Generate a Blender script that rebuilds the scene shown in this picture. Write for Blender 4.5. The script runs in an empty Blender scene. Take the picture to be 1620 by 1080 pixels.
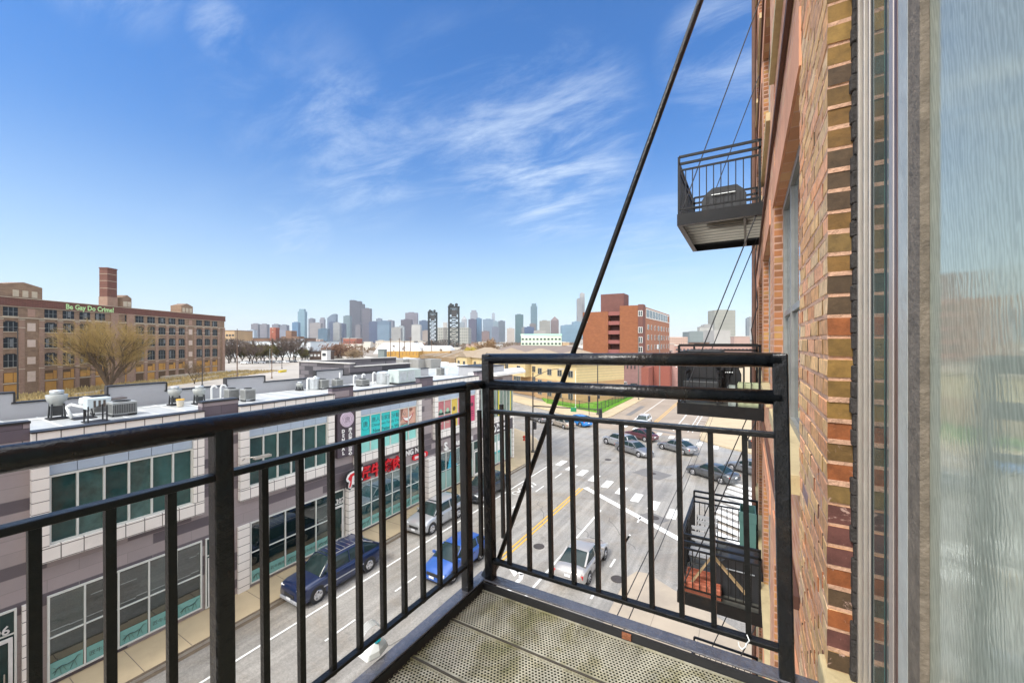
import bpy, bmesh, math, random
from mathutils import Vector, Matrix
R=math.radians
rnd=random.Random(7)
scene=bpy.context.scene
COL=scene.collection
# ---------------------------------------------------------------- camera
cam=bpy.data.cameras.new('camera'); camo=bpy.data.objects.new('camera',cam); COL.objects.link(camo)
camo.location=(0,0,13.3); camo.rotation_euler=(R(90),0,math.atan(373/636))
cam.sensor_width=36; cam.lens=636/1620*36; cam.clip_start=.02; cam.clip_end=40000
scene.camera=camo
# ---------------------------------------------------------------- view
scene.view_settings.view_transform='Standard'; scene.view_settings.look='None'
scene.view_settings.exposure=0.86; scene.view_settings.gamma=1
# ---------------------------------------------------------------- sun + sky
SUN_EL=R(50); SUN_AZ=R(196)      # azimuth measured clockwise from +Y (behind the camera, to the left)
sd=Vector((math.sin(SUN_AZ)*math.cos(SUN_EL),math.cos(SUN_AZ)*math.cos(SUN_EL),math.sin(SUN_EL)))
sl=bpy.data.lights.new('sun','SUN'); sl.energy=2.0; sl.angle=R(16); sl.color=(1,.95,.87)
so=bpy.data.objects.new('sun',sl); COL.objects.link(so); so.rotation_euler=sd.to_track_quat('Z','Y').to_euler(); so.location=(-50,-50,80)
world=bpy.data.worlds.new("World"); scene.world=world; world.use_nodes=True
nt=world.node_tree; nt.nodes.clear()
def N(nt,t,**kw):
    n=nt.nodes.new(t)
    for k,v in kw.items():
        if k.startswith('i_'):
            key=k[2:]; key=int(key) if key.isdigit() else key.replace('_',' ')
            n.inputs[key].default_value=v
        else: setattr(n,k,v)
    return n
def L(nt,a,b): nt.links.new(a,b)
def M(nt,op,a,b=None,c=None,clamp=False):
    n=nt.nodes.new('ShaderNodeMath'); n.operation=op; n.use_clamp=clamp
    for i,v in enumerate((a,b,c)):
        if v is None: continue
        if isinstance(v,(int,float)): n.inputs[i].default_value=v
        else: nt.links.new(v,n.inputs[i])
    return n.outputs[0]
sky=N(nt,'ShaderNodeTexSky',sky_type='NISHITA',sun_disc=False,sun_elevation=SUN_EL,sun_rotation=SUN_AZ,altitude=300,air_density=1.25,dust_density=.1,ozone_density=4.5)
tc=N(nt,'ShaderNodeTexCoord')
sep=N(nt,'ShaderNodeSeparateXYZ'); L(nt,tc.outputs['Generated'],sep.inputs[0])
zz=M(nt,'ADD',M(nt,'MAXIMUM',sep.outputs[2],0.02),.12)
cx=M(nt,'DIVIDE',sep.outputs[0],zz); cy=M(nt,'DIVIDE',sep.outputs[1],zz)
comb=N(nt,'ShaderNodeCombineXYZ'); L(nt,cx,comb.inputs[0]); L(nt,cy,comb.inputs[1])
mp=N(nt,'ShaderNodeMapping'); mp.inputs['Rotation'].default_value=(0,0,R(-50)); mp.inputs['Scale'].default_value=(.9,2.3,1); L(nt,comb.outputs[0],mp.inputs[0])
n1=N(nt,'ShaderNodeTexNoise',i_Scale=1.9,i_Detail=12.0,i_Roughness=.66,i_Distortion=.45); L(nt,mp.outputs[0],n1.inputs['Vector'])
n2=N(nt,'ShaderNodeTexNoise',i_Scale=.5,i_Detail=3.0); L(nt,mp.outputs[0],n2.inputs['Vector'])
def patch(d,lo,hi,w):
    v=Vector(d).normalized()
    dp=N(nt,'ShaderNodeVectorMath',operation='DOT_PRODUCT'); L(nt,tc.outputs['Generated'],dp.inputs[0]); dp.inputs[1].default_value=v
    mr=N(nt,'ShaderNodeMapRange',interpolation_type='SMOOTHSTEP'); L(nt,dp.outputs['Value'],mr.inputs[0])
    mr.inputs[1].default_value=math.cos(R(hi)); mr.inputs[2].default_value=math.cos(R(lo)); mr.inputs[4].default_value=w
    return mr.outputs[0]
ms=None
for p in [((-.50,.87,.52),2,14,.75),((-.62,.80,.55),2,12,.5),((-.42,.92,.45),2,13,.9),((-.36,.95,.58),1,9,.5),((-1.0,.6,.6),2,12,.22),((-.05,1.13,.72),1,8,.7),((-.831,.672,.48),2,11,.6),((-1.36,.33,.95),.5,7,.6),((-1.13,.5,.77),.2,3.5,.75),((-.96,.58,.28),1,5,.5),((-.2,1.03,.24),2,9,.4)]:
    o=patch(*p); ms=o if ms is None else M(nt,'MAXIMUM',ms,o)
cl=M(nt,'MULTIPLY',N(nt,'ShaderNodeMapRange',interpolation_type='SMOOTHSTEP').outputs[0],1)
mr=[n for n in nt.nodes if n.type=='MAP_RANGE'][-1]
L(nt,n1.outputs[0],mr.inputs[0]); mr.inputs[1].default_value=.38; mr.inputs[2].default_value=.78
cl=M(nt,'MULTIPLY',M(nt,'MULTIPLY',cl,ms),.85,clamp=True)
thin=N(nt,'ShaderNodeMapRange',interpolation_type='SMOOTHSTEP'); L(nt,n2.outputs[0],thin.inputs[0]); thin.inputs[1].default_value=.5; thin.inputs[2].default_value=.8; thin.inputs[4].default_value=.05
cl=M(nt,'MAXIMUM',cl,thin.outputs[0])
# whitening close to the horizon (thin high haze)
hz=N(nt,'ShaderNodeMapRange',interpolation_type='SMOOTHSTEP'); L(nt,sep.outputs[2],hz.inputs[0]); hz.inputs[1].default_value=.42; hz.inputs[2].default_value=-.05; hz.inputs[3].default_value=0; hz.inputs[4].default_value=.5
dz=N(nt,'ShaderNodeMapRange',interpolation_type='SMOOTHSTEP'); L(nt,sep.outputs[2],dz.inputs[0]); dz.inputs[1].default_value=-.05; dz.inputs[2].default_value=.62
tn=N(nt,'ShaderNodeMix',data_type='RGBA'); L(nt,dz.outputs[0],tn.inputs[0]); tn.inputs[6].default_value=(1,1,1,1); tn.inputs[7].default_value=(.32,.80,1.25,1)
sk2=N(nt,'ShaderNodeMix',data_type='RGBA',blend_type='MULTIPLY'); sk2.inputs[0].default_value=1; L(nt,sky.outputs[0],sk2.inputs[6]); L(nt,tn.outputs[2],sk2.inputs[7])
mx=N(nt,'ShaderNodeMix',data_type='RGBA'); L(nt,hz.outputs[0],mx.inputs[0]); L(nt,sk2.outputs[2],mx.inputs[6]); mx.inputs[7].default_value=(4.6,5.9,7.6,1)
mx2=N(nt,'ShaderNodeMix',data_type='RGBA'); L(nt,cl,mx2.inputs[0]); L(nt,mx.outputs[2],mx2.inputs[6]); mx2.inputs[7].default_value=(5.4,6.3,7.4,1)
# bright cloud cover added out of view behind and overhead, to light the facades
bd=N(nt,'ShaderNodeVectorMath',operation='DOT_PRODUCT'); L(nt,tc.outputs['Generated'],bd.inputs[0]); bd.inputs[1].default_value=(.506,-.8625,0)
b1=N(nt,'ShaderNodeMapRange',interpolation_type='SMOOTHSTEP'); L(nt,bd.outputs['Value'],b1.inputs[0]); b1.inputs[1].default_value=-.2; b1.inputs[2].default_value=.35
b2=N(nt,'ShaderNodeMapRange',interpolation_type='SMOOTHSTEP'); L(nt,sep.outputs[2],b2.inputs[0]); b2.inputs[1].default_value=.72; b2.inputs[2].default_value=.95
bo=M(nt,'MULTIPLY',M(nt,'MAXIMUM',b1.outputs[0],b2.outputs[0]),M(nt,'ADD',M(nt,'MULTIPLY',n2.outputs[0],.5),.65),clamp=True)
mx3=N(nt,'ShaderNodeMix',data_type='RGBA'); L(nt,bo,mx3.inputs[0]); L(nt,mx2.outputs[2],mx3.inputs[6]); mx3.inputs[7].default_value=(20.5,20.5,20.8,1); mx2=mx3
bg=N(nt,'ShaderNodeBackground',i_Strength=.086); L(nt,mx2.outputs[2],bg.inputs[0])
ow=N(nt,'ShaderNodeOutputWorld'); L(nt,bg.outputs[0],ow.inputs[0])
scene.cycles.max_bounces=6; scene.cycles.transparent_max_bounces=6; scene.cycles.volume_bounces=0
scene.cycles.diffuse_bounces=3; scene.cycles.glossy_bounces=3
# ---------------------------------------------------------------- materials
MATS={}
def newmat(name):
    m=bpy.data.materials.new(name); m.use_nodes=True; t=m.node_tree
    return m,t,t.nodes['Principled BSDF']
def mat(name,col,rough=.6,var=.12,scale=3.0,metal=0,bump=0,bscale=40,spec=.5,coat=0,stain=0,stcol=(.1,.1,.09)):
    """plain procedural material: base colour with two scales of noise variation, optional bump and stains"""
    if name in MATS: return MATS[name]
    m,t,b=newmat(name); MATS[name]=m
    tc=N(t,'ShaderNodeTexCoord')
    n=N(t,'ShaderNodeTexNoise',i_Scale=scale,i_Detail=6.0,i_Roughness=.65); L(t,tc.outputs['Object'],n.inputs['Vector'])
    mr=N(t,'ShaderNodeMapRange'); L(t,n.outputs[0],mr.inputs[0]); mr.inputs[1].default_value=.25; mr.inputs[2].default_value=.75
    mr.inputs[3].default_value=1-var; mr.inputs[4].default_value=1+var
    vm=N(t,'ShaderNodeVectorMath',operation='SCALE'); vm.inputs[0].default_value=col; L(t,mr.outputs[0],vm.inputs['Scale'])
    out=vm.outputs[0]
    if stain:
        n3=N(t,'ShaderNodeTexNoise',i_Scale=scale*.37,i_Detail=8.0,i_Roughness=.7,i_Distortion=.6); L(t,tc.outputs['Object'],n3.inputs['Vector'])
        m3=N(t,'ShaderNodeMapRange',interpolation_type='SMOOTHSTEP'); L(t,n3.outputs[0],m3.inputs[0]); m3.inputs[1].default_value=.5; m3.inputs[2].default_value=.68; m3.inputs[4].default_value=stain
        mm=N(t,'ShaderNodeMix',data_type='RGBA'); L(t,m3.outputs[0],mm.inputs[0]); L(t,out,mm.inputs[6]); mm.inputs[7].default_value=(*stcol,1); out=mm.outputs[2]
    L(t,out,b.inputs['Base Color'])
    b.inputs['Roughness'].default_value=rough; b.inputs['Metallic'].default_value=metal; b.inputs['Specular IOR Level'].default_value=spec
    b.inputs['Coat Weight'].default_value=coat; b.inputs['Coat Roughness'].default_value=.04
    if bump:
        n2=N(t,'ShaderNodeTexNoise',i_Scale=bscale,i_Detail=5.0,i_Roughness=.6); L(t,tc.outputs['Object'],n2.inputs['Vector'])
        bp=N(t,'ShaderNodeBump',i_Strength=bump,i_Distance=.01); L(t,n2.outputs[0],bp.inputs['Height']); L(t,bp.outputs[0],b.inputs['Normal'])
    return m
def facade_vec(t,axis):
    """2D coordinate (along, up) in metres from object space; axis: unit direction along the wall"""
    tc=N(t,'ShaderNodeTexCoord'); 
    dp=N(t,'ShaderNodeVectorMath',operation='DOT_PRODUCT'); L(t,tc.outputs['Object'],dp.inputs[0]); dp.inputs[1].default_value=(axis[0],axis[1],0)
    sp=N(t,'ShaderNodeSeparateXYZ'); L(t,tc.outputs['Object'],sp.inputs[0])
    cb=N(t,'ShaderNodeCombineXYZ'); L(t,dp.outputs['Value'],cb.inputs[0]); L(t,sp.outputs[2],cb.inputs[1])
    return cb.outputs[0],tc
def bricks(name,axis,cols,mortar,bw,bh,ms,offset=.5,rough=.8,var=.15,bump=.4,stain=0,stcol=(.1,.08,.06),constant=False,bdist=.01):
    if name in MATS: return MATS[name]
    m,t,b=newmat(name); MATS[name]=m
    v,tc=facade_vec(t,axis)
    br=N(t,'ShaderNodeTexBrick',i_Scale=1.0,i_Mortar_Size=ms,i_Brick_Width=bw,i_Row_Height=bh,i_Mortar_Smooth=.1,i_Bias=0.0)
    br.offset=offset; L(t,v,br.inputs['Vector']); br.inputs['Color1'].default_value=(0,0,0,1); br.inputs['Color2'].default_value=(1,1,1,1); br.inputs['Mortar'].default_value=(.5,.5,.5,1)
    cr=N(t,'ShaderNodeValToRGB'); el=cr.color_ramp.elements
    if constant: cr.color_ramp.interpolation='CONSTANT'
    while len(el)<len(cols): el.new(.5)
    for i,c in enumerate(cols):
        el[i].position=i/len(cols) if constant else i/max(1,len(cols)-1); el[i].color=(*c,1)
    L(t,br.outputs['Color'],cr.inputs[0])
    n=N(t,'ShaderNodeTexNoise',i_Scale=1.3,i_Detail=8.0,i_Roughness=.7); L(t,tc.outputs['Object'],n.inputs['Vector'])
    mr=N(t,'ShaderNodeMapRange'); L(t,n.outputs[0],mr.inputs[0]); mr.inputs[1].default_value=.25; mr.inputs[2].default_value=.75; mr.inputs[3].default_value=1-var; mr.inputs[4].default_value=1+var
    mm=N(t,'ShaderNodeMix',data_type='RGBA'); L(t,br.outputs['Fac'],mm.inputs[0]); L(t,cr.outputs[0],mm.inputs[6]); mm.inputs[7].default_value=(*mortar,1)
    vm=N(t,'ShaderNodeVectorMath',operation='SCALE'); L(t,mm.outputs[2],vm.inputs[0]); L(t,mr.outputs[0],vm.inputs['Scale']); out=vm.outputs[0]
    if stain:
        n3=N(t,'ShaderNodeTexNoise',i_Scale=.35,i_Detail=8.0,i_Roughness=.7,i_Distortion=.6); L(t,tc.outputs['Object'],n3.inputs['Vector'])
        m3=N(t,'ShaderNodeMapRange',interpolation_type='SMOOTHSTEP'); L(t,n3.outputs[0],m3.inputs[0]); m3.inputs[1].default_value=.48; m3.inputs[2].default_value=.7; m3.inputs[4].default_value=stain
        m4=N(t,'ShaderNodeMix',data_type='RGBA'); L(t,m3.outputs[0],m4.inputs[0]); L(t,out,m4.inputs[6]); m4.inputs[7].default_value=(*stcol,1); out=m4.outputs[2]
    L(t,out,b.inputs['Base Color']); b.inputs['Roughness'].default_value=rough
    if bump:
        inv=M(t,'SUBTRACT',1,br.outputs['Fac']); n2=N(t,'ShaderNodeTexNoise',i_Scale=60.0,i_Detail=3.0); L(t,tc.outputs['Object'],n2.inputs['Vector'])
        h=M(t,'ADD',inv,M(t,'MULTIPLY',n2.outputs[0],.25))
        bp=N(t,'ShaderNodeBump',i_Strength=bump,i_Distance=bdist); L(t,h,bp.inputs['Height']); L(t,bp.outputs[0],b.inputs['Normal'])
    return m
def glass(name,col=(.012,.03,.03),rough=.03,var=.5,scale=.7,spec=1.0):
    m=mat(name,col,rough,var,scale,spec=spec); 
    b=m.node_tree.nodes['Principled BSDF']; b.inputs['IOR'].default_value=1.45
    return m
def grid_tower(name,col,wcol,fw=7.,fh=9.,k=.5,rough=.5):
    """distant tower cladding: window bands; uses both horizontal axes so every side shows it"""
    if name in MATS: return MATS[name]
    m,t,b=newmat(name); MATS[name]=m
    tc=N(t,'ShaderNodeTexCoord'); sp=N(t,'ShaderNodeSeparateXYZ'); L(t,tc.outputs['Object'],sp.inputs[0])
    a=M(t,'FRACT',M(t,'DIVIDE',M(t,'ADD',sp.outputs[0],sp.outputs[1]),fw)); c=M(t,'FRACT',M(t,'DIVIDE',sp.outputs[2],fh))
    w=M(t,'MULTIPLY',M(t,'GREATER_THAN',a,.35),M(t,'GREATER_THAN',c,.4)); w=M(t,'MULTIPLY',w,k)
    n=N(t,'ShaderNodeTexNoise',i_Scale=.02,i_Detail=4.0); L(t,tc.outputs['Object'],n.inputs['Vector'])
    mm=N(t,'ShaderNodeMix',data_type='RGBA'); L(t,w,mm.inputs[0]); mm.inputs[6].default_value=(*col,1); mm.inputs[7].default_value=(*wcol,1)
    vm=N(t,'ShaderNodeVectorMath',operation='SCALE'); L(t,mm.outputs[2],vm.inputs[0]); L(t,M(t,'ADD',M(t,'MULTIPLY',n.outputs[0],.5),.75),vm.inputs['Scale'])
    L(t,vm.outputs[0],b.inputs['Base Color']); b.inputs['Roughness'].default_value=rough
    return m
# ---------------------------------------------------------------- mesh builder
def wloc(o):
    p=Vector((0,0,0))
    while o is not None: p=p+o.location; o=o.parent
    return p
class MB:
    def __init__(s): s.marks=[]; s.v=[]; s.f=[]; s.mi=[]; s.cur=0; s.fc=[]; s.color=None
    def add(s,vs,fs):
        s.marks.append((len(s.v),len(s.f))); n=len(s.v); s.v.extend([tuple(q) for q in vs])
        for f in fs: s.f.append([n+i for i in f]); s.mi.append(s.cur); s.fc.append(s.color)
    def split(s,name,mats,parent=None,k=1,**kw):
        """one object per k added shapes"""
        out=[]; mk=s.marks+[(len(s.v),len(s.f))]
        for i in range(0,len(s.marks),k):
            a=mk[i]; b=mk[min(i+k,len(s.marks))]; t=MB(); t.v=s.v[a[0]:b[0]]; t.f=[[q-a[0] for q in f] for f in s.f[a[1]:b[1]]]; t.mi=s.mi[a[1]:b[1]]; t.fc=s.fc[a[1]:b[1]]
            out.append(t.build(name,mats,parent,**kw))
        return out
    def box(s,x0,x1,y0,y1,z0,z1):
        if x0>x1:x0,x1=x1,x0
        if y0>y1:y0,y1=y1,y0
        if z0>z1:z0,z1=z1,z0
        s.add([(x0,y0,z0),(x1,y0,z0),(x1,y1,z0),(x0,y1,z0),(x0,y0,z1),(x1,y0,z1),(x1,y1,z1),(x0,y1,z1)],
              [(3,2,1,0),(4,5,6,7),(0,1,5,4),(1,2,6,5),(2,3,7,6),(3,0,4,7)])
        return s
    def obox(s,c,ax,hl,hw,z0,z1,off=0):
        """box oriented in plan: centre c(x,y), unit axis ax, half length, half width"""
        ax=Vector((ax[0],ax[1])).normalized(); n=Vector((-ax.y,ax.x)); c=Vector((c[0],c[1]))
        p=[c-ax*hl-n*hw,c+ax*hl-n*hw,c+ax*hl+n*hw,c-ax*hl+n*hw]
        s.prism([(q.x,q.y) for q in p],z0,z1); return s
    def prism(s,poly,z0,z1):
        a=sum(poly[i][0]*poly[(i+1)%len(poly)][1]-poly[(i+1)%len(poly)][0]*poly[i][1] for i in range(len(poly)))
        if a<0: poly=poly[::-1]
        n=len(poly); s.add([(x,y,z0) for x,y in poly]+[(x,y,z1) for x,y in poly],
            [tuple(range(n))[::-1],tuple(range(n,2*n))]+[(i,(i+1)%n,n+(i+1)%n,n+i) for i in range(n)]); return s
    def quad(s,*p): s.add(p,[tuple(range(len(p)))]); return s
    def tube(s,p,q,r,r2=None,n=8,caps=True):
        p=Vector(p); q=Vector(q); r2=r if r2 is None else r2
        d=(q-p); 
        if d.length<1e-9: return s
        d.normalize(); a=d.orthogonal().normalized(); b=d.cross(a)
        vs=[p+(a*math.cos(2*math.pi*i/n)+b*math.sin(2*math.pi*i/n))*r for i in range(n)]+[q+(a*math.cos(2*math.pi*i/n)+b*math.sin(2*math.pi*i/n))*r2 for i in range(n)]
        fs=[(i,(i+1)%n,n+(i+1)%n,n+i) for i in range(n)]
        if caps: fs+= [tuple(range(n))[::-1],tuple(range(n,2*n))]
        s.add(vs,fs); return s
    def path(s,pts,r,n=8,rs=None):
        for i in range(len(pts)-1): s.tube(pts[i],pts[i+1],rs[i] if rs else r,rs[i+1] if rs else None,n)
        return s
    def lathe(s,c,prof,n=16):
        cx,cy=c; vs=[];k=len(prof)
        for r,z in prof:
            for i in range(n): vs.append((cx+r*math.cos(2*math.pi*i/n),cy+r*math.sin(2*math.pi*i/n),z))
        fs=[(j*n+i,j*n+(i+1)%n,(j+1)*n+(i+1)%n,(j+1)*n+i) for j in range(k-1) for i in range(n)]
        fs+=[tuple(range(n))[::-1],tuple(range((k-1)*n,k*n))]; s.add(vs,fs); return s
    def bar(s,p,q,w,h=None):
        """square bar between two points"""
        h=h or w; p=Vector(p); q=Vector(q); d=(q-p).normalized(); up=Vector((0,0,1))
        if abs(d.z)>.95: up=Vector((0,1,0))
        a=d.cross(up).normalized(); b=a.cross(d)
        c=[(-w/2,-h/2),(w/2,-h/2),(w/2,h/2),(-w/2,h/2)]
        s.add([p+a*x+b*y for x,y in c]+[q+a*x+b*y for x,y in c],[(3,2,1,0),(4,5,6,7)]+[(i,(i+1)%4,4+(i+1)%4,4+i) for i in range(4)]); return s
    def build(s,name,mats,parent=None,smooth=False,bevel=0,loc=None,seg=2):
        me=bpy.data.meshes.new(name)
        o=bpy.data.objects.new(name,me); COL.objects.link(o)
        if parent is not None: o.parent=parent; off=wloc(parent)
        elif loc is not None: o.location=loc; off=Vector(loc)
        else: off=Vector((0,0,0))
        me.from_pydata([(v[0]-off[0],v[1]-off[1],v[2]-off[2]) for v in s.v],[],s.f)
        mats=mats if isinstance(mats,(list,tuple)) else [mats]
        for m in mats: me.materials.append(m)
        if len(mats)>1: me.polygons.foreach_set('material_index',s.mi)
        if any(c is not None for c in s.fc):
            ca=me.color_attributes.new('Col','FLOAT_COLOR','CORNER'); buf=[]
            for f,c in zip(s.f,s.fc): buf.extend(list((*c,1) if c else (1,1,1,1))*len(f))
            ca.data.foreach_set('color',buf)
        if smooth: me.shade_smooth()
        if bevel:
            b=o.modifiers.new('b','BEVEL'); b.width=bevel; b.segments=seg; b.limit_method='ANGLE'; b.angle_limit=R(40)
            if smooth: o.modifiers.new('w','WEIGHTED_NORMAL')
        me.update(); return o
def thing(name,label,cat,loc=(0,0,0),group=None):
    o=bpy.data.objects.new(name,None); COL.objects.link(o); o.location=loc; o.empty_display_size=.1
    o['label']=label; o['category']=cat
    if group: o['group']=group
    return o
def tag(o,label,cat,group=None):
    o['label']=label; o['category']=cat
    if group: o['group']=group
    return o
def struct(o,kind='structure'): o['kind']=kind; return o
def copy_tree(o,parent=None):
    c=o.copy(); COL.objects.link(c); c.parent=parent
    for ch in list(o.children): copy_tree(ch,c)
    return c
def text(name,s,size,org,xd,ud,m,parent=None,ext=.01,align='LEFT',bold=0,sx=1.):
    cu=bpy.data.curves.new('t','FONT'); cu.body=s; cu.size=size; cu.extrude=ext; cu.offset=bold; cu.align_x=align; cu.resolution_u=2
    to=bpy.data.objects.new('t',cu); COL.objects.link(to)
    dg=bpy.context.evaluated_depsgraph_get(); dg.update()
    me=bpy.data.meshes.new_from_object(to.evaluated_get(dg)); bpy.data.objects.remove(to); bpy.data.curves.remove(cu)
    xd=Vector(xd).normalized(); ud=Vector(ud).normalized(); zd=xd.cross(ud); org=Vector(org)
    off=wloc(parent) if parent else Vector((0,0,0))
    mt=Matrix.Translation(org-off)@Matrix([(xd.x,ud.x,zd.x,0),(xd.y,ud.y,zd.y,0),(xd.z,ud.z,zd.z,0),(0,0,0,1)])@Matrix.Diagonal((sx,1,1,1))
    me.transform(mt); me.materials.clear(); me.materials.append(m); me.name=name
    for p in me.polygons: p.material_index=0
    o=bpy.data.objects.new(name,me); COL.objects.link(o); o.parent=parent
    return o
YU=((0,1,0),(0,0,1))   # text on a wall facing +X
# shared materials
black_iron=mat('black_painted_iron',(.006,.0065,.007),.33,.5,9,bump=.4,bscale=40,spec=.32,stain=.3,stcol=(.028,.02,.014))
black_matte=mat('black_matte',(.02,.02,.022),.6,.3,6)
coping=mat('black_coping',(.02,.02,.022),.45,.3,2)
asphalt=mat('asphalt',(.27,.26,.245),.6,.16,.35,bump=.35,bscale=60,stain=.3,stcol=(.21,.2,.19))
def road_mat(name,c,warm):
    m,t,b=newmat(name); MATS[name]=m; tc=N(t,'ShaderNodeTexCoord')
    def nz(sc,det=6.,ro=.6,mp=None,dist=0.):
        n=N(t,'ShaderNodeTexNoise',i_Scale=sc,i_Detail=det,i_Roughness=ro,i_Distortion=dist)
        if mp:
            q=N(t,'ShaderNodeMapping'); q.inputs['Scale'].default_value=mp; L(t,tc.outputs['Object'],q.inputs[0]); L(t,q.outputs[0],n.inputs['Vector'])
        else: L(t,tc.outputs['Object'],n.inputs['Vector'])
        return n.outputs[0]
    def rg(v,a,b_,lo,hi): r=N(t,'ShaderNodeMapRange',interpolation_type='SMOOTHSTEP'); L(t,v,r.inputs[0]); r.inputs[1].default_value=a; r.inputs[2].default_value=b_; r.inputs[3].default_value=lo; r.inputs[4].default_value=hi; return r.outputs[0]
    f=M(t,'MULTIPLY',rg(nz(.12),.3,.7,.80,1.16),rg(nz(9.,8.,.8),.35,.65,.80,1.18)); f=M(t,'MULTIPLY',f,rg(nz(1.4,4.,.6,(1.6,.06,1)),.35,.7,.82,1.12)); f=M(t,'MULTIPLY',f,rg(nz(34.,3.,.9),.3,.7,.76,1.26))
    f=M(t,'MULTIPLY',f,rg(nz(.9,9.,.72,None,1.5),.56,.66,1,.74))
    mm=N(t,'ShaderNodeMix',data_type='RGBA'); L(t,rg(nz(.2,7.,.7,None,.6),.45,.65,0,1),mm.inputs[0]); mm.inputs[6].default_value=(*c,1); mm.inputs[7].default_value=(*warm,1)
    v=N(t,'ShaderNodeVectorMath',operation='SCALE'); L(t,mm.outputs[2],v.inputs[0]); L(t,f,v.inputs['Scale']); L(t,v.outputs[0],b.inputs['Base Color'])
    L(t,rg(nz(.35,5.),.35,.65,.42,.75),b.inputs['Roughness']); n2=nz(45.,4.,.7); bp=N(t,'ShaderNodeBump',i_Strength=.5,i_Distance=.012); L(t,n2,bp.inputs['Height']); L(t,bp.outputs[0],b.inputs['Normal']); return m
asphalt=road_mat('asphalt_worn',(.26,.246,.222),(.235,.208,.172))
asphalt_warm=mat('asphalt_warm',(.27,.22,.17),.65,.2,.25,bump=.3,bscale=50,stain=.5,stcol=(.18,.13,.09))
concrete=mat('concrete_walk',(.42,.335,.21),.65,.13,.6,bump=.2,bscale=40,stain=.3,stcol=(.25,.2,.14))
concrete_grey=mat('concrete_grey',(.36,.34,.31),.7,.15,.6,stain=.3,stcol=(.22,.21,.2))
paint_white=mat('road_paint_white',(.68,.68,.65),.6,.14,7,stain=.6,stcol=(.36,.35,.33))
paint_yellow=mat('road_paint_yellow',(.62,.35,.05),.6,.14,7,stain=.3,stcol=(.3,.22,.1))
membrane=mat('roof_membrane',(.44,.455,.45),.32,.12,.5,stain=.45,stcol=(.33,.35,.35))
white_trim=mat('white_trim',(.62,.62,.6),.4,.06,3)
alu=mat('aluminium',(.42,.40,.37),.35,.12,5,metal=.6)
galv=mat('galvanised',(.5,.53,.54),.35,.15,4,metal=.5,stain=.3,stcol=(.3,.3,.28))
grey_unit=mat('grey_unit',(.30,.31,.30),.5,.12,5)
dark_unit=mat('dark_unit',(.035,.038,.04),.5,.3,5)
white_plastic=mat('white_plastic',(.75,.77,.75),.35,.04,4)
win_dark=glass('window_glass_dark',(.012,.035,.033),.05,.5,.7,.5)
win_teal=glass('window_glass_teal',(.03,.085,.08),.06,.6,.6,.5)
black_car=mat('tyre',(.02,.02,.02),.8,.1,9)
rimm=mat('wheel_rim',(.5,.5,.52),.25,.1,9,metal=.8)
red_l=mat('tail_lamp_red',(.45,.02,.02),.2,.1,9)
head_l=mat('head_lamp_clear',(.7,.72,.72),.15,.05,9)
plate_m=mat('plate_white',(.7,.72,.75),.5,.03,9)
car_glass=glass('car_glass',(.015,.028,.028),.05,.3,2,.5)
# ================================================================= GROUND
g=MB(); g.quad((-9000,-9000,-.12),(9000,-9000,-.12),(9000,9000,-.12),(-9000,9000,-.12))
gm=mat('open_ground',(.24,.21,.175),.9,.25,.012,stain=.7,stcol=(.1,.095,.07))
struct(g.build('ground',gm))
e=Vector((-.87,.49)).normalized(); nn=Vector((-e.y,e.x))*-1; nn=Vector((.49,.87)).normalized()
def en(t,n): # point from coordinates along the cross street (t) and across it (n)
    p=e*t+nn*n; return (p.x,p.y)
g=MB(); g.prism([(-24,-60),(-2,-60),(-2,62),(-24,62)],-.3,0); struct(g.build('road',asphalt))
g=MB(); g.prism([en(-80,17.5),en(-80,49),en(150,49),en(150,29),en(16,29),en(16,17.5)],-.3,.004); struct(g.build('cross_street',asphalt))
g=MB(); g.prism([(-24,60),(-2,60),(-2,330),(-24,330)],-.3,.008); struct(g.build('far_road',asphalt_warm))
g=MB(); g.prism([(-215,40),(-90,40),(-130,190),(-330,190),(-330,90)],-.3,-.05); struct(g.build('parking_lot',mat('pale_lot',(.34,.31,.27),.8,.2,.05,stain=.6,stcol=(.22,.17,.12))))
joint=bricks('walk_slabs',(0,1),[(.37,.30,.215),(.41,.34,.25)],(.2,.16,.12),1.55,30,.012,0,.6,.1,.1,.3,(.27,.21,.15))
def slab(name,poly,m,z0=-.3,z1=.15): return struct(MB().prism(poly,z0,z1).build(name,m,bevel=.02))
curbm=mat('curb_stone',(.42,.38,.31),.7,.15,2,stain=.4,stcol=(.22,.18,.14))
slab('sidewalk',[(-23.2,-60),(-20.75,-60),(-20.75,38),(-21.1,42),(-22.6,46),(-25,49),(-28,51.4),(-120,103.2),(-120,94.1),(-23.2,39.5)],concrete)
g=MB(); pl=[(-20.75,-60),(-20.75,38),(-21.1,42),(-22.6,46),(-25,49),(-28,51.4),(-120,103.2)]
for i in range(len(pl)-1):
    a=Vector(pl[i]);b=Vector(pl[i+1]);d=(b-a).normalized(); g.obox(((a+b)/2+Vector((d.y,-d.x))*.075),d,(b-a).length/2,.075,-.3,.135)
struct(g.build('curb',curbm))
g=MB()
for k in range(-30,24): g.box(-22.9,-20.76,k*1.6,k*1.6+.025,.15,.1535)
struct(g.build('sidewalk_joints',mat('joint_dark',(.16,.13,.1),.8)))
slab('sidewalk',[(-27,66.5),(-24,66.2),(-21.6,67.4),(-20.75,70),(-20.75,330),(-23.1,330),(-23.1,72),(-36.5,78.3),(-120,126),(-120,121)],concrete)
slab('sidewalk',[(-5.85,-60),(-5.85,22.6),(-5.5,23.5),(-4.9,23.6),(24,7.3),(24,-60)],mat('concrete_near',(.36,.30,.225),.6,.15,.5,bump=.3,bscale=30,stain=.5,stcol=(.22,.195,.165)))
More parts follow.
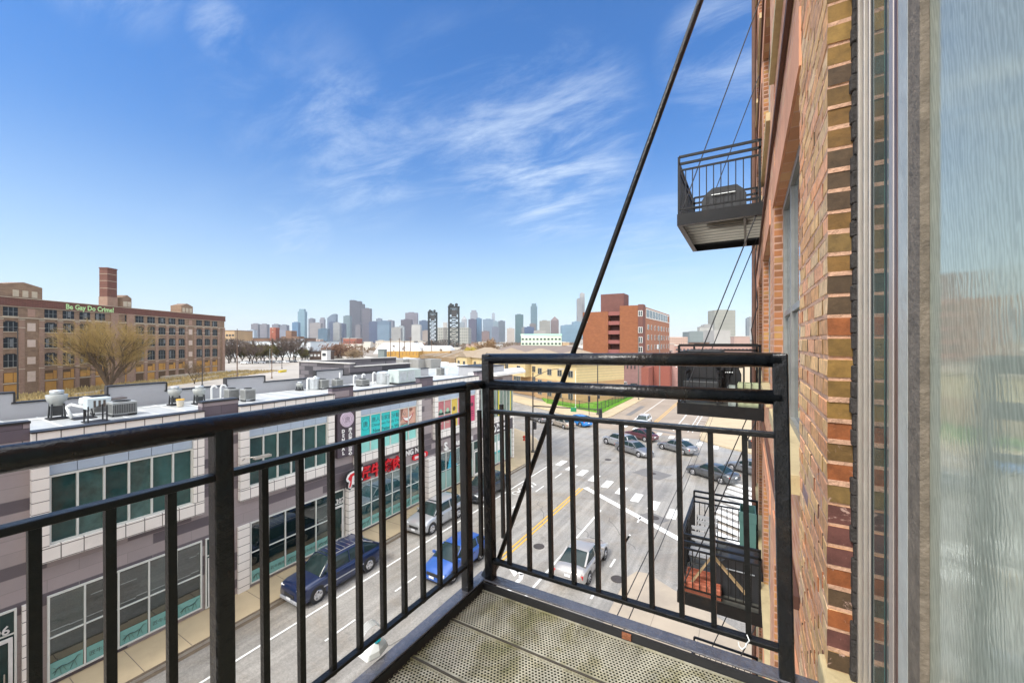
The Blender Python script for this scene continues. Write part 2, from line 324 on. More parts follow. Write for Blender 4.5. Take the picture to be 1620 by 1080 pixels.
g=MB()
for k in range(-12,13): g.box(-5.7,.1,k*1.55,k*1.55+.02,.15,.1535)
for x in (-3.9,-1.9): g.box(x,x+.02,-20,20.5,.15,.1538)
struct(g.build('near_sidewalk_joints',mat('joint_dark2',(.17,.145,.115),.8)))
slab('sidewalk',[(-5.85,62),(-5.5,59.5),(-3,57.2),(60,21.5),(60,60),(0,330),(-5.85,330)],concrete)
lawnm=mat('lawn_green',(.10,.24,.015),.9,.35,1.5,stain=.5,stcol=(.19,.24,.05),bump=1,bscale=8)
g=MB(); g.prism([(-37,77.6),(-23.3,71.6),(-23.3,112),(-60,112),(-45,90)],-.2,.19); struct(g.build('lawn',lawnm))
# tufts standing on the lawn
g=MB()
for i in range(9000):
    x=rnd.uniform(-37,-23.4); y=rnd.uniform(72,111)
    if y<71.6+(-23.3-x)*.438+.3: continue
    if x<-27.4 and y>78: continue
    a=rnd.uniform(0,6.3); h=rnd.uniform(.08,.22); w=.09
    g.add([(x-w*math.cos(a),y-w*math.sin(a),.19),(x+w*math.cos(a),y+w*math.sin(a),.19),(x+rnd.uniform(-.05,.05),y,.19+h)],[(0,1,2)])
struct(g.build('grass',mat('grass_blades',(.13,.33,.02),.8,.35,.8)),'stuff')
slab('forecourt',[(-60,112),(-23.3,112),(-23.3,121),(-60,121)],mat('lot_asphalt',(.2,.17,.14),.8,.2,.3),-.3,.12)
g=MB(); g.box(-20.6,-20.38,-60,38,0,.006); g.box(-20.75,-20.60,-60,38,.1355,.139); struct(g.build('gutter',mat('gutter_grime',(.10,.075,.05),.7,.4,3,stain=.5,stcol=(.17,.13,.09))))
# road markings -----------------------------------------------------------
def mark(name,m=paint_white,z=.012): return MB(),name,m,z
def stripes(name,label_m,lst,z=.016):
    g=MB()
    for (x0,y0,x1,y1,w) in lst:
        a=Vector((x0,y0));b=Vector((x1,y1)); g.obox((a+b)/2,(b-a),(b-a).length/2,w/2,z-.006,z)
    return struct(g.build(name,label_m))
stripes('parking_line',paint_white,[(-18.4,-30,-18.4,39.2,.11)])
stripes('lane_line',paint_white,[(-16.2,y,-16.2,y+1.6,.1) for y in (11.2+3.05*k*1.35 for k in range(-6,7))]+[(-10,-30,-10,30.9,.14)])
stripes('centre_line',paint_yellow,[(-13.15,-30,-13.15,34.6,.12),(-12.87,-30,-12.87,34.6,.12),(-13.3,67,-13.3,300,.12),(-12.9,67,-12.9,300,.12)])
stripes('bike_lane_line',paint_white,[(-7,y,-7,y+1.0,.12) for y in (20.0+3.4*k for k in range(-8,4))]+[(-7,26.6,-7,28,.12)])
stripes('stop_line',paint_white,[(-12.75,34.95,-2.6,28.1,.5),(-18.4,68.5,-13.5,66,.45)])
g=MB()
for k in range(9):
    t=k/8; x=-17.6+12.6*t; y=40.7-7.7*t
    g.obox((x,y),(0,1),.95,.34,.008,.016)
for k in range(9):
    t=k/8; x=-18.5+15*t; y=64.6-8.2*t
    g.obox((x,y),(0,1),.9,.34,.012,.02)
for k in range(11):
    p=Vector((-1.3,29.6))+Vector((.12,1.28))*k; g.obox(p,(.87,-.49),1.5,.33,.008,.016)
struct(g.build('crosswalk',paint_white))
stripes('far_lane_line',paint_white,[(-16.6,67.5,-16.6,150,.12),(-9.6,64,-9.6,200,.14),(-7.6,64,-7.6,200,.1),(-7.0,64,-7.0,200,.1)]+[(-7.6,66+2.2*k,-5.9,66+2.2*k,.1) for k in range(14)])
# turn arrow and bicycle symbol
g=MB(); ax,ay=-11.35,19.9
g.obox((ax+.35,ay-1.0),(0,1),.8,.12,.01,.016)
P=[(ax+.35,ay-.2),(ax+.2,ay+.2),(ax-.1,ay+.35)]
for i in range(2): g.obox(((P[i][0]+P[i+1][0])/2,(P[i][1]+P[i+1][1])/2),(P[i+1][0]-P[i][0],P[i+1][1]-P[i][1]),.24,.12,.01,.016)
g.prism([(ax-.05,ay+.9),(ax-.05,ay-.2),(ax-.75,ay+.35)],.01,.016)
struct(g.build('turn_arrow',paint_white))
def bike(cx,cy,z=.016,s=1.0):
    g=MB()
    for dy in (-.42,.42):
        for k in range(12):
            a=k*math.pi/6; g.obox((cx+.3*s*math.cos(a+.26),cy+dy*s+.3*s*math.sin(a+.26)),(-math.sin(a+.26),math.cos(a+.26)),.09*s,.035*s,z-.006,z)
    for a,b in [((0,-.42),(.3,-.1)),((.3,-.1),(.3,.3)),((0,.42),(.3,.3)),((0,.05),(0,-.42)),((0,.05),(.3,.3)),((0,.05),(.3,-.1)),((.3,.3),(.5,.35))]:
        a=Vector(a)*s;b=Vector(b)*s; m=(a+b)/2; g.obox((cx+m.x,cy+m.y),(b-a),(b-a).length/2,.03*s,z-.004,z+.002)
    for k in (0,.45):
        for sgn in (-1,1):
            g.obox((cx+sgn*.22*s,cy+(1.35+k)*s),(sgn*-.4,.3),.3*s,.06*s,z-.006,z)
    struct(g.build('bike_symbol',paint_white))
bike(-17.5,31.2,s=1.25); bike(-8.6,68,.02,1.25)
# patches, manholes
tarm=mat('tar_patch',(.10,.095,.09),.6,.2,1)
g=MB(); g.obox((-8.3,42.0),(.9,-.35),1.5,1.2,.005,.0085); g.obox((-6.1,31.6),(.87,-.49),.9,.65,.003,.0065); g.obox((-11,62.5),(.3,.95),.4,2.3,.006,.0125); g.obox((-18.6,79),(0,1),6,.5,.006,.0125)
struct(g.build('asphalt_patch',mat('patch_asphalt',(.145,.138,.13),.6,.12,1)))
mg=0
for x,y in [(-13.56,44.5),(-6.1,31.6),(-11.7,23.4),(-8.3,42.1),(-6.3,22.4)]:
    g=MB().lathe((x,y),[(.36,.004),(.36,.022),(.33,.026),(.0001,.026)],20); o=g.build('manhole_cover',mat('iron_cover',(.07,.06,.055),.6,.3,6,metal=.4,bump=1,bscale=30),loc=(x,y,0))
    tag(o,['round iron manhole cover in the middle of the intersection','round manhole cover in the dark patch at the near end of the crosswalk bars','manhole cover in the turn lane right of the yellow centre line','manhole cover inside the large square asphalt patch in the intersection','manhole cover in the grey lane beside the tan sidewalk'][mg],'manhole'); mg+=1
# tar crack lines
g=MB()
for x0,y0,x1,y1 in [(-15,30,-12.5,26),(-11,28,-8,24.5),(-17.5,22,-16,27),(-14.6,11,-11,17),(-9,30,-6.3,26),(-13,46,-9,41),(-16,50,-18.5,44),(-4,50,-9,55)]:
    p=Vector((x0,y0)); q=Vector((x1,y1)); last=p
    for k in range(1,9):
        c=p.lerp(q,k/8)+Vector((rnd.uniform(-.25,.25),rnd.uniform(-.25,.25))); g.obox((last+c)/2,(c-last),(c-last).length/2,.018,.002,.0075); last=c
struct(g.build('road_cracks',tarm))
# ================================================================= SHOP BUILDING ACROSS THE STREET
FX=-23.0
panel=bricks('facade_panels',(0,1),[(.30,.265,.265),(.105,.09,.10),(.29,.255,.255),(.31,.27,.27),(.12,.10,.112),(.30,.26,.262),(.10,.085,.097),(.285,.25,.25)],(.24,.21,.21),2.3,.47,.012,.37,.6,.06,.15,.12,(.15,.13,.135),constant=True)
panel_dark=bricks('facade_panels_dark',(0,1),[(.10,.08,.10),(.13,.105,.125),(.26,.22,.23),(.11,.09,.11)],(.06,.05,.06),1.9,.42,.015,.4,.6,.1,.15,constant=True)
panel_blk=bricks('facade_blocks',(1,.3),[(.05,.045,.052),(.125,.115,.125),(.06,.055,.062),(.04,.038,.045),(.14,.13,.14)],(.04,.04,.045),1.3,.42,.02,.5,.65,.1,.2,constant=True)
tile=bricks('white_tile',(0,1),[(.74,.71,.66),(.77,.74,.69)],(.15,.14,.13),.62,.50,.018,0,.35,.05,.2,.28,(.44,.42,.38))
tile_col=bricks('white_tile_column',(0,1),[(.74,.71,.66),(.77,.74,.69)],(.15,.14,.13),3.0,.43,.016,0,.35,.05,.2,.28,(.44,.42,.38))
spandrel=mat('spandrel_panel',(.36,.44,.53),.3,.08,.8,stain=.15,stcol=(.27,.33,.41))
sb=thing('shop_building','long two storey shop building across the street with white tiled window bays and grey panels','building',(-26,12,0))
bays=[(-3.3,2.2),(3.82,9.28),(10.89,16.41),(17.99,24.36),(25.95,32.41)]
piers=[(-8,-3.3),(2.2,3.82),(9.28,10.89),(16.41,17.99),(24.36,25.95),(32.41,34.3)]
g=MB()
g.box(FX-.4,FX,-8,34.3,0.15,9.55)
g.box(FX-.4,FX-.05,34.3,39.4,3.5,5.3); g.box(FX-.4,FX-.05,34.3,39.4,8.75,9.5); g.box(FX-.4,FX-.05,34.3,39.4,.15,.4)
g.build('wall',panel,sb)
g=MB()
for a,b in piers: g.box(FX-.42,FX+.02,a,b,8.7,10.27)
g.split('parapet',panel_dark,sb)
g=MB()
for a,b in piers: g.box(FX-.46,FX+.05,a-.02,b+.02,10.27,10.35)
for a,b in bays: g.box(FX-.3,FX+.29,a-.02,b+.02,9.9,9.955)
g.split('coping',coping,sb)
g=MB(); g.box(-30.3,FX-.4,-8,33.4,9.3,9.58)
g.prism([(-23.4,33.4),(-23.4,39.3),(-74,67.8),(-72,52),(-62,48),(-30.3,33.4)],9.3,9.62)
g.build('roof',membrane,sb)
g=MB()   # raised membrane patches and seams, a few centimetres thick
for k in range(36):
    y=-6+k*1.12; g.box(-30.2,-23.4,y,y+.06,9.58,9.592)
for x,y,w,h in [(-29.6,4.5,.5,2.5),(-29.5,9,.4,1.6),(-29.7,14.6,.3,3),(-29.6,21,.4,2),(-24.2,6,.3,.2),(-25,5.2,.25,.9)]: g.box(x,x+w,y,y+h,9.592,9.60)
for k in range(14):
    p=Vector((-25,39.5))+e*k*3.4; g.obox((p.x-3*nn.x,p.y-3*nn.y),nn,3.0,.04,9.62,9.635)
g.build('roof_seam',mat('roof_seam',(.68,.70,.70),.3,.1,2),sb)
# rear parapet, stepped
steps=[(-8,4.5,10.83),(4.5,7.8,10.33),(7.8,10.32,10.8),(10.32,13.6,10.31),(13.6,16.03,10.78),(16.03,20.1,10.33),(20.1,22.6,10.87),(22.6,33.4,10.35)]
g=MB(); h=MB()
for i,(a,b,z) in enumerate(steps):
    g.box(-30.5,-30.2,a,b,9,z); h.box(-30.56,-30.14,a-.06,b+.06,z,z+.07)
    if i: 
        z0,z1=sorted((steps[i-1][2],z)); s_=1 if z<steps[i-1][2] else -1; h.box(-30.55,-30.15,a+(0 if s_>0 else -.07),a+(.07 if s_>0 else 0),z0,z1)
g.build('rear_parapet',mat('stucco_grey',(.33,.335,.35),.75,.07,.5,stain=.3,stcol=(.3,.3,.31)),sb); h.build('rear_coping',coping,sb)
prn=random.Random(9)
def window_part(parent,y0,y1,z0,z1,n,x,gm,fm,fw=.06,transom=None,depth=.12,name='window'):
    g=MB(); g.box(x-depth,x+.03,y0,y1,z1-fw,z1); g.box(x-depth,x+.03,y0,y1,z0,z0+fw); g.box(x-depth,x+.03,y0,y0+fw,z0+fw,z1-fw); g.box(x-depth,x+.03,y1-fw,y1,z0+fw,z1-fw)
    for k in range(1,n): y=y0+(y1-y0)*k/n; g.box(x-depth+.01,x+.025,y-fw*.45,y+fw*.45,z0+fw,z1-fw)
    if transom: g.box(x-depth+.02,x+.02,y0+fw,y1-fw,transom-.02,transom+.025)
    o=g.build(name,fm,parent)
    for k in range(n):   # every pane sits a touch out of true, so each reflects a slightly different strip
        a=y0+(y1-y0)*k/n+(fw*.5 if k==0 else fw*.3); b=y0+(y1-y0)*(k+1)/n-(fw*.5 if k==n-1 else fw*.3); c=[x-depth+.03+prn.uniform(-.006,.006) for _ in range(4)]
        p=MB(); p.add([(c[0]-.015,a,z0+fw*.5),(c[1]-.015,b,z0+fw*.5),(c[2]-.015,b,z1-fw*.5),(c[3]-.015,a,z1-fw*.5),(c[0],a,z0+fw*.5),(c[1],b,z0+fw*.5),(c[2],b,z1-fw*.5),(c[3],a,z1-fw*.5)],[(3,2,1,0),(4,5,6,7),(0,1,5,4),(1,2,6,5),(2,3,7,6),(3,0,4,7)]); p.build('pane',prn.choice(gm) if isinstance(gm,list) else gm,o)
    return o
frame_w=mat('window_frame_pale',(.58,.60,.56),.4,.06,5)
dust=mat('interior_dark',(.03,.035,.035),.9,.3,1)
BX=FX+.25
TE=[win_teal,glass('window_glass_teal_b',(.045,.10,.095),.04,.6,1.3,.6),glass('window_glass_teal_c',(.015,.05,.05),.04,.6,1.1,.6)]; DA=[glass('shop_glass_a',(.006,.016,.017),.015,.5,.7,1.0),glass('shop_glass_b',(.012,.03,.03),.015,.6,1.2,1.0),glass('shop_glass_c',(.004,.010,.011),.015,.5,1.2,1.0)]
for m_ in DA: m_.node_tree.nodes['Principled BSDF'].inputs['IOR'].default_value=1.75
TG=[glass('shop_teal_a',(.02,.07,.08),.015,.5,.7,1.0),glass('shop_teal_b',(.035,.10,.11),.015,.6,1.2,1.0)]
for m_ in TG: m_.node_tree.nodes['Principled BSDF'].inputs['IOR'].default_value=2.1

wins=[]
for bi,(a,b) in enumerate(bays):
    t=MB(); t.box(FX,BX,a,b,9.32,9.9); t.box(FX,BX,a,b,4.97,5.57)
    t.split('bay_surround',tile,sb)
    t=MB(); t.box(FX,BX,a,a+.44,5.57,9.32); t.box(FX,BX,b-.42,b,5.57,9.32); t.split('bay_column',tile_col,sb)
    t=MB(); t.box(FX+.005,FX+.14,a+.44,b-.42,9.06,9.32); t.build('bay_shade_strip',mat('recess_shade_dark',(.10,.09,.09),.5),sb)  # dark strip below the frieze: recess shade put into its colour
    t=MB(); n=6; w=(b-a-.86)/n
    for k in range(n): t.box(FX+.005,FX+.09,a+.45+k*w,a+.43+(k+1)*w,8.22,9.05)
    t.split('spandrel_panel',spandrel,sb)
    wins.append(window_part(sb,a+.44,b-.42,5.57,8.2,6,FX+.12,TE,frame_w,.07,depth=.11))
# ground floor shop windows (y0,y1,n)
gf=[(-2.9,2.0,5),(4.24,9.25,5),(11.45,16.2,5),(18.5,24.3,6),(26.6,31.6,5)]
gfw=[]
for a,b,n in gf: gfw.append(window_part(sb,a,b,.33,3.62,n,FX+.07,DA if b<17 else TG,frame_w,.06,transom=1.99,depth=.065,name='shop_window'))
g=MB()
for a,b in [(3.62,3.98),(10.85,11.4),(17.35,18.2),(25.0,26.0),(32.9,34.0)]: g.box(FX,FX+.13 if a<17 else FX+.42,a,b,.15,3.62)
g.split('ground_column',tile_col,sb)
def shop_door(y0,y1,num,gmat=win_teal):
    o=window_part(sb,y0,y1,.2,3.62,1,FX+.06,win_dark,frame_w,.06,transom=2.75,depth=.055,name='shop_door')
    g=MB(); x=FX+.075
    g.box(x,x+.05,y0+.1,y0+.2,.25,2.65); g.box(x,x+.05,y1-.2,y1-.1,.25,2.65); g.box(x,x+.05,y0+.2,y1-.2,2.52,2.65); g.box(x,x+.05,y0+.2,y1-.2,.25,.45)
    g.build('door_leaf',mat('door_leaf_white',(.62,.62,.6),.4),o)
    g=MB(); g.tube((x+.09,y1-.3,1.0),(x+.09,y1-.3,1.45),.02); g.build('handle',alu,o)
    if num: text('house_number',num,.42,(x+.03,(y0+y1)/2,2.82),*YU,white_trim,o,.01,'CENTER',.006)
shop_door(2.35,3.5,'2306'); shop_door(9.4,10.55,'2304'); shop_door(16.35,17.25,'2302'); shop_door(31.7,32.8,None)
# teal privacy film along the bottom of the shop windows with ink drawings and characters
film=mat('teal_window_film',(.16,.36,.33),.25,.05,2); ink=mat('ink_drawing',(.045,.07,.065),.5,.1,3)
x=FX+.068
def bull(g,y,z,s,x):
    P=[(0,.35),(.12,.5),(.3,.55),(.55,.48),(.85,.55),(1.0,.75),(1.15,.72)]
    rs=[.05,.09,.07,.055,.075,.03,.02]
    for i in range(len(P)-1): 
        a,b=P[i],P[i+1]; w=(rs[i]+rs[i+1])*s*.8; g.bar((x,y+a[0]*s,z+a[1]*s),(x,y+b[0]*s,z+b[1]*s),w,.006)
    for a,b in [((.1,.5),(-.02,.15)),((.2,.5),(.28,.05)),((.35,.5),(.5,.12)),((.8,.5),(.66,.1)),((.86,.5),(.95,.12)),((.0,.4),(-.1,.3)),((.05,.5),(-.06,.62))]:
        g.bar((x,y+a[0]*s,z+a[1]*s),(x,y+b[0]*s,z+b[1]*s),.05*s,.006)
for wi,(a,b,n) in enumerate(gf[:4]):
    if wi==0: continue
    w=(b-a)/n; f=MB(); gi=MB()
    for k in range(n):
        y0=a+k*w+.05; f.box(x-.024,x-.012,y0,y0+w-.1,.40,1.0)
        if k%2==0: bull(gi,y0+.14,.42,.62,x-.008)
    f.split('window_film',film,gfw[wi])
    gi.split('ink_drawing',ink,gfw[wi],k=13)
    for k in range(n):
        if k%2: text('ink_characters','匠牛烤肉',.2,(x-.01,a+k*w+.12,.62),*YU,ink,gfw[wi],.002)
f=MB(); w=5/5
for k in range(5): f.box(x-.024,x-.012,26.65+k,26.55+k+w,.40,1.9)
f.build('window_film',mat('pale_teal_film',(.24,.40,.37),.3,.05,2),gfw[4])
f=MB(); cols=[]
cu=[(.5,.52,.5),(.05,.32,.5),(.06,.5,.6)]
f=MB()
for k in range(6):
    t=k/5; f.box(x-.02,x-.01,27.85+.08*k,29.2-.16*k,1.95+.24*k,2.18+.24*k)
f.build('portrait_poster',mat('poster_blue',(.05,.36,.5),.4,.3,3),gfw[4])
for r,(s_,sz) in enumerate((('CUT COLOR',.24),('PERMS',.30),('NAILS',.3),('FACIALS',.26))): text('window_lettering',s_,sz,(x-.012,30.0,3.1-.34*r),*YU,white_plastic,gfw[4],.003)
# corner section, upper glass with curtains and canopy roof
cg=window_part(sb,34.4,39.3,5.3,8.75,7,FX+.05,glass('corner_glass',(.10,.16,.14),.05,.5,.8),frame_w,.06,depth=.06)
g=MB()
for y,w in ((36.2,.35),(38.6,.3)): 
    for k in range(4): g.box(FX+.037,FX+.045,y+k*w*.25+.01,y+(k+1)*w*.25,5.36,8.4)
g.build('curtain',mat('yellow_curtain',(.55,.5,.04),.7,.15,6),cg)
g=MB(); g.box(FX-.1,FX+.12,34.3,39.4,4.75,5.28); g.box(FX-.1,FX+.13,39.2,39.45,.2,5.28); g.build('corner_tile_band',tile,sb)
g=MB(); g.box(FX-.06,FX+.09,34.3,39.3,3.55,4.74); g.build('sign_band',mat('sign_band_dark',(.07,.06,.07),.5),sb)
cw=window_part(sb,34.6,39.0,.4,3.5,6,FX+.04,glass('pale_glass',(.22,.34,.32),.06,.2,.8),frame_w,.06,depth=.05,name='shop_window')
g=MB(); g.box(FX+.034,FX+.042,34.7,38.9,.5,1.4); g.build('window_film',mat('pale_teal_film',(.24,.40,.37)),cw)
g=MB()
for y in (35.3,36.1,36.9): g.box(FX+.036,FX+.05,y,y+.55,1.7,2.7)
g.split('paper_notice',mat('paper',(.68,.68,.65),.8,.05),cw)
g=MB()
for y in (35.35,36.15,36.95): g.box(FX+.036,FX+.05,y,y+.4,1.5,1.68)
g.split('teal_notice',mat('teal_paper',(.02,.42,.42),.6),cw)
g=MB().box(FX+.036,FX+.05,38.1,38.75,1.6,3.1); g.build('yellow_notice',mat('yellow_paper',(.7,.55,.03),.6),cw)
g=MB(); g.prism([(FX-2.5,34.3),(FX+1.1,34.3),(FX+1.1,40.4),(FX-1.5,44.4),(FX-2.5,44)],9.75,9.98); g.build('canopy_roof',mat('canopy_white',(.62,.62,.6),.4,.08,1,stain=.2,stcol=(.4,.4,.4)),sb)
g=MB(); g.box(FX-4,FX-.6,34.6,38.5,9.6,10.6); g.build('roof_housing',mat('stucco_grey',(.4,.4,.42)),sb)
g=MB(); g.box(FX-4.1,FX-.5,34.5,38.6,10.6,10.68); g.build('housing_cap',coping,sb)
g=MB(); g.prism([en(0,0)]*0+[(-23.05,39.4),(-74,68),(-72,50),(-60,46),(-30,33)],.15,9.3); g.build('rear_wall',mat('rear_stucco',(.38,.37,.35),.8),sb)
# rear wing with block pattern parapet, mansard light monitors
g=MB(); g.box(-38.2,-30.6,23.6,24.0,0.1,11.3); g.box(-38.2,-37.9,24,36,8,11.3); g.box(-30.9,-30.6,24.0,31,9.6,11.0)
g.split('wing_wall',panel_blk,sb)
g=MB(); g.box(-38.3,-30.5,23.5,24.1,11.3,11.38); g.box(-38.3,-37.8,24.1,36.1,11.3,11.38); g.box(-31.0,-30.5,24.1,31.1,11.0,11.08); g.split('wing_coping',mat('pale_coping',(.5,.48,.44),.5),sb)
g=MB()
for c in ((-41.2,40.5),(-39.4,41.6),(-38.3,42.8)):
    x0,y0=c; g.add([(x0-.7,y0-1,9.6),(x0+.9,y0-1,9.6),(x0+.9,y0+1,9.6),(x0-.7,y0+1,9.6),(x0-1.5,y0-1.1,10.85),(x0+1.0,y0-1.1,10.85),(x0+1.0,y0+1.1,10.85),(x0-1.5,y0+1.1,10.85)],[(0,1,5,4),(1,2,6,5),(2,3,7,6),(3,0,4,7),(4,5,6,7)])
g.split('roof_monitor',mat('monitor_grey',(.24,.235,.22),.6,.1,2),sb)
g=MB()
for k in range(9):
    p=Vector((-31,44.2))+e*k*4.4; g.obox(p,e,.9,.5,9.6,9.95)
g.split('roof_vent_hood',white_plastic,sb)
# security light
o=thing('wall_light','small silver floodlight on a bent arm on the second white window bay','light',(-22.75,11.0,7.1))
MB().path([(-22.75,11.0,7.1),(-22.3,10.9,7.3),(-21.9,11.2,7.35)],.03).build('arm',alu,o)
MB().box(-22.0,-21.7,11.1,11.9,7.25,7.36).build('lamp_head',alu,o)
# ------------------------------------------------------------- shop signs
redm=mat('sign_red',(.62,.008,.02),.35,.05,3); whites=mat('sign_white',(.78,.78,.76),.4,.03,3)
o=thing('restaurant_sign','red Chinese characters with white and red lettering above the third shop window','sign',(-22.8,18.4,3.7))
MB().box(-22.98,-22.93,18.3,22.4,4.05,4.18).build('rail',black_matte,o)
text('lettering','匠牛烤肉',1.02,(-22.86,18.35,3.80),*YU,redm,o,.06,'LEFT',.018,.97)
text('lettering','JIANG NIU',.60,(-22.86,22.0,4.42),*YU,whites,o,.04,'LEFT',.012,.95)
g=MB(); r=.21; P=[(23.5+r-r*math.cos(a)*1,4.05+r*math.sin(a)) for a in [R(90-180*k/8) for k in range(9)]]
pts=[(23.45+r-r*math.sin(R(180*k/8)),4.06+r*math.cos(R(180*k/8))) for k in range(9)]+[(25.2-r+r*math.sin(R(180*k/8)),4.06-r*math.cos(R(180*k/8))) for k in range(9)]
g.add([(-22.95,y,z) for y,z in pts]+[(-22.84,y,z) for y,z in pts],[tuple(range(18)),tuple(range(18,36))[::-1]]+[(i,(i+1)%18,18+(i+1)%18,18+i) for i in range(18)])
g.build('red_plate',redm,o); text('lettering','BBQ 烤肉',.30,(-22.83,23.65,3.95),*YU,whites,o,.01,'LEFT',.008)
o=thing('bull_head_sign','cut out white and red bull head emblem over the tiled column','sign',(-22.55,17.3,3.7))
def shape(g,pts,x0,x1):
    n=len(pts); g.add([(x0,y,z) for y,z in pts]+[(x1,y,z) for y,z in pts],[tuple(range(n)),tuple(range(n,2*n))[::-1]]+[(i,(i+1)%n,n+(i+1)%n,n+i) for i in range(n)])
X1=-22.5; Y0,Z0=17.0,3.55
def sc(l,k=1.3): return [(Y0+a*k,Z0+b*k) for a,b in l]
g=MB(); shape(g,sc([(0,.62),(.1,.85),(.28,.95),(.5,.98),(.72,.85),(.9,.95),(1.08,1.1),(1.12,.85),(1.0,.7),(1.02,.45),(1.15,.3),(1.0,.2),(.8,.18),(.6,.05),(.42,.2),(.3,.0),(.12,.12),(.16,.4),(.02,.45)]),X1-.12,X1); g.build('backing',black_matte,o)
g=MB(); shape(g,sc([(.05,.62),(.15,.8),(.3,.89),(.5,.92),(.74,.8),(.92,.88),(1.04,1.0),(1.05,.85),(.94,.68),(.96,.45),(1.05,.33),(.8,.24),(.62,.12),(.42,.28),(.3,.08),(.17,.16),(.22,.42),(.08,.5)]),X1,X1+.04); g.build('white_plate',whites,o)
g=MB(); shape(g,sc([(.14,.62),(.28,.8),(.5,.84),(.66,.76),(.4,.68),(.36,.5),(.34,.3),(.26,.14),(.2,.2),(.28,.45)]),X1+.04,X1+.06); g.build('red_mane',redm,o)
g=MB()
for a,b in [((.55,.5),(.68,.52)),((.5,.25),(.95,.6)),((.75,.35),(.95,.3)),((.8,.75),(.95,.8)),((.5,.42),(.56,.36))]:
    a,b=sc([a,b]); g.bar((X1+.055,a[0],a[1]),(X1+.055,b[0],b[1]),.05,.02)
g.build('black_line',black_matte,o)
o=thing('vertical_sign','dark vertical sign with round emblem and two columns of white characters','sign',(-22.7,17.2,5.8))
MB().box(-22.98,-22.72,16.62,17.92,5.75,8.75).build('sign_box',mat('sign_dark_purple',(.06,.045,.06),.5),o,bevel=.03)
g=MB(); g.tube((-22.74,17.27,8.2),(-22.62,17.27,8.2),.5,n=28); g.build('emblem_disc',mat('emblem_pale',(.6,.5,.6),.4),o)
g=MB()
for rr in (.42,.30):
    for k in range(28): a=R(360*k/28);b=R(360*(k+1)/28); g.bar((-22.615,17.27+rr*math.cos(a),8.2+rr*math.sin(a)),(-22.615,17.27+rr*math.cos(b),8.2+rr*math.sin(b)),.025,.01)
g.build('emblem_ring',mat('emblem_line',(.25,.2,.26),.5),o); text('emblem_character','唐',.42,(-22.61,17.06,8.05),*YU,mat('emblem_line',(.25,.2,.26)),o,.004)
for k,ch in enumerate('唐人街家庭牙醫中心'): text('lettering',ch,.27,(-22.715,17.42,7.38-.195*k),*YU,whites,o,.012,'LEFT',.012)
for k,ch in enumerate('DENTAL'): text('lettering',ch,.30,(-22.715,17.02,7.36-.285*k),*YU,whites,o,.012,'CENTER',.014)
o=thing('salon_sign','white S emblem and HAIR SALON lettering over the fourth shop window','sign',(-22.8,27.8,3.7))
text('emblem','S',.95,(-22.9,27.3,3.78),*YU,whites,o,.04,'LEFT',.03)
g=MB()
for k in range(5): a=R(-60-25*k); g.bar((-22.9,27.75,4.0),(-22.9,27.75+.45*math.cos(a),4.0+.4*math.sin(a)),.07,.05)
g.build('emblem_stroke',whites,o); text('lettering','HAIR SALON',.52,(-22.9,28.5,3.85),*YU,whites,o,.04,'LEFT',.012,1.0)
o=thing('tea_shop_sign','dark sign with round face emblem and white PorTea lettering at the building corner','sign',(-22.8,35.5,3.7))
g=MB(); g.tube((-22.9,35.25,4.15),(-22.84,35.25,4.15),.42,n=24); g.build('emblem_disc',whites,o)
g=MB(); g.tube((-22.85,35.25,4.2),(-22.82,35.25,4.2),.22,n=20); g.tube((-22.85,35.0,4.45),(-22.82,35.0,4.45),.1,n=12); g.tube((-22.85,35.5,4.45),(-22.82,35.5,4.45),.1,n=12); g.build('emblem_face',black_matte,o)
text('lettering','PorTea',.62,(-22.88,35.85,4.2),*YU,whites,o,.03,'LEFT',.014); MB().box(-22.9,-22.86,35.9,38.2,3.78,3.95).build('lettering_strip',whites,o)
o=thing('pale_vertical_sign','pale green vertical panel sign with small faded characters on the dark pier','sign',(-22.9,33.4,5.7))
MB().box(-22.98,-22.85,33.0,34.0,5.65,8.65).build('sign_panel',mat('pale_green_panel',(.42,.50,.47),.5,.08),o)
for k,ch in enumerate('牙醫中心健康'): text('lettering',ch,.4,(-22.84,33.3,8.1-.45*k),*YU,spandrel,o,.004)
# dental posters in third bay windows
tealp=mat('poster_teal',(.02,.55,.54),.35,.05,2); palep=mat('poster_pale_teal',(.25,.60,.54),.35,.08,2)
a,b=bays[3]; a+=.5; b-=.48; xx=FX+.072; W=(b-a)/6
g=MB()
for k in range(5): g.box(xx-.012,xx,a+k*W+.02,a+(k+1)*W-.03,6.72,8.12)
g.build('teal_poster',tealp,wins[3])
g=MB()
for k in range(6): g.box(xx-.012,xx,a+k*W+.02,a+(k+1)*W-.03,5.65,6.71)
g.build('pale_poster',palep,wins[3])
dk=mat('poster_ink',(.02,.10,.11),.5)
text('lettering','唐人街家庭牙醫中心',.37,(xx+.004,a+1.0,7.62),*YU,dk,wins[3],.002)
text('lettering','Chinatown Family Dental',.29,(xx+.004,a+.98,7.28),*YU,dk,wins[3],.002)
text('lettering','New Patients Welcome',.35,(xx+.004,a+1.1,6.85),*YU,dk,wins[3],.002,'LEFT',.005)
g=MB()
for k in range(24): A=R(15*k);B=R(15*(k+1)); g.bar((xx+.004,a+.47+.36*math.cos(A),7.55+.42*math.sin(A)),(xx+.004,a+.47+.36*math.cos(B),7.55+.42*math.sin(B)),.03,.006)
g.build('round_emblem',dk,wins[3]); text('emblem_character','唐',.42,(xx+.005,a+.25,7.4),*YU,dk,wins[3],.002)
skin=mat('poster_skin',(.56,.33,.25),.4,.15,3); c=a+5*W-.02
g=MB(); 
g.box(xx-.01,xx+.004,a+4*W+.03,a+6*W-.04,6.85,8.12); g.build('portrait_poster',skin,wins[3])
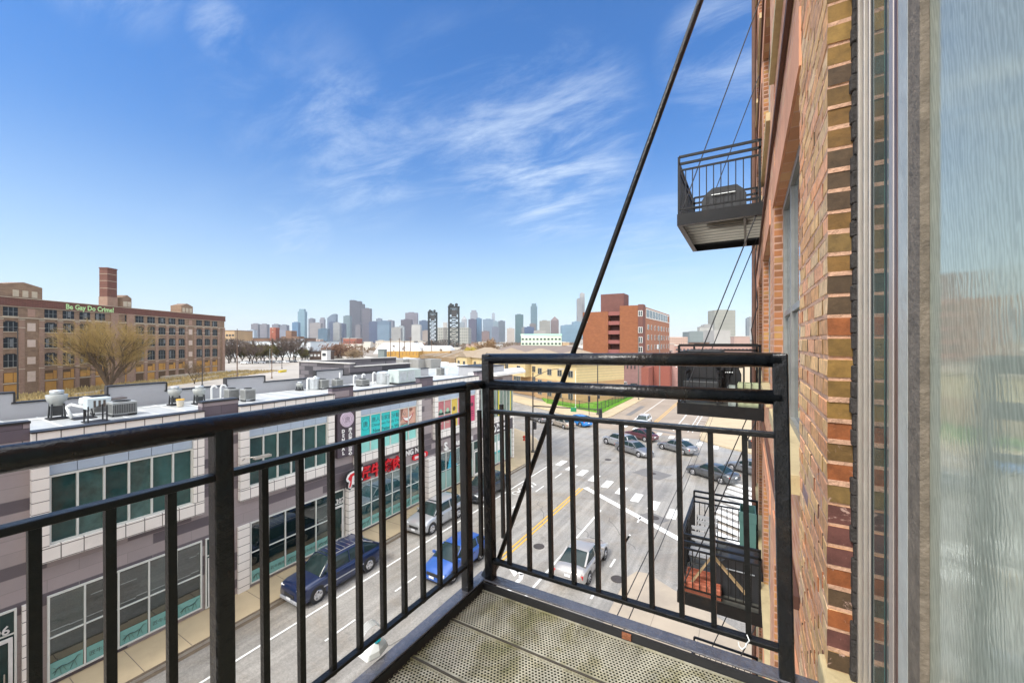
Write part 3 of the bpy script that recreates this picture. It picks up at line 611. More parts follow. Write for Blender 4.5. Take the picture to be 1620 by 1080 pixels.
g=MB(); shape(g,[(c-.62,7.55),(c-.3,7.42),(c,7.42),(c+.35,7.52),(c+.68,7.72),(c+.5,7.35),(c+.2,7.08),(c-.1,7.0),(c-.4,7.2)],xx+.004,xx+.009); g.build('lips',mat('poster_lips',(.42,.10,.09),.4),wins[3])
g=MB(); shape(g,[(c-.5,7.46),(c-.25,7.38),(c,7.37),(c+.3,7.45),(c+.5,7.56),(c+.3,7.28),(c-.0,7.12),(c-.3,7.22)],xx+.009,xx+.013); g.build('teeth',whites,wins[3])
g=MB(); shape(g,[(c+.05,7.95),(c+.2,8.08),(c+.5,8.05),(c+.55,7.9),(c+.3,7.8)],xx+.004,xx+.009); shape(g,[(c-.8,8.1),(c-.45,8.1),(c-.7,7.2),(c-.85,7.0)],xx+.004,xx+.009); g.build('nose_shadow_tone',mat('poster_brown',(.22,.10,.07),.5),wins[3])
# colourful posters in fourth bay
a,b=bays[4]; a+=.5; b-=.48; W=(b-a)/6
pc=[(.45,.15,.17),(.48,.2,.2),(.62,.45,.08),(.5,.14,.18),(.42,.08,.14),(.5,.06,.14)]
for k in range(6):
    g=MB().box(xx-.012,xx,a+k*W+.02,a+(k+1)*W-.03,5.65,8.12); g.build('colour_poster',mat('poster_%d'%k,pc[k],.35,.15,2.5),wins[4])
    g=MB(); y=a+(k+.5)*W
    if k<2: 
        for q in range(5): g.box(xx,xx+.003,y-.4+.03*q,y+.4-.03*q,6.9+.05*q,7.0+.05*q)
    g.tube((xx,y,7.25),(xx+.004,y,7.25),.2,n=14); g.box(xx,xx+.004,y-.25,y+.25,6.55,6.62); g.box(xx,xx+.004,y-.28,y+.28,6.35,6.42); g.box(xx,xx+.004,y-.2,y+.2,6.15,6.2)
    g.build('poster_motif',mat('motif_%d'%k,[(.25,.45,.35),(.3,.5,.35),(.1,.08,.03),(.7,.4,.3),(.65,.5,.1),(.1,.03,.05)][k],.5,.2,4),wins[4])
# ------------------------------------------------------------- roof plant
RZ=9.6
unit_lab=set()
def condenser(x,y,label,s=.85,h=.8,rot=0,z=RZ,mm=grey_unit):
    s*=.72; h*=.8
    o=thing('air_conditioner',label,'air conditioner',(x,y,z),'condenser units on the shop roof')
    g=MB(); g.box(x-s/2,x+s/2,y-s/2,y+s/2,z+.1,z+.14); g.box(x-s/2,x+s/2,y-s/2,y+s/2,z+.08+h-.1,z+.08+h)
    for a in (-1,1):
        for b in (-1,1): g.box(x+a*(s/2-.03),x+a*s/2,y+b*(s/2-.03),y+b*s/2,z+.1,z+h)
    g.build('casing',mm,o,bevel=.008)
    g=MB(); g.box(x-s/2+.05,x+s/2-.05,y-s/2+.05,y+s/2-.05,z+.12,z+h-.03); g.build('coil',mat('coil_dark',(.07,.07,.07),.6,.2,8),o)
    g=MB(); n=14
    for k in range(n+1):
        t=-s/2+.02+k*(s-.04)/n
        for a in (-1,1): g.box(x+t-.008,x+t+.008,y+a*(s/2-.02),y+a*(s/2-.005),z+.14,z+h-.02); g.box(x+a*(s/2-.02),x+a*(s/2-.005),y+t-.008,y+t+.008,z+.14,z+h-.02)
    g.build('louvre',mm,o)
    g=MB(); g.lathe((x,y),[(s*.36,z+h+.08),(s*.36,z+h+.13),(s*.30,z+h+.13),(s*.3,z+h+.085)],18); g.box(x-s*.45,x+s*.45,y-s*.5,y-s*.42,z,z+.1); g.box(x-s*.45,x+s*.45,y+s*.42,y+s*.5,z,z+.1); g.build('fan_guard',dark_unit,o)
def upblast(x,y,label,s=1.,z=RZ,stand=.75):
    o=thing('exhaust_fan',label,'exhaust fan',(x,y,z),'mushroom exhaust fans on the shop roof')
    s*=.47; stand*=1.55; g=MB(); z1=z+stand*s; g.lathe((x,y),[(.44*s,z1),(.46*s,z1+.3*s),(.56*s,z1+.36*s),(.66*s,z1+.6*s),(.70*s,z1+.95*s),(.66*s,z1+.98*s),(.5*s,z1+.9*s),(.48*s,z1+.9*s)],24); g.build('bowl',mat('fan_enamel',(.33,.345,.33),.45,.08,4,stain=.3,stcol=(.45,.42,.35)),o,smooth=True)
    g=MB().lathe((x,y),[(.42*s,z1+.9*s),(.46*s,z1+1.3*s),(.42*s,z1+1.36*s),(.05*s,z1+1.4*s)],20); g.build('motor_hood',galv,o,smooth=True)
    g=MB()
    for a in (-1,1):
        for b in (-1,1): g.bar((x+a*.42*s,y+b*.42*s,z+.05),(x+a*.36*s,y+b*.36*s,z1+.1),.06)
    g.box(x-.3*s,x+.3*s,y-.3*s,y+.3*s,z+.15,z1); g.build('curb_stand',dark_unit,o)
    g=MB().box(x-.7*s,x+.7*s,y-.6*s,y+.6*s,z,z+.05); g.build('drip_mat',black_matte,o)
upblast(-28.65,5.6,'large white mushroom exhaust fan at the left end of the roof',1.15)
upblast(-28.9,10.3,'left one of the twin white mushroom exhaust fans',1.0,stand=.6)
upblast(-28.1,11.2,'right one of the twin white mushroom exhaust fans',1.0,stand=.6)
upblast(-29.4,18.2,'small mushroom exhaust fan with white conical cap beside the bent pipes',.75,stand=.3)
o=thing('bucket','pale bucket with yellow rim between the twin exhaust fans','bucket',(-27.9,10.2,RZ))
MB().lathe((-27.9,10.2),[(.15,RZ),(.19,RZ+.36)],16).build('tub',mat('bucket_cream',(.55,.5,.4),.5),o); MB().lathe((-27.9,10.2),[(.2,RZ+.36),(.2,RZ+.42),(.17,RZ+.42)],16).build('rim',paint_yellow,o)
condenser(-27.3,7.55,'wide ribbed condenser unit behind the slanted air intake',1.3,.75)
condenser(-28.6,7.1,'low condenser unit tucked behind the white ducts',.9,.8)
condenser(-27.8,12.8,'left box condenser behind the dark parapet panel',.85,.85)
condenser(-26.9,13.3,'right box condenser behind the dark parapet panel',.85,.85)
condenser(-28.6,19.6,'box condenser right of the galvanised tank',.9,.85)
condenser(-28.2,20.6,'box condenser beside the thin vertical pipe',.85,.8)
condenser(-27.8,22.7,'low wide condenser with two bent pipes rising behind it',1.1,.6)
condenser(-29.6,26.6,'condenser by the rear wing parapet',.9,.9)
condenser(-30.4,29.6,'small condenser in front of the slanted grey monitors',.9,.9)
condenser(-29.2,34.2,'brown topped condenser near the corner housing',.9,.9)
condenser(-34.5,33.0,'far condenser beyond the light coloured roof edge',1.0,.9)
# angled make-up air unit on legs
x,y=-26.0,6.25
o=thing('air_intake_unit','pale blue slanted hood air intake on black legs near the roof edge','air handling unit',(x,y,RZ))
g=MB(); 
def wedge(g,x0,x1,y0,y1,z0,z1,cut):
    g.add([(x0,y0,z0),(x1,y0,z0),(x1,y1,z1-.15),(x0,y1,z1-.15),(x0,y0,z1),(x1,y0,z1),(x1,y1,z1),(x0,y1,z1)],[(3,2,1,0),(4,5,6,7),(0,1,5,4),(1,2,6,5),(2,3,7,6),(3,0,4,7)])
wedge(g,x-.3,x+.3,y-.3,y+.5,RZ+.6,RZ+1.1,0); g.build('hood',mat('pale_blue_enamel',(.48,.55,.57),.35,.06,4),o,bevel=.02)
g=MB()
for k in range(3): t=.0+k*.16; g.box(x+.301,x+.31,y-.1+t,y-.02+t,RZ+.7,RZ+1.0)
g.add([(x-.34,y+.5,RZ+1.0),(x+.34,y+.5,RZ+1.0),(x+.5,y+1.0,RZ+1.05),(x-.2,y+1.0,RZ+1.05),(x-.34,y+.5,RZ+.95),(x+.34,y+.5,RZ+.95),(x+.5,y+1.0,RZ+1.0),(x-.2,y+1.0,RZ+1.0)],[(0,1,2,3),(7,6,5,4),(0,4,5,1),(1,5,6,2),(2,6,7,3),(3,7,4,0)])
g.build('filter_slot',mat('slot_brown',(.07,.055,.045),.6),o)
g=MB()
for a in (-.28,.28):
    for b in (-.27,.35): g.bar((x+a,y+b,RZ+.03),(x+a,y+b,RZ+.75),.05)
g.box(x-.4,x+.4,y-.35,y+.45,RZ,RZ+.03); g.build('leg_frame',black_matte,o)
o=thing('roof_duct','white duct elbow on a thin stand left of the slanted air intake','duct',(-27.6,6.2,RZ))
g=MB(); g.path([(-27.7,5.9,RZ+.05),(-27.8,5.75,RZ+.6),(-27.6,5.85,RZ+.72),(-26.8,6.1,RZ+.62)],.06,10); g.build('duct',white_plastic,o,smooth=True)
g=MB(); g.lathe((-27.9,6.4),[(.18,RZ+.6),(.24,RZ+.7),(.22,RZ+.95),(.06,RZ+1.0)],16); g.build('cowl',white_plastic,o,smooth=True)
g=MB(); g.bar((-27.9,6.4,RZ),(-27.9,6.4,RZ+.7),.05); g.box(-28.2,-27.4,5.9,6.7,RZ,RZ+.03); g.bar((-27.6,6.6,RZ),(-27.7,6.5,RZ+.8),.04); g.build('stand',black_matte,o)
def gooseneck(x,y,label,h=.95,r=.055,z=RZ,d=1):
    o=MB(); pts=[(x,y,z),(x,y,z+h-.15)]+[(x,y+d*.14*(1-math.cos(R(a))),z+h-.15+.14*math.sin(R(a))) for a in (30,60,90,120,150,180)]
    o.path(pts,r,10); tag(o.build('vent_pipe',white_plastic,loc=(x,y,z)),label,'vent pipe','white bent vent pipes on the shop roof')
gooseneck(-28.5,12.0,'left one of the pair of white hooked pipes before the stepped parapet'); gooseneck(-28.6,12.55,'right one of the pair of white hooked pipes before the stepped parapet')
gooseneck(-29.0,18.55,'hooked white pipe beside the small conical cap fan',.9); gooseneck(-28.8,18.95,'hooked white pipe left of the galvanised tank',1.0)
gooseneck(-28.3,22.2,'left hooked pipe behind the low wide condenser',.9); gooseneck(-28.1,22.9,'right hooked pipe behind the low wide condenser',.95)
gooseneck(-28.2,24.1,'thin hooked pipe left of the pale round tank',1.0); gooseneck(-32,32.3,'hooked pipe before the slanted grey monitors',.7,.07,d=1); gooseneck(-30.3,34.8,'hooked pipe below the right roof monitor, left of two',.6,.07); gooseneck(-29.4,35.6,'hooked pipe below the right roof monitor, right of two',.6,.07)
o=MB().tube((-28.4,20.95,RZ),(-28.4,20.95,RZ+1.2),.05,n=10); tag(o.build('vent_pipe',white_plastic,loc=(-28.4,20.95,RZ)),'thin straight white pipe right of the box condensers','vent pipe')
o=MB().lathe((-28.95,19.1),[(.36,RZ),(.4,RZ+.1),(.4,RZ+.85),(.36,RZ+.9),(.01,RZ+.92)],18); tag(o.build('roof_tank',galv,smooth=False,loc=(-28.95,19.1,RZ)),'galvanised drum between the hooked pipes and the condensers','tank')
o=MB().lathe((-27.7,24.9),[(.6,RZ),(.65,RZ+.1),(.65,RZ+.95),(.5,RZ+1.05),(.01,RZ+1.1)],20); tag(o.build('roof_tank',galv,loc=(-27.7,24.9,RZ)),'wide pale galvanised drum left of the long green grey box','tank')
o=thing('roof_unit','long pale green air handling box on the roof edge before the dark parapet block','air handling unit',(-26.3,25.9,RZ))
MB().box(-26.9,-25.6,24.6,27.3,RZ+.15,RZ+1.25).build('casing',mat('pale_green_enamel',(.42,.48,.46),.4,.07,2,stain=.2,stcol=(.3,.33,.32)),o,bevel=.03)
g=MB(); g.box(-25.6,-25.57,24.7,25.5,RZ+.3,RZ+1.1); g.box(-25.6,-25.57,25.65,26.5,RZ+.3,RZ+1.1); g.build('access_panel',galv,o); MB().box(-26.8,-25.7,24.7,27.2,RZ,RZ+.15).build('curb_frame',dark_unit,o)
o=MB().lathe((-26.4,24.2),[(.09,RZ),(.09,RZ+.75),(.16,RZ+.78),(.16,RZ+.95)],12); tag(o.build('vent_pipe',galv,loc=(-26.4,24.2,RZ)),'short grey flue with flared cap left of the pale green box','vent pipe')
o=thing('satellite_dish','white satellite dish on the block patterned wing parapet','satellite dish',(-31.5,24.8,9.6))
g=MB(); 
c=Vector((-31.6,24.7,10.4)); dirv=Vector((.3,-.85,.35)).normalized(); A=dirv.orthogonal().normalized(); B=dirv.cross(A)
rings=[(0,0),(.2,.02),(.38,.08),(.5,.15)]; vs=[];n=20
for r_,dz in rings[1:]:
    for k in range(n): vs.append(c+A*r_*math.cos(2*math.pi*k/n)+B*r_*math.sin(2*math.pi*k/n)+dirv*dz)
vs.append(c); fs=[(j*n+k,j*n+(k+1)%n,(j+1)*n+(k+1)%n,(j+1)*n+k) for j in range(2) for k in range(n)]+[(3*n,(k+1)%n,k) for k in range(n)]
g.add(vs,fs); g.tube(c+dirv*.02,c+dirv*.5,.012); g.build('dish',white_plastic,o); MB().tube((-31.6,24.8,9.6),(-31.6,24.75,10.35),.03).build('mast',galv,o)
# ================================================================= OUR BUILDING (brick loft)
WX=.236
bkc=[(.36,.15,.055),(.42,.20,.08),(.27,.11,.045),(.45,.26,.11),(.20,.085,.045),(.38,.13,.06),(.48,.28,.13)]
loft_brick=bricks('loft_brick',(0,1),[(.56,.25,.12),(.66,.34,.17),(.48,.19,.10),(.68,.40,.20),(.58,.24,.13)],(.62,.36,.25),.205,.0705,.009,.5,.85,.15,.6,.35,(.28,.15,.09),bdist=.006)
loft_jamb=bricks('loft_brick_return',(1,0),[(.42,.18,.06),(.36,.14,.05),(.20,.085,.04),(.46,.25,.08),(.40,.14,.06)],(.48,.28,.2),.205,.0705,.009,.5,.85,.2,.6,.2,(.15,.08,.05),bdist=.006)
stone=mat('sill_stone',(.50,.40,.22),.8,.15,5,bump=.4,bscale=40,stain=.4,stcol=(.3,.22,.12))
fr_g=mat('loft_window_frame',(.27,.27,.25),.4,.15,8,metal=.3,stain=.3,stcol=(.15,.15,.14))
loft=thing('brick_loft_building','red and tan brick loft building rising along the right edge of the view','building',(4,0,0))
OPEN=[(-16.7,-14.3),(-13.5,-11.1),(-10.2,-7.8),(-7,-4.6),(-3.8,-1.4),(-.62,1.727),(2.6,4.96),(5.83,8.2),(9.05,11.4),(12.2,13.9)]
ST=3.48; levels=[-3,-2,-1,0,1,2,3]
YE=14.9
g=MB()
# vertical piers (full height), split round the modelled near pier
prev=-30
for a,b in OPEN+[(YE,YE)]:
    y0,y1=prev,a; prev=b
    if y1<=y0: continue
    if abs(y0-1.727)<.01: g.box(WX,WX+.5,y0,y1,0.15,11.2); g.box(WX,WX+.5,y0,y1,16.2,27.5)
    else: g.box(WX,WX+.5,y0,y1,0.15,27.5)
for k in levels:
    zs=12.6+ST*k; zt=zs-ST+ (14.69-12.6)
    for a,b in OPEN:
        near=abs(b-1.727)<.01
        lo=max(.15,zt)
        hi=zs-.06 if not(near) else 12.13+ST*k
        g.box(WX+.005,WX+.4,a,b,lo,hi)
for a,b in OPEN: g.box(WX+.005,WX+.4,a,b,14.69+3*ST,27.5)
g.box(WX+.5,8,-30,YE,.15,27.4)
g.build('wall',loft_brick,loft)
g=MB().box(WX+.05,8.05,YE,YE+.02,.15,27.4); g.build('end_wall',loft_jamb,loft)
# returns of the far openings in frontal bricks
g=MB()
for a,b in OPEN[6:]:
    for k in levels: g.box(WX+.002,WX+.12,b-.003,b-.0005,12.6+ST*k,14.69+ST*k)
g.split('reveal',loft_jamb,loft)
g=MB()
for k in (-1,0,1,2): g.box(WX-.03,WX,2.6,YE,15.36+ST*k,15.43+ST*k)
g.split('string_course',mat('dark_ledge',(.10,.045,.03),.8),loft)
g=MB()
for k in levels:
    for a,b in OPEN[6:]: g.box(WX-.012,WX+.003,a-.1,b+.1,14.70+ST*k,15.0+ST*k)
g.split('lintel_band',mat('lintel_band',(.62,.30,.17),.85,.15,3,bump=.4,bscale=25,stain=.4,stcol=(.35,.15,.08)),loft)
g=MB()
for k in levels:
    for a,b in OPEN[6:]+OPEN[:5]: g.box(WX-.045,WX+.16,a-.04,b+.04,12.5+ST*k,12.6+ST*k)
g.split('window_sill',stone,loft)
pane_l=glass('loft_window_glass',(.10,.13,.13),.02,.4,1.5)
for k in levels:
    for a,b in OPEN:
        if k==0 and abs(b-1.727)<.01: continue
        if a<0 and k>1: continue
        fr=MB(); x0,x1=WX+.075,WX+.15; z0,z1=12.6+ST*k,14.69+ST*k
        fr.box(x0,x1,a,a+.07,z0,z1); fr.box(x0,x1,b-.07,b,z0,z1); fr.box(x0,x1,a+.07,b-.07,z1-.07,z1); fr.box(x0,x1,a+.07,b-.07,z0,z0+.06)
        fr.box(x0+.005,x1,a+.75,a+.82,z0+.06,z1-.07); fr.box(x0+.005,x1,b-.82,b-.75,z0+.06,z1-.07); fr.box(x0+.01,x1,a+.07,b-.07,z0+.95,z0+1.0)
        f=fr.build('window',fr_g,loft)
        MB().box(x0+.03,x0+.045,a+.05,b-.05,z0+.05,z1-.05).build('pane',pane_l,f)
# downspout and cable
MB().tube((WX-.08,13.6,.2),(WX-.08,13.6,27.4),.06,n=10).build('downspout',mat('rusty_pipe',(.12,.06,.04),.7,.3,3),loft)
MB().path([(WX-.015,12.1,16),(WX-.1,12.0,15.2),(WX-.02,11.9,14.2),(WX-.16,12.0,13.6),(WX-.03,12.1,12.6)],.012,6).build('cable',black_matte,loft)
# ---- near pier: individual bricks with squeezed mortar
brk,bt,bb=newmat('hand_laid_brick'); 
at=N(bt,'ShaderNodeAttribute',attribute_name='Col'); tcn=N(bt,'ShaderNodeTexCoord')
nz=N(bt,'ShaderNodeTexNoise',i_Scale=21.0,i_Detail=8.0,i_Roughness=.7); L(bt,tcn.outputs['Object'],nz.inputs['Vector'])
mr_=N(bt,'ShaderNodeMapRange'); L(bt,nz.outputs[0],mr_.inputs[0]); mr_.inputs[1].default_value=.25; mr_.inputs[2].default_value=.75; mr_.inputs[3].default_value=.5; mr_.inputs[4].default_value=1.4
vm_=N(bt,'ShaderNodeVectorMath',operation='SCALE'); L(bt,at.outputs['Color'],vm_.inputs[0]); L(bt,mr_.outputs[0],vm_.inputs['Scale'])
ns=N(bt,'ShaderNodeTexNoise',i_Scale=9.0,i_Detail=9.0,i_Roughness=.75,i_Distortion=.8); L(bt,tcn.outputs['Object'],ns.inputs['Vector'])
ms_=N(bt,'ShaderNodeMapRange'); L(bt,ns.outputs[0],ms_.inputs[0]); ms_.inputs[1].default_value=.58; ms_.inputs[2].default_value=.62
sz=N(bt,'ShaderNodeSeparateXYZ'); gmn=N(bt,'ShaderNodeNewGeometry'); L(bt,gmn.outputs['Position'],sz.inputs[0])
lowz=N(bt,'ShaderNodeMapRange'); L(bt,sz.outputs[2],lowz.inputs[0]); lowz.inputs[1].default_value=13.15; lowz.inputs[2].default_value=12.8
mk=M(bt,'MULTIPLY',ms_.outputs[0],lowz.outputs[0])
mxb=N(bt,'ShaderNodeMix',data_type='RGBA'); L(bt,mk,mxb.inputs[0]); L(bt,vm_.outputs[0],mxb.inputs[6]); mxb.inputs[7].default_value=(.47,.31,.25,1)
L(bt,mxb.outputs[2],bb.inputs['Base Color']); bb.inputs['Roughness'].default_value=.8
bmp=N(bt,'ShaderNodeBump',i_Strength=.8,i_Distance=.004); L(bt,nz.outputs[0],bmp.inputs['Height']); L(bt,bmp.outputs[0],bb.inputs['Normal'])
mortar=mat('mortar_pink',(.58,.35,.23),.9,.18,14,bump=1,bscale=60,stain=.3,stcol=(.35,.2,.14))
r2=random.Random(5)
facec=[(.72,.38,.16),(.76,.46,.20),(.74,.34,.15),(.66,.40,.17),(.76,.38,.20),(.70,.47,.25),(.56,.30,.14)]  # strong light on the street face put into these colours
jambc=[(.22,.125,.03),(.16,.09,.025),(.27,.16,.04),(.09,.055,.028),(.19,.10,.025),(.27,.085,.025),(.08,.05,.025),(.21,.13,.04)]  # same bricks on the jamb side, darkened for its weaker light
g=MB(); mo=MB()
Y0b,Y1b=1.727,2.6; zc=11.2; row=0; H=.0705
def jb(v,a=.0016): return v+r2.uniform(-a,a)
while zc<16.2:
    z0,z1=zc+.006,zc+H-.006
    cuts=[Y0b]+([Y0b+.10] if row%2 else [Y0b+.205]); 
    while cuts[-1]+.215<Y1b: cuts.append(cuts[-1]+.211)
    cuts.append(Y1b)
    low=zc<12.75
    for i in range(len(cuts)-1):
        a,b=cuts[i]+(.0 if i==0 else .005),cuts[i+1]-.005
        if b-a<.03: continue
        first=i==0
        c=r2.choice(facec)
        if r2.random()<.02: c=(.30,.20,.20)
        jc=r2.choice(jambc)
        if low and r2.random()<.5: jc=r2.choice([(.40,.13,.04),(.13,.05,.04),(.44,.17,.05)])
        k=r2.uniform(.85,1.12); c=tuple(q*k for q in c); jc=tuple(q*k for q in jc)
        px=-r2.uniform(.001,.003)
        x0,x1=WX+px,WX+.095
        dy=-r2.uniform(0,.006) if first else 0
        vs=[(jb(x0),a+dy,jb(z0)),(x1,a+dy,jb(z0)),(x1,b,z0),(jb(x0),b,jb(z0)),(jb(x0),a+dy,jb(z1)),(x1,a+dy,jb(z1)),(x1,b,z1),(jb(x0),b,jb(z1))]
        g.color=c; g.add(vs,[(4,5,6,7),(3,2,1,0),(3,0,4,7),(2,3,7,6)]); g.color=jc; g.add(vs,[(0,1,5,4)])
    # mortar bed, a little proud and ragged towards the jamb
    n=10
    for q in range(n):
        ya=Y0b+(Y1b-Y0b)*q/n; yb=Y0b+(Y1b-Y0b)*(q+1)/n
        pr=-r2.uniform(-.001,.0022)
        mo.box(WX+pr,WX+.09,ya-(r2.uniform(-.002,.006) if q==0 else 0),yb,zc-.0075+r2.uniform(-.002,.002),zc+.0075+r2.uniform(-.002,.003))
    zc+=H; row+=1
mo.box(WX+.003,WX+.3,Y0b+.004,Y1b,11.2,16.2)
g.color=None
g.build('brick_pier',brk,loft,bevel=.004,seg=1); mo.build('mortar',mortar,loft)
# stone sill end under the door opening
MB().box(WX-.02,WX+.2,1.45,1.80,12.10,12.19).build('door_sill',stone,loft,bevel=.01)
# ---- sliding door in our own opening (profiles run vertically)
dz0,dz1=11.9,15.6
d=thing('sliding_door','grey metal framed sliding glass door with rippled reflections beside the balcony','door',(.33,1.3,12.15))
g=MB(); n=70
for k in range(n):
    za=dz0+(dz1-dz0)*k/n; zb=dz0+(dz1-dz0)*(k+1)/n
    g.box(WX+.055+r2.uniform(0,.01),WX+.105,1.70-r2.uniform(0,.010),1.745,za,zb)
g.build('sealant',mat('caulk_dark',(.045,.04,.036),.95,.5,30,bump=1.2,bscale=60),d,bevel=.004,seg=1)
g=MB(); gx=WX+.07
for y,w,dx in [(1.687,.013,.0),(1.655,.013,.008),(1.626,.010,.002),(1.598,.013,.012),(1.573,.010,.004)]: g.box(gx+dx,gx+.08,y-w,y+w*.6,dz0,dz1)
g.split('jamb_profile',mat('anodised',(.46,.42,.36),.35,.12,12,metal=.4),d,bevel=.002)
g=MB().box(gx+.010,gx+.06,1.437,1.552,dz0,dz1); g.build('side_light_glass',glass('side_light',(.055,.10,.09),.05,.6,3),d)
g=MB(); g.box(gx+.016,gx+.08,1.669,1.672,dz0,dz1); g.box(gx+.016,gx+.08,1.638,1.642,dz0,dz1); g.box(gx+.008,gx+.08,1.553,1.560,dz0,dz1); g.box(gx+.012,gx+.08,1.412,1.436,dz0,dz1); g.split('gasket',black_matte,d)
g=MB(); g.box(gx+.002,gx+.08,1.33,1.365,dz0,dz1); g.build('stile',mat('stile_pale',(.40,.35,.31),.35,.08,14,metal=.3),d,bevel=.004)
g=MB(); g.box(gx+.004,gx+.08,1.306,1.329,dz0,dz1); g.build('inner_stile',mat('stile_brown',(.10,.055,.045),.4,.2,14),d,bevel=.003)
MB().box(gx+.01,gx+.05,1.366,1.411,dz0,dz1).build('inner_glass_strip',glass('pale_strip',(.16,.22,.20),.08,.3,3,.4),d)
MB().box(gx+.006,gx+.02,1.238,1.305,dz0,dz1).build('pane_glint_strip',mat('pane_glint_pale',(.44,.46,.42),.35,.18,9,bump=.3,bscale=20),d)  # pale strip along the pane edge, bright reflection put into its colour
# rippled pane
pm,pt,pb=newmat('rippled_glass'); 
pc_=N(pt,'ShaderNodeTexCoord'); mpn=N(pt,'ShaderNodeMapping'); mpn.inputs['Scale'].default_value=(1,5.5,1); L(pt,pc_.outputs['Object'],mpn.inputs[0])
w1=N(pt,'ShaderNodeTexNoise',i_Scale=7.0,i_Detail=6.0,i_Roughness=.6,i_Distortion=1.6); L(pt,mpn.outputs[0],w1.inputs['Vector'])
mp2=N(pt,'ShaderNodeMapping'); mp2.inputs['Scale'].default_value=(1,18,2.2); L(pt,pc_.outputs['Object'],mp2.inputs[0])
w2=N(pt,'ShaderNodeTexNoise',i_Scale=14.0,i_Detail=3.0,i_Distortion=.5); L(pt,mp2.outputs[0],w2.inputs['Vector'])
wvm=N(pt,'ShaderNodeMapping'); wvm.inputs['Rotation'].default_value=(R(28),0,0); wvm.inputs['Scale'].default_value=(1,1,.28); L(pt,pc_.outputs['Object'],wvm.inputs[0])
wv=N(pt,'ShaderNodeTexWave',wave_type='BANDS',bands_direction='Y',i_Scale=30.0,i_Distortion=9.0,i_Detail=4.0,i_Detail_Scale=1.6); L(pt,wvm.outputs[0],wv.inputs['Vector'])
hh=M(pt,'ADD',M(pt,'MULTIPLY',w1.outputs[0],.55),M(pt,'ADD',M(pt,'MULTIPLY',w2.outputs[0],.4),M(pt,'MULTIPLY',wv.outputs['Fac'],.28)))
bp_=N(pt,'ShaderNodeBump',i_Strength=.05,i_Distance=.003); L(pt,hh,bp_.inputs['Height']); L(pt,bp_.outputs[0],pb.inputs['Normal'])
crp=N(pt,'ShaderNodeMapRange'); L(pt,hh,crp.inputs[0]); crp.inputs[1].default_value=.4; crp.inputs[2].default_value=.85; crp.inputs[3].default_value=.82; crp.inputs[4].default_value=1.16
vmp=N(pt,'ShaderNodeVectorMath',operation='SCALE'); vmp.inputs[0].default_value=(.46,.50,.40); L(pt,crp.outputs[0],vmp.inputs['Scale']); L(pt,vmp.outputs[0],pb.inputs['Base Color'])
pb.inputs['Roughness'].default_value=.03; pb.inputs['IOR'].default_value=1.5; pb.inputs['Specular IOR Level'].default_value=.3; pb.inputs['Metallic'].default_value=.27
MB().box(gx+.022,gx+.034,-.6,1.30,dz0,dz1).build('pane',pm,d)
g=MB(); g.box(gx+.0065,gx+.0215,1.165,1.2375,dz0,dz1); g.build('fabric_edge',mat('screen_edge',(.17,.14,.105),.8,.4,25,bump=.6,bscale=60),d)
g=MB(); g.box(gx,gx+.09,-.62,1.66,dz0-.1,dz0); g.box(gx,gx+.09,-.62,1.66,dz1,dz1+.2); g.build('track',mat('anodised',(.46,.42,.36)),d)
MB().box(WX,WX+.4,-.62,1.727,dz1+.0,16.2).build('door_head_wall',loft_brick,loft)
# ================================================================= OUR BALCONY (leans out very slightly)
OX,OZ=-1.1,12.15
bal=thing('balcony','black iron balcony with perforated deck and railing in the foreground','balcony',(OX,0,OZ))
bal.rotation_euler=(0,-.018,0)
iron2=mat('black_iron_blistered',(.006,.007,.009),.24,.6,16,bump=.6,bscale=22,spec=.42,stain=.3,stcol=(.045,.032,.022))
YF=1.60
def rail(p,q,r,m=iron2,name='rail',n=16):
    MB().tube(p,q,r,n=n).build(name,m,bal,smooth=True)
rail((-1.1,-1.6,13.095),(-1.1,1.47,13.095),.0245,name='top_rail')
MB().tube((-1.1,1.44,13.095),(-1.07,1.60,13.095),.021,n=12).build('top_rail',iron2,bal,smooth=True)
rail((-1.06,YF,13.217),(.115,YF,13.217),.0245,name='top_rail')
rail((-1.06,YF,13.093),(.115,YF,13.093),.0245,name='second_rail')
MB().bar((-1.1,-1.6,12.972),(-1.1,1.47,12.972),.032,.016).build('middle_rail',black_iron,bal,bevel=.003)
MB().bar((-1.1,-1.6,12.286),(-1.1,1.47,12.286),.026,.013).build('bottom_rail',black_iron,bal,bevel=.003)
MB().bar((-1.05,YF,12.967),(.11,YF,12.967),.032,.018).build('middle_rail',black_iron,bal,bevel=.003)
MB().bar((-1.05,YF,12.262),(.11,YF,12.262),.032,.016).build('bottom_rail',black_iron,bal,bevel=.003)
for y in (-.51,.49,1.477): MB().bar((-1.1,y,12.15),(-1.1,y,13.09),.042).build('post',iron2,bal,bevel=.006)
for x,zt in ((-1.055,13.217),(.111,13.217)): MB().bar((x,YF,12.13),(x,YF,zt+.022),.044).build('post',iron2,bal,bevel=.006)
for k in range(-20,14):
    y=.49+.1*k
    if min(abs(y-q) for q in (-.51,.49,1.477))<.03 : continue
    MB().bar((-1.1,y,12.275),(-1.1,y,12.97),.0165).build('baluster',black_iron,bal)
for k in range(1,11):
    x=-1.055+.106*k; MB().bar((x,YF,12.255),(x,YF,12.965),.0175).build('baluster',black_iron,bal)
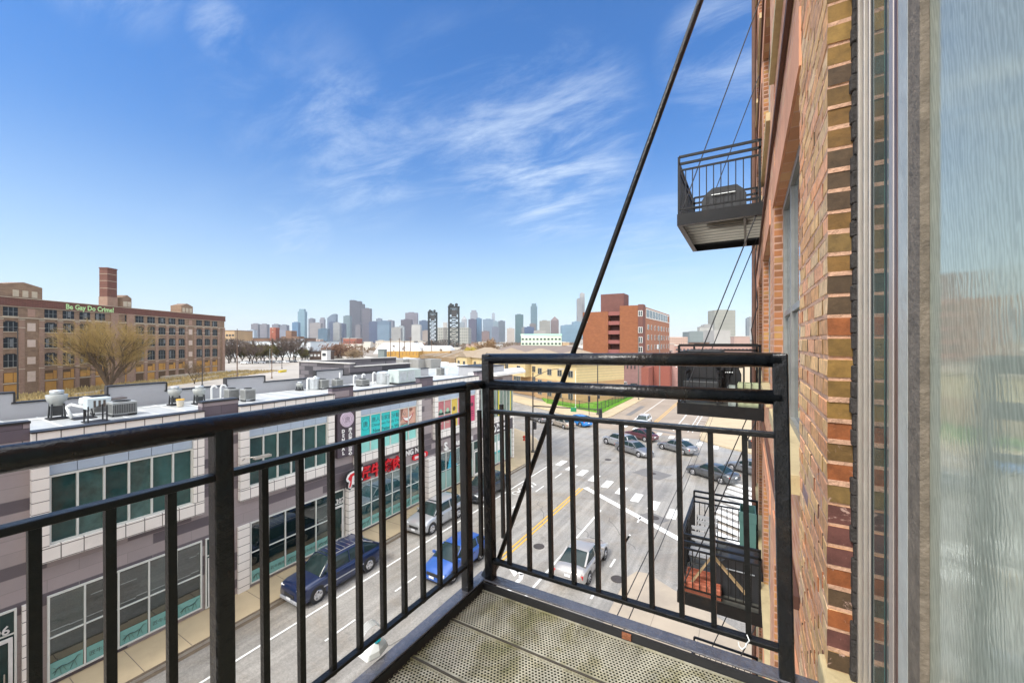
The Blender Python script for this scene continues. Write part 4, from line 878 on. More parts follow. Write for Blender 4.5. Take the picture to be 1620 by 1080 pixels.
# frame channels
fl=mat('flange_wet_paint',(.085,.083,.095),.16,.35,10,bump=.9,bscale=30,spec=.9,coat=.5)
g=MB(); g.box(-1.13,-1.075,-1.7,1.63,12.168,12.176); g.box(-1.075,.2,1.572,1.63,12.168,12.176); g.build('flange',fl,bal,bevel=.003)
g=MB(); g.box(-1.082,-1.072,-1.7,1.572,12.03,12.166); g.box(-1.072,.2,1.562,1.571,12.03,12.166); g.box(-1.13,-1.082,-1.7,1.63,12.02,12.03); g.build('frame_channel',black_matte,bal)
# perforated deck planks, sunken pits with the holes' shade coloured in dark
def deck(y0,y1,x0,x1,z,pitch,name,jit):
    hx=pitch; hy=pitch*.866; vs=[];fs=[];mi=[]
    nx=int((x1-x0)/hx); ny=int((y1-y0)/hy); R0=pitch/math.sqrt(3); rr=pitch*.33
    rd=random.Random(int(y0*100))
    for j in range(ny):
        for i in range(nx):
            cx=x0+(i+.5+(.5 if j%2 else 0))*hx; cy=y0+(j+.5)*hy
            b=len(vs)
            for k in range(6):
                a=R(30+60*k); vs.append((cx+R0*math.cos(a),cy+R0*math.sin(a),z))
            for k in range(6):
                a=R(30+60*k); vs.append((cx+rr*math.cos(a),cy+rr*math.sin(a),z+.0012))
            for k in range(6):
                a=R(30+60*k); vs.append((cx+rr*.9*math.cos(a),cy+rr*.9*math.sin(a),z-.007))
            for k in range(6):
                k2=(k+1)%6; fs.append((b+k,b+k2,b+6+k2,b+6+k)); mi.append(0); fs.append((b+6+k,b+6+k2,b+12+k2,b+12+k)); mi.append(1)
            fs.append(tuple(b+12+k for k in range(6))); mi.append(1)
    g=MB(); g.v=vs; g.f=fs; g.mi=mi; g.fc=[None]*len(fs); g.cur=0
    g.box(x0-.005,x1,y1-.008,y1,z-.02,z+.003); g.box(x0-.005,x1,y0,y0+.008,z-.02,z+.002)
    return g.build(name,[deckm,hole],bal)
deckm,dt,db=newmat('deck_metal'); tcd=N(dt,'ShaderNodeTexCoord')
dn=N(dt,'ShaderNodeTexNoise',i_Scale=5.0,i_Detail=9.0,i_Roughness=.7,i_Distortion=.5); L(dt,tcd.outputs['Object'],dn.inputs['Vector'])
rp=N(dt,'ShaderNodeValToRGB'); L(dt,dn.outputs[0],rp.inputs[0]); E_=rp.color_ramp.elements
E_[0].position=.3; E_[0].color=(.17,.17,.07,1); E_[1].position=.70; E_[1].color=(.49,.465,.375,1); x_=E_.new(.42); x_.color=(.31,.285,.175,1); x_=E_.new(.52); x_.color=(.43,.405,.31,1)
mpd=N(dt,'ShaderNodeMapping'); mpd.inputs['Scale'].default_value=(6,1.2,1); mpd.inputs['Rotation'].default_value=(0,0,R(20)); L(dt,tcd.outputs['Object'],mpd.inputs[0])
dn2=N(dt,'ShaderNodeTexNoise',i_Scale=3.0,i_Detail=5.0); L(dt,mpd.outputs[0],dn2.inputs['Vector'])
mrd=N(dt,'ShaderNodeMapRange'); L(dt,dn2.outputs[0],mrd.inputs[0]); mrd.inputs[1].default_value=.3; mrd.inputs[2].default_value=.65; mrd.inputs[3].default_value=.7; mrd.inputs[4].default_value=1.15
vmd=N(dt,'ShaderNodeVectorMath',operation='SCALE'); L(dt,rp.outputs[0],vmd.inputs[0]); L(dt,mrd.outputs[0],vmd.inputs['Scale']); L(dt,vmd.outputs[0],db.inputs['Base Color'])
rrn=N(dt,'ShaderNodeMapRange'); L(dt,dn2.outputs[0],rrn.inputs[0]); rrn.inputs[3].default_value=.2; rrn.inputs[4].default_value=.55; L(dt,rrn.outputs[0],db.inputs['Roughness']); db.inputs['Metallic'].default_value=.15
hole=mat('deck_hole',(.025,.025,.012),.8,.4,10)
ys=[1.56,1.325,1.095,.865,.635,.405]
for i in range(5): deck(ys[i+1]+.002,ys[i]-.002,-1.07,.2,12.135,.0128,'deck_plank',0)
g=MB()
for y in ys[1:5]: g.box(-1.07,.2,y-.006,y+.002,12.12,12.141)
g.build('deck_seam',mat('seam_rust',(.06,.05,.035),.7,.3,20),bal)
MB().box(-1.07,.2,-1.6,.403,12.10,12.135).build('deck_plank',deckm,bal)
MB().box(-.42,-.385,1.555,1.5615,12.142,12.165).build('rust_patch',mat('rust',(.30,.11,.05),.9,.3,60,bump=1,bscale=90),bal)
MB().tube((-1.075,1.64,12.15),(.236,1.62,15.38),.0115,n=12).build('tension_rod',black_iron,bal,smooth=True)
MB().bar((-1.09,1.6,12.15),(-1.06,1.66,12.24),.03,.05).build('rod_bracket',black_iron,bal)
g=MB(); g.path([(.0,1.59,12.26),(-.004,1.58,12.245),(-.015,1.583,12.23),(-.024,1.586,12.235),(-.026,1.59,12.247)],.0022,6); g.path([(-.0,1.59,12.28),(.007,1.578,12.27),(.0,1.585,12.255)],.002,6); g.build('wire_tie',white_plastic,bal)
MB().bar((.085,1.60,12.137),(.26,1.58,12.15),.03,.01).build('foot_plate',black_iron,bal)
# small white plastic gadget standing outside the side railing
o=thing('hand_appliance','small white plastic gadget with ribbed dome and teal button beside the side rail','appliance',(-1.16,.98,12.17))
def PL(a,b,c): return (-1.165+a,1.0+b,12.185+c)
g=MB(); base=[(-.035,-.05),(.03,-.055),(.045,-.01),(.03,.045),(-.03,.05)]
g.add([PL(a,b,0) for a,b in base]+[PL(a*.85,b*.85,.02) for a,b in base]+[PL(a*.35,b*.35+.01,.045) for a,b in base],[(4,3,2,1,0),(10,11,12,13,14)]+[(i,(i+1)%5,5+(i+1)%5,5+i) for i in range(5)]+[(5+i,5+(i+1)%5,10+(i+1)%5,10+i) for i in range(5)])
g.build('shell',white_plastic,o,bevel=.006); MB().tube(PL(.012,.0,.034),PL(.022,.0,.05),.010,n=12).build('button',mat('teal_plastic',(.0,.32,.38),.3),o)
g=MB()
for k in range(7): 
    for q in range(6): a=R(180*q/6); b=R(180*(q+1)/6); g.tube(PL(-.05+.004*k,.012+.04*math.cos(a),.045+.035*math.sin(a)*(1-.05*k)),PL(-.05+.004*k,.012+.04*math.cos(b),.045+.035*math.sin(b)*(1-.05*k)),.0016,n=5)
g.build('ribbed_dome',white_plastic,o)
# ================================================================= NEIGHBOUR BALCONIES
def balcony(y0,y1,zf,label,rods=True,furn=0):
    X0=-1.1; o=thing('balcony',label,'balcony',(X0,y0,zf),'iron balconies of the brick loft building')
    g=MB(); g.box(X0-.03,WX,y0-.03,y0,zf-.19,zf+.02); g.box(X0-.03,WX,y1,y1+.03,zf-.19,zf+.02); g.box(X0-.03,X0,y0,y1,zf-.19,zf+.02); g.box(X0,WX,y0,y0+.06,zf-.19,zf-.175); g.box(X0,X0+.06,y0+.06,y1,zf-.19,zf-.175)
    g.box(WX-.3,WX-.26,y0,y1,zf-.19,zf-.05)
    g.build('frame',black_iron,o)
    g=MB(); n=int((y1-y0)/.23)
    for k in range(n): a=y0+(y1-y0)*k/n; g.box(X0,WX,a+.01,a+(y1-y0)/n-.05,zf-.03,zf-.01)
    g.build('deck_plank',mat('neighbour_deck',(.10,.10,.085),.5,.2,4),o); g=MB()
    for k in range(n): a=y0+(y1-y0)*k/n; g.box(X0,WX,a+.0,a+.014,zf-.075,zf-.031)
    g.split('deck_rib',mat('deck_rib_pale',(.28,.27,.23),.5),o)
    for (x,y) in ((X0,y0),(WX-.06,y0),(X0,y1),(WX-.06,y1),(X0,(y0+y1)/2)): MB().bar((x,y,zf),(x,y,zf+(1.08 if y!=(y0+y1)/2 else .95)),.04).build('post',black_iron,o)
    g=MB()
    for z,w in ((1.08,.04),(.95,.04),(.83,.03),(.11,.025)): 
        for y in (y0,y1): g.bar((X0,y,zf+z),(WX-.04,y,zf+z),w)
    for z,w in ((.95,.04),(.83,.03),(.11,.025)): g.bar((X0,y0,zf+z),(X0,y1,zf+z),w)
    g.split('rail',black_iron,o)
    g=MB()
    for k in range(1,11):
        x=X0+.115*k
        for y in (y0,y1): g.bar((x,y,zf+.11),(x,y,zf+.83),.016)
    for k in range(1,int((y1-y0)/.11)): g.bar((X0,y0+.11*k,zf+.11),(X0,y0+.11*k,zf+.83),.016)
    g.split('baluster',black_iron,o)
    if rods:
        for y in (y0,y1): MB().tube((X0+.02,y,zf),(WX,y,zf+3.6),.011,n=6).build('tension_rod',black_matte,o)
    return o
zl=12.15
balcony(8.0,10.45,zl+ST,'iron balcony with slatted underside high on the brick wall against the sky')
balcony(8.0,10.45,zl,'iron balcony at eye level down the wall, crowded with dark furniture')
balcony(8.0,10.45,zl-ST,'iron balcony one floor below holding folding chairs and a covered grill')
balcony(8.0,10.45,zl-2*ST,'iron balcony two floors below, only its pale gap and railing showing')
# covered barbecue on the upper balcony
def grill(x,y,z,label,w=.62,hs=1.):
    o=thing('barbecue_grill',label,'grill',(x,y,z))
    g=MB(); n=9; pr=[(a_,b_*hs) for a_,b_ in [(-w*.5,.0),(-w*.5,.38),(-w*.40,.55),(-w*.25,.66),(w*.3,.66),(w*.42,.55),(w*.5,.42),(w*.5,.0)]]
    g.add([(x+a,y-.28,z+b) for a,b in pr]+[(x+a,y+.28,z+b) for a,b in pr],[tuple(range(8)),tuple(range(8,16))[::-1]]+[(i,(i+1)%8,8+(i+1)%8,8+i) for i in range(8)]); g.build('cover',mat('grill_black',(.03,.032,.035),.4,.3,4,bump=.6,bscale=8),o,bevel=.03)
    g=MB()
    for k in range(5): xx_=x-w*.4+k*w*.2; g.box(xx_-.012,xx_+.012,y-.293,y-.281,z+.05,z+.5*hs)
    g.build('fold',black_matte,o)
    g=MB(); g.tube((x-w*.3,y-.31,z+.5*hs),(x+w*.3,y-.31,z+.5*hs),.012); g.build('handle',galv,o)
    return o
grill(-.38,8.5,zl+ST,'black covered barbecue on the highest iron balcony',.66,.68)
grill(-.12,8.6,zl-ST,'large black covered barbecue on the balcony one floor below',.75)
def crate(x,y,z,w,l,h,m,name,label,cat,grp=None):
    g=MB(); g.box(x-w/2,x+w/2,y-l/2,y-l/2+.02,z,z+h); g.box(x-w/2,x+w/2,y+l/2-.02,y+l/2,z,z+h); g.box(x-w/2,x-w/2+.02,y-l/2+.02,y+l/2-.02,z,z+h); g.box(x+w/2-.02,x+w/2,y-l/2+.02,y+l/2-.02,z,z+h); g.box(x-w/2+.02,x+w/2-.02,y-l/2+.02,y+l/2-.02,z,z+h*.8)
    g.box(x-w/2-.01,x+w/2+.01,y-l/2-.012,y-l/2,z+h*.8,z+h)
    return tag(g.build(name,m,loc=(x,y,z),bevel=.006),label,cat,grp)
terra=mat('terracotta',(.42,.13,.07),.7,.15,5)
crate(-.72,8.16,zl-ST,.62,.2,.2,terra,'planter_box','near terracotta planter box on the balcony one floor below','planter'); crate(-.72,8.5,zl-ST,.6,.2,.2,terra,'planter_box','rear terracotta planter box behind another on the balcony one floor below','planter')
def folding_chair(x,y,z,label,m):
    o=thing('folding_chair',label,'chair',(x,y,z))
    g=MB()
    for a in (-.2,.2): g.bar((x+a,y-.22,z),(x+a,y+.16,z+.46),.02); g.bar((x+a,y+.2,z),(x+a,y-.2,z+.46),.02); g.bar((x+a,y+.16,z+.44),(x+a,y+.28,z+.85),.02)
    g.build('frame',black_matte,o)
    g=MB()
    for k in range(5): g.box(x-.2,x+.2,y-.2+.08*k,y-.14+.08*k,z+.455,z+.47)
    g.build('seat',m,o); g=MB()
    for k in range(3): g.box(x-.2,x+.2,y+.2+.03*k,y+.215+.03*k,z+.58+.1*k,z+.65+.1*k)
    g.build('backrest',m,o); return o
folding_chair(-.8,8.75,zl-ST,'pale slatted folding chair on the balcony one floor below',mat('chair_grey',(.36,.37,.38),.5))
folding_chair(-.75,9.35,zl-ST,'second pale slatted folding chair behind the first on the balcony below',mat('chair_grey',(.36,.37,.38)))
o=thing('step_ladder','wooden framed folding trestle leaning by the grill on the balcony below','ladder',(-.5,8.2,zl-ST)); g=MB()
w_=mat('wood_pale',(.42,.30,.16),.7,.15,5)
for a in (-.04,.04): g.bar((-1.0,8.12+a,zl-ST),(-.55,8.15+a,zl-ST+.75),.022); g.bar((-.55,8.15+a,zl-ST+.75),(.05,8.2+a,zl-ST+.1),.022)
g.build('rail',w_,o); MB().bar((-.78,8.08,zl-ST+.36),(-.78,8.2,zl-ST+.36),.02).build('rung',w_,o)
crate(-.0,10.0,zl-ST,.30,.5,1.05,mat('teal_locker',(.10,.21,.185),.5,.1,3),'storage_locker','tall teal green storage locker at the far end of the balcony below','cabinet')
crate(.05,9.2,zl-2*ST,.3,.5,.9,mat('green_bin',(.0,.33,.17),.4,.1,3),'waste_bin','bright green bin on the balcony two floors below','bin')
# dark furniture on the level balcony
def box_seat(x,y,z,label):
    o=thing('lounge_chair',label,'chair',(x,y,z)); g=MB(); g.box(x-.3,x+.3,y-.3,y+.3,z+.3,z+.42); g.build('seat',dark_unit,o,bevel=.02)
    g=MB(); g.box(x-.3,x+.3,y+.22,y+.3,z+.42,z+.98); g.build('backrest',black_matte,o,bevel=.02); g=MB()
    for a in (-.27,.27):
        for b in (-.27,.27): g.bar((x+a,y+b,z),(x+a,y+b,z+.55 if b<0 else z+.6),.03)
        g.bar((x+a,y-.28,z+.56),(x+a,y+.28,z+.58),.04)
    g.build('leg_frame',black_matte,o)
box_seat(-.75,8.45,zl,'black lounge chair at the street end of the level balcony'); box_seat(-.72,9.3,zl,'black lounge chair behind the first on the level balcony')
grill(-.45,9.9,zl,'black covered barbecue at the back of the level balcony',.6)
o=thing('round_table','small black bistro table with thin legs on the level balcony','table',(-.3,8.7,zl)); MB().lathe((-.3,8.7),[(.25,zl+.66),(.25,zl+.68),(.01,zl+.68)],18).build('tabletop',black_matte,o)
for k in range(3): a=R(120*k); MB().bar((-.3+.22*math.cos(a),8.7+.22*math.sin(a),zl),(-.3-.1*math.cos(a),8.7-.1*math.sin(a),zl+.66),.016).build('leg',black_matte,o)
o=thing('flower_pot','small pot with a yellow flower on the bistro table','plant',(-.25,8.65,zl+.68)); MB().lathe((-.25,8.65),[(.04,zl+.68),(.055,zl+.78),(.05,zl+.78)],12).build('pot',terra,o)
g=MB()
for k in range(30): a=rnd.uniform(0,6.3); b=rnd.uniform(.0,.09); p=(-.25+b*math.cos(a),8.65+b*math.sin(a),zl+.78+rnd.uniform(.0,.14)); g.add([p,(p[0]+.03,p[1],p[2]+.02),(p[0],p[1]+.02,p[2]+.035)],[(0,1,2)])
g.build('leaf',mat('dead_leaf',(.12,.07,.04),.8),o); MB().lathe((-.25,8.65),[(.02,zl+.9),(.035,zl+.92),(.01,zl+.94)],8).build('flower',mat('yellow_flower',(.8,.45,.02),.6),o)
crate(.02,8.22,zl,.34,.28,.42,mat('pale_green_tin',(.42,.46,.28),.5,.15,4),'planter_box','pale green ribbed planter against the wall on the level balcony','planter')
crate(-.24,8.22,zl,.12,.26,.36,mat('grey_green_tin',(.33,.38,.35),.5,.15,4),'planter_box','narrow grey green planter beside the pale green one','planter')
# ================================================================= CARS
def interp(tab,x):
    if x<=tab[0][0]: return tab[0][1]
    for (a,va),(b,vb) in zip(tab,tab[1:]):
        if x<=b:
            t=(x-a)/(b-a); return va+(vb-va)*t
    return tab[-1][1]
CARSPEC={ # x from front (0) to rear (1) : top of body (belt/hood/deck), cabin roof line; L,W
 'sedan':dict(L=4.7,W=1.82,r=.33,hood=[(0,.62),(.03,.70),(.12,.80),(.27,.93),(.33,.96),(.8,1.0),(.86,1.02),(.97,.98),(1,.78)],cab=[(.27,.95),(.40,1.36),(.50,1.44),(.64,1.43),(.74,1.32),(.87,1.02)],roof=(.42,.68)),
 'suv':dict(L=4.7,W=1.88,r=.37,hood=[(0,.70),(.02,.85),(.10,.97),(.24,1.07),(.30,1.10),(.9,1.14),(.97,1.12),(1,.85)],cab=[(.24,1.08),(.37,1.55),(.45,1.66),(.7,1.68),(.88,1.62),(.975,1.13)],roof=(.40,.89)),
 'longsuv':dict(L=5.2,W=1.92,r=.39,hood=[(0,.80),(.015,.98),(.08,1.08),(.22,1.14),(.28,1.16),(.9,1.17),(.99,1.15),(1,.9)],cab=[(.22,1.15),(.32,1.68),(.38,1.78),(.72,1.80),(.80,1.76),(.985,1.2)],roof=(.36,.80)),
 'hatch':dict(L=4.3,W=1.8,r=.33,hood=[(0,.62),(.03,.74),(.13,.86),(.24,.98),(.3,1.0),(.9,1.04),(.97,1.0),(1,.75)],cab=[(.22,.97),(.38,1.42),(.48,1.5),(.7,1.5),(.85,1.42),(.97,1.03)],roof=(.42,.84))}
def car(kind,x,y,ang,paint,label,cat='car',lod=0,group=None,rack=False,name='parked_car'):
    S=CARSPEC[kind]; Lh=S['L']; W=S['W']; o=thing(name,label,cat,(0,0,0),group)
    hw=W/2; wx=(.18,.80); r=S['r']
    def place(g,nm,m,par=o,**k): return g.build(nm,m,par,**k)
    def X(t): return Lh*(.5-t)          # front at +x
    st=[0,.012,.035,.08,.13,.18,.24,.30,.38,.46,.54,.62,.70,.78,.84,.90,.95,.985,1.0]
    g=MB(); rows=[]
    for t in st:
        zt=interp(S['hood'],t); ew=1-.16*max(0,1-t/.05)**1.5-.12*max(0,(t-.94)/.06)**1.5
        w=hw*ew; zb=.22+.1*max(0,1-t/.05)+.12*max(0,(t-.95)/.05)
        sh=zt-.10
        rows.append([(X(t),-w*.90,zb),(X(t),-w*.985,zb+.12),(X(t),-w,.55),(X(t),-w*.985,sh-.06),(X(t),-w*.94,sh+.03),(X(t),-w*.80,zt-.015),(X(t),-w*.4,zt+.012),(X(t),0,zt+.018)])
    n=8; vs=[];fs=[]
    for r_ in rows:
        full=r_+[(a,-b,c) for a,b,c in r_[::-1][1:]]; vs+=full
    m=15
    for i in range(len(rows)-1):
        for j in range(m-1): fs.append((i*m+j,i*m+j+1,(i+1)*m+j+1,(i+1)*m+j))
        fs.append((i*m+m-1,i*m,(i+1)*m,(i+1)*m+m-1))
    fs.append(tuple(range(m))[::-1]); fs.append(tuple(range((len(rows)-1)*m,len(rows)*m)))
    g.add(vs,[f[::-1] for f in fs]); body=place(g,'body',paint,smooth=True)
    # cabin glass
    g=MB(); rows=[]; cab=S['cab']; cs=[c[0] for c in cab]; cs2=[]
    for a,b in zip(cs,cs[1:]): cs2+=[a,(a+b)/2]
    cs2.append(cs[-1]); vs=[];fs=[]
    for t in cs2:
        zt=interp(cab,t); zb=interp(S['hood'],t)-.03; h=max(zt-zb,.02); k=min(h/.5,1); w0=hw*.87; w1=hw*(.87-.17*k)
        rows.append([(X(t),-w0,zb),(X(t),-(w0*.5+w1*.5),zb+h*.5),(X(t),-w1,zt-.04*k),(X(t),-w1*.85,zt),(X(t),0,zt+.02*k)])
    m=9
    for r_ in rows: vs+=r_+[(a,-b,c) for a,b,c in r_[::-1][1:]]
    for i in range(len(rows)-1):
        for j in range(m-1): fs.append((i*m+j,(i+1)*m+j,(i+1)*m+j+1,i*m+j+1))
    g.add(vs,fs); place(g,'window_glass',car_glass,smooth=True)
    # roof panel + pillars
    g=MB(); t0,t1=S['roof']; ts=[t0+(t1-t0)*k/6 for k in range(7)]; vs=[];fs=[]
    for t in ts:
        zt=interp(cab,t)+.012; w1=hw*.70; vs+=[(X(t),-w1-.012,zt-.07),(X(t),-w1,zt-.025),(X(t),-w1*.85,zt+.006),(X(t),0,zt+.024),(X(t),w1*.85,zt+.006),(X(t),w1,zt-.025),(X(t),w1+.012,zt-.07)]
    for i in range(6):
        for j in range(6): fs.append((i*7+j,(i+1)*7+j,(i+1)*7+j+1,i*7+j+1))
    g.add(vs,fs)
    place(g,'roof',paint,smooth=True)
    g=MB()
    def side(t,f): # point on the glass side at fraction f of height
        zt=interp(cab,t)-.04; zb=interp(S['hood'],t)-.02; w0=hw*.875; w1=hw*.712; return (w0+(w1-w0)*f, zb+(zt-zb)*f)
    ta,tb=cab[0][0],cab[-1][0]
    for s in (-1,1):
        def PP(t,f): w,z=side(t,f); return (X(t),s*w,z)
        g.bar((X(ta+.01),s*hw*.84,interp(S['hood'],ta)),(X(t0),s*hw*.70,interp(cab,t0)),.055)
        g.bar((X(tb-.005),s*hw*.84,interp(S['hood'],tb)),(X(t1),s*hw*.70,interp(cab,t1)),.09)
        tm=(t0+t1)/2-.02; g.bar(PP(tm,0),PP(tm,1),.05); 
        if kind!='sedan': g.bar(PP(.74,0),PP(.74,1),.06)
        g.bar((X(ta+.02),s*hw*.875,interp(S['hood'],ta+.02)-.01),(X(tb-.02),s*hw*.875,interp(S['hood'],tb-.02)-.01),.03)
    (g.build if lod else g.split)('pillar',paint,o)
    # wheels
    for i,t in enumerate(wx):
        for s in (-1,1):
            cx_=X(t); y0=s*(hw-.20); y1=s*(hw+.012)
            w=MB(); w.tube((cx_,y0,r),(cx_,y1,r),r,n=20); wo=place(w,'wheel',black_car)
            if lod<2:
                w=MB(); w.tube((cx_,y1,r),(cx_,y1+s*.012,r),r*.64,r*.6,n=18)
                w.build('rim',rimm,wo)
                if lod==0:
                    w=MB()
                    for k in range(5): a=R(72*k+20); w.bar((cx_+.28*r*math.cos(a),y1+s*.014,r+.28*r*math.sin(a)),(cx_+.5*r*math.cos(a),y1+s*.014,r+.5*r*math.sin(a)),.07,.006)
                    w.build('spoke_gap',black_matte,wo)
    g=MB()
    for t in wx:
        for s in (-1,1): 
            g.tube((X(t),s*(hw-.05),r+.02),(X(t),s*(hw+.004),r+.02),r*1.14,n=20)
    g.split('wheel_arch',black_matte,o)
    if lod<2:
        for s in (-1,1):
            zt=interp(S['hood'],.03)
            g=MB(); g.box(X(.008)+.0,X(.05),s*(hw*.52),s*(hw*.87),zt-.22,zt-.07); place(g,'headlight',head_l,bevel=.03)
            zr=interp(S['hood'],.98); g=MB(); g.box(X(.945),X(.992)-.0,s*(hw*.60),s*(hw*.93),zr-.30,zr-.10); place(g,'tail_light',red_l,bevel=.03)
            g=MB(); tt=ta+.07; g.box(X(tt)-.06,X(tt)+.06,s*(hw*.93),s*(hw+.14),interp(S['hood'],tt)-.03,interp(S['hood'],tt)+.12); place(g,'mirror',paint,bevel=.03)
        g=MB(); g.box(X(.0)-.02,X(0)+.035,-hw*.42,hw*.42,.50,.66); place(g,'grille',black_matte,bevel=.015)
        g=MB(); g.box(X(.0)-.02,X(0)+.05,-hw*.8,hw*.8,.26,.42); g.box(X(1)-.04,X(1)+.02,-hw*.8,hw*.8,.34,.5); g.split('bumper',paint if not rack else mat('bumper_grey',(.33,.34,.36),.4),o,bevel=.03)
        g=MB(); g.box(X(0)+.05,X(0)+.06,-.17,.17,.38,.50); g.box(X(1)-.05,X(1)-.04,-.17,.17,.62,.76); g.split('number_plate',plate_m,o)
        g=MB()
        for s in (-1,1):
            for t in (.33,.56,.74): g.box(X(t)-.006,X(t)+.006,s*(hw-.02),s*(hw+.0015),.38,interp(S['hood'],t)-.2)
            for t in (.40,.62): g.box(X(t)-.1,X(t)+.06,s*(hw-.01),s*(hw+.018),interp(S['hood'],t)-.24,interp(S['hood'],t)-.20)
        place(g,'door_line',black_matte)
    if rack:
        g=MB()
        for s in (-1,1): g.tube((X(.38),s*.62,1.86),(X(.76),s*.62,1.87),.018); g.tube((X(.38),s*.62,1.78),(X(.38),s*.62,1.86),.02); g.tube((X(.76),s*.62,1.78),(X(.76),s*.62,1.87),.02)
        for k in range(5): g.box(X(.44+.06*k)-.01,X(.44+.06*k)+.01,-.45,.45,1.80,1.83)
        g.build('roof_rack',alu,o)
        g=MB()
        for s in (-1,1): g.box(X(.72),X(.24),s*(hw-.01),s*(hw+.02),.62,.68); g.bar((X(.76),s*hw*.72,1.80),(X(.995),s*hw*.84,1.2),.05)
        g.build('side_trim',mat('bumper_grey',(.33,.34,.36),.4),o)
    o.location=(x,y,0); o.rotation_euler=(0,0,ang); return o
def paintm(name,c,met=.3,rough=.28): return mat('paint_'+name,c,rough,.04,1,metal=met,coat=.8)
blue1=paintm('navy',(.006,.017,.066)); blue2=paintm('blue',(.03,.10,.36),.2); silver=paintm('silver',(.40,.41,.42),.5); blackp=paintm('black',(.02,.024,.03)); whitep=paintm('white',(.6,.61,.62),.0); grey=paintm('grey',(.20,.205,.215),.4); dkred=paintm('dark_red',(.10,.03,.035)); beige=paintm('beige',(.36,.31,.25),.3); skyb=paintm('bright_blue',(.02,.20,.55),.1); dkgrey=paintm('dark_grey',(.09,.095,.10),.4)
south=R(-90); north=R(90); ea=math.atan2(.49,-.87)
car('longsuv',-19.85,14.35,south,blue1,'navy blue sport utility pickup with roof rack parked against the kerb',rack=True)
car('suv',-19.75,22.7,south,silver,'silver crossover parked behind the navy pickup')
car('suv',-19.7,29.0,south,blackp,'black crossover parked farthest up the row beside the shop windows')
car('hatch',-14.9,18.9,south,blue2,'bright blue car driving in the lane left of the yellow line',name='moving_car')
car('sedan',-8.4,22.6,north,paintm('pearl',(.36,.345,.33)),'pale car with red tail lamps driving away in the right lane',name='moving_car')
car('suv',-14.1,51.2,ea,silver,'silver crossover crossing the intersection at the left',name='moving_car',lod=1)
car('sedan',-12.6,56.3,ea,dkred,'dark red sedan crossing behind the silver crossover',name='moving_car',lod=1)
car('sedan',-11.7,48.6,ea+R(180),grey,'grey sedan in front of the silver crossover in the intersection',name='moving_car',lod=1)
car('sedan',-7.4,52.2,ea,grey,'low grey coupe crossing in the middle of the intersection',name='moving_car',lod=1)
car('sedan',-3.0,43.7,ea,dkgrey,'dark grey sedan entering at the right of the intersection',name='moving_car',lod=1)
car('sedan',.3,47.2,ea,grey,'grey car partly hidden behind the dark sedan at the right',name='moving_car',lod=1)
car('suv',-14.3,65.5,south,whitep,'white crossover waiting on the far side of the crosswalk',name='moving_car',lod=1)
car('suv',-23.3,60.8,ea,skyb,'sky blue car on the cross street by the traffic signal',name='moving_car',lod=1)
car('sedan',-25.0,58.2,ea,beige,'beige sedan on the cross street beside the sky blue car',name='moving_car',lod=1)
car('sedan',-30.2,60.4,ea,grey,'grey sedan farthest left on the cross street',name='moving_car',lod=1)
lotc=[('suv',-40.5,116,dkred,'dark red crossover parked in front of the brick hall'),('sedan',-37.3,116.5,whitep,'white sedan parked next to the dark red crossover'),('sedan',-34.2,116,silver,'silver car parked left of centre in front of the brick hall'),('suv',-31,116.4,whitep,'white crossover in the row before the brick hall'),('sedan',-28,116,blackp,'black sedan at the right end of the row before the brick hall')]
for k,x,y,p,l in lotc: car(k,x,y,south,p,l,lod=2)
cl_=[whitep,silver,whitep,dkgrey,silver,whitep,blackp]
for k in range(9):
    x=-258+k*1.2+ (k*.4); y=126+k*3.9
    car('sedan' if k%3 else 'suv',x,y,R(30),cl_[k%7],['leftmost car','second car','third car','fourth car','middle car','sixth car','seventh car','eighth car','rightmost car'][k]+' of the row under the bare trees on the far lot',lod=2,group='cars in the far parking lot')
# ================================================================= STREET FURNITURE
pole_m=mat('dark_pole',(.035,.03,.027),.5,.2,2)
def lamp(x,y,h,label,arm=None,m=pole_m,r=.09,name='street_lamp',cat='street lamp',grp=None):
    o=thing(name,label,cat,(x,y,0),grp); MB().tube((x,y,0),(x,y,h),r,r*.55,n=10).build('pole',m,o)
    MB().lathe((x,y),[(r*2,0),(r*2,.25),(r*1.1,.5)],12).build('base',m,o)
    if arm:
        dx,dy,rise=arm; pts=[(x+dx*t,y+dy*t,h-.6+rise*math.sin(t*math.pi/2)) for t in (0,.2,.4,.6,.8,1)]
        MB().path(pts,.035,8).build('arm',m,o); p=pts[-1]; MB().bar((p[0]-dx*.02,p[1]-dy*.02,p[2]),(p[0]+dx*.16,p[1]+dy*.16,p[2]-.03),.28,.1).build('lamp_head',alu,o,bevel=.03)
    return o
lamp(-22.04,42.5,9.6,'tall dark signal and lamp pole at the near corner by the red hydrant',(3.0,1.0,1.1),r=.11)
o=thing('traffic_signal','traffic signal mast arm reaching over the street from the near corner pole','traffic signal',(-22.04,42.5,5.6))
MB().tube((-22.0,42.5,5.65),(-14.9,45.9,5.3),.08,.05,n=8).build('mast_arm',pole_m,o)
def sighead(px,py,pz,par,h=1.05,d=(0,-1)):
    g=MB(); g.box(px-.18,px+.18,py-.15,py+.15,pz-h/2,pz+h/2); s=g.build('signal_head',black_matte,par,bevel=.02)
    q=MB()
    for k in (-1,0,1): q.tube((px,py-.15,pz+k*h*.3),(px,py-.27,pz+k*h*.3),.12,n=12)
    q.build('visor',black_matte,s); return s
sighead(-14.9,45.9,4.9,o); sighead(-21.7,42.3,3.4,o,.9)
MB().box(-17.9,-17.2,44.1,44.15,5.1,5.6).build('street_sign',mat('sign_green',(.02,.20,.08),.5),o)
o=thing('fire_hydrant','red fire hydrant on the tan corner pavement','hydrant',(-25.7,47,.15))
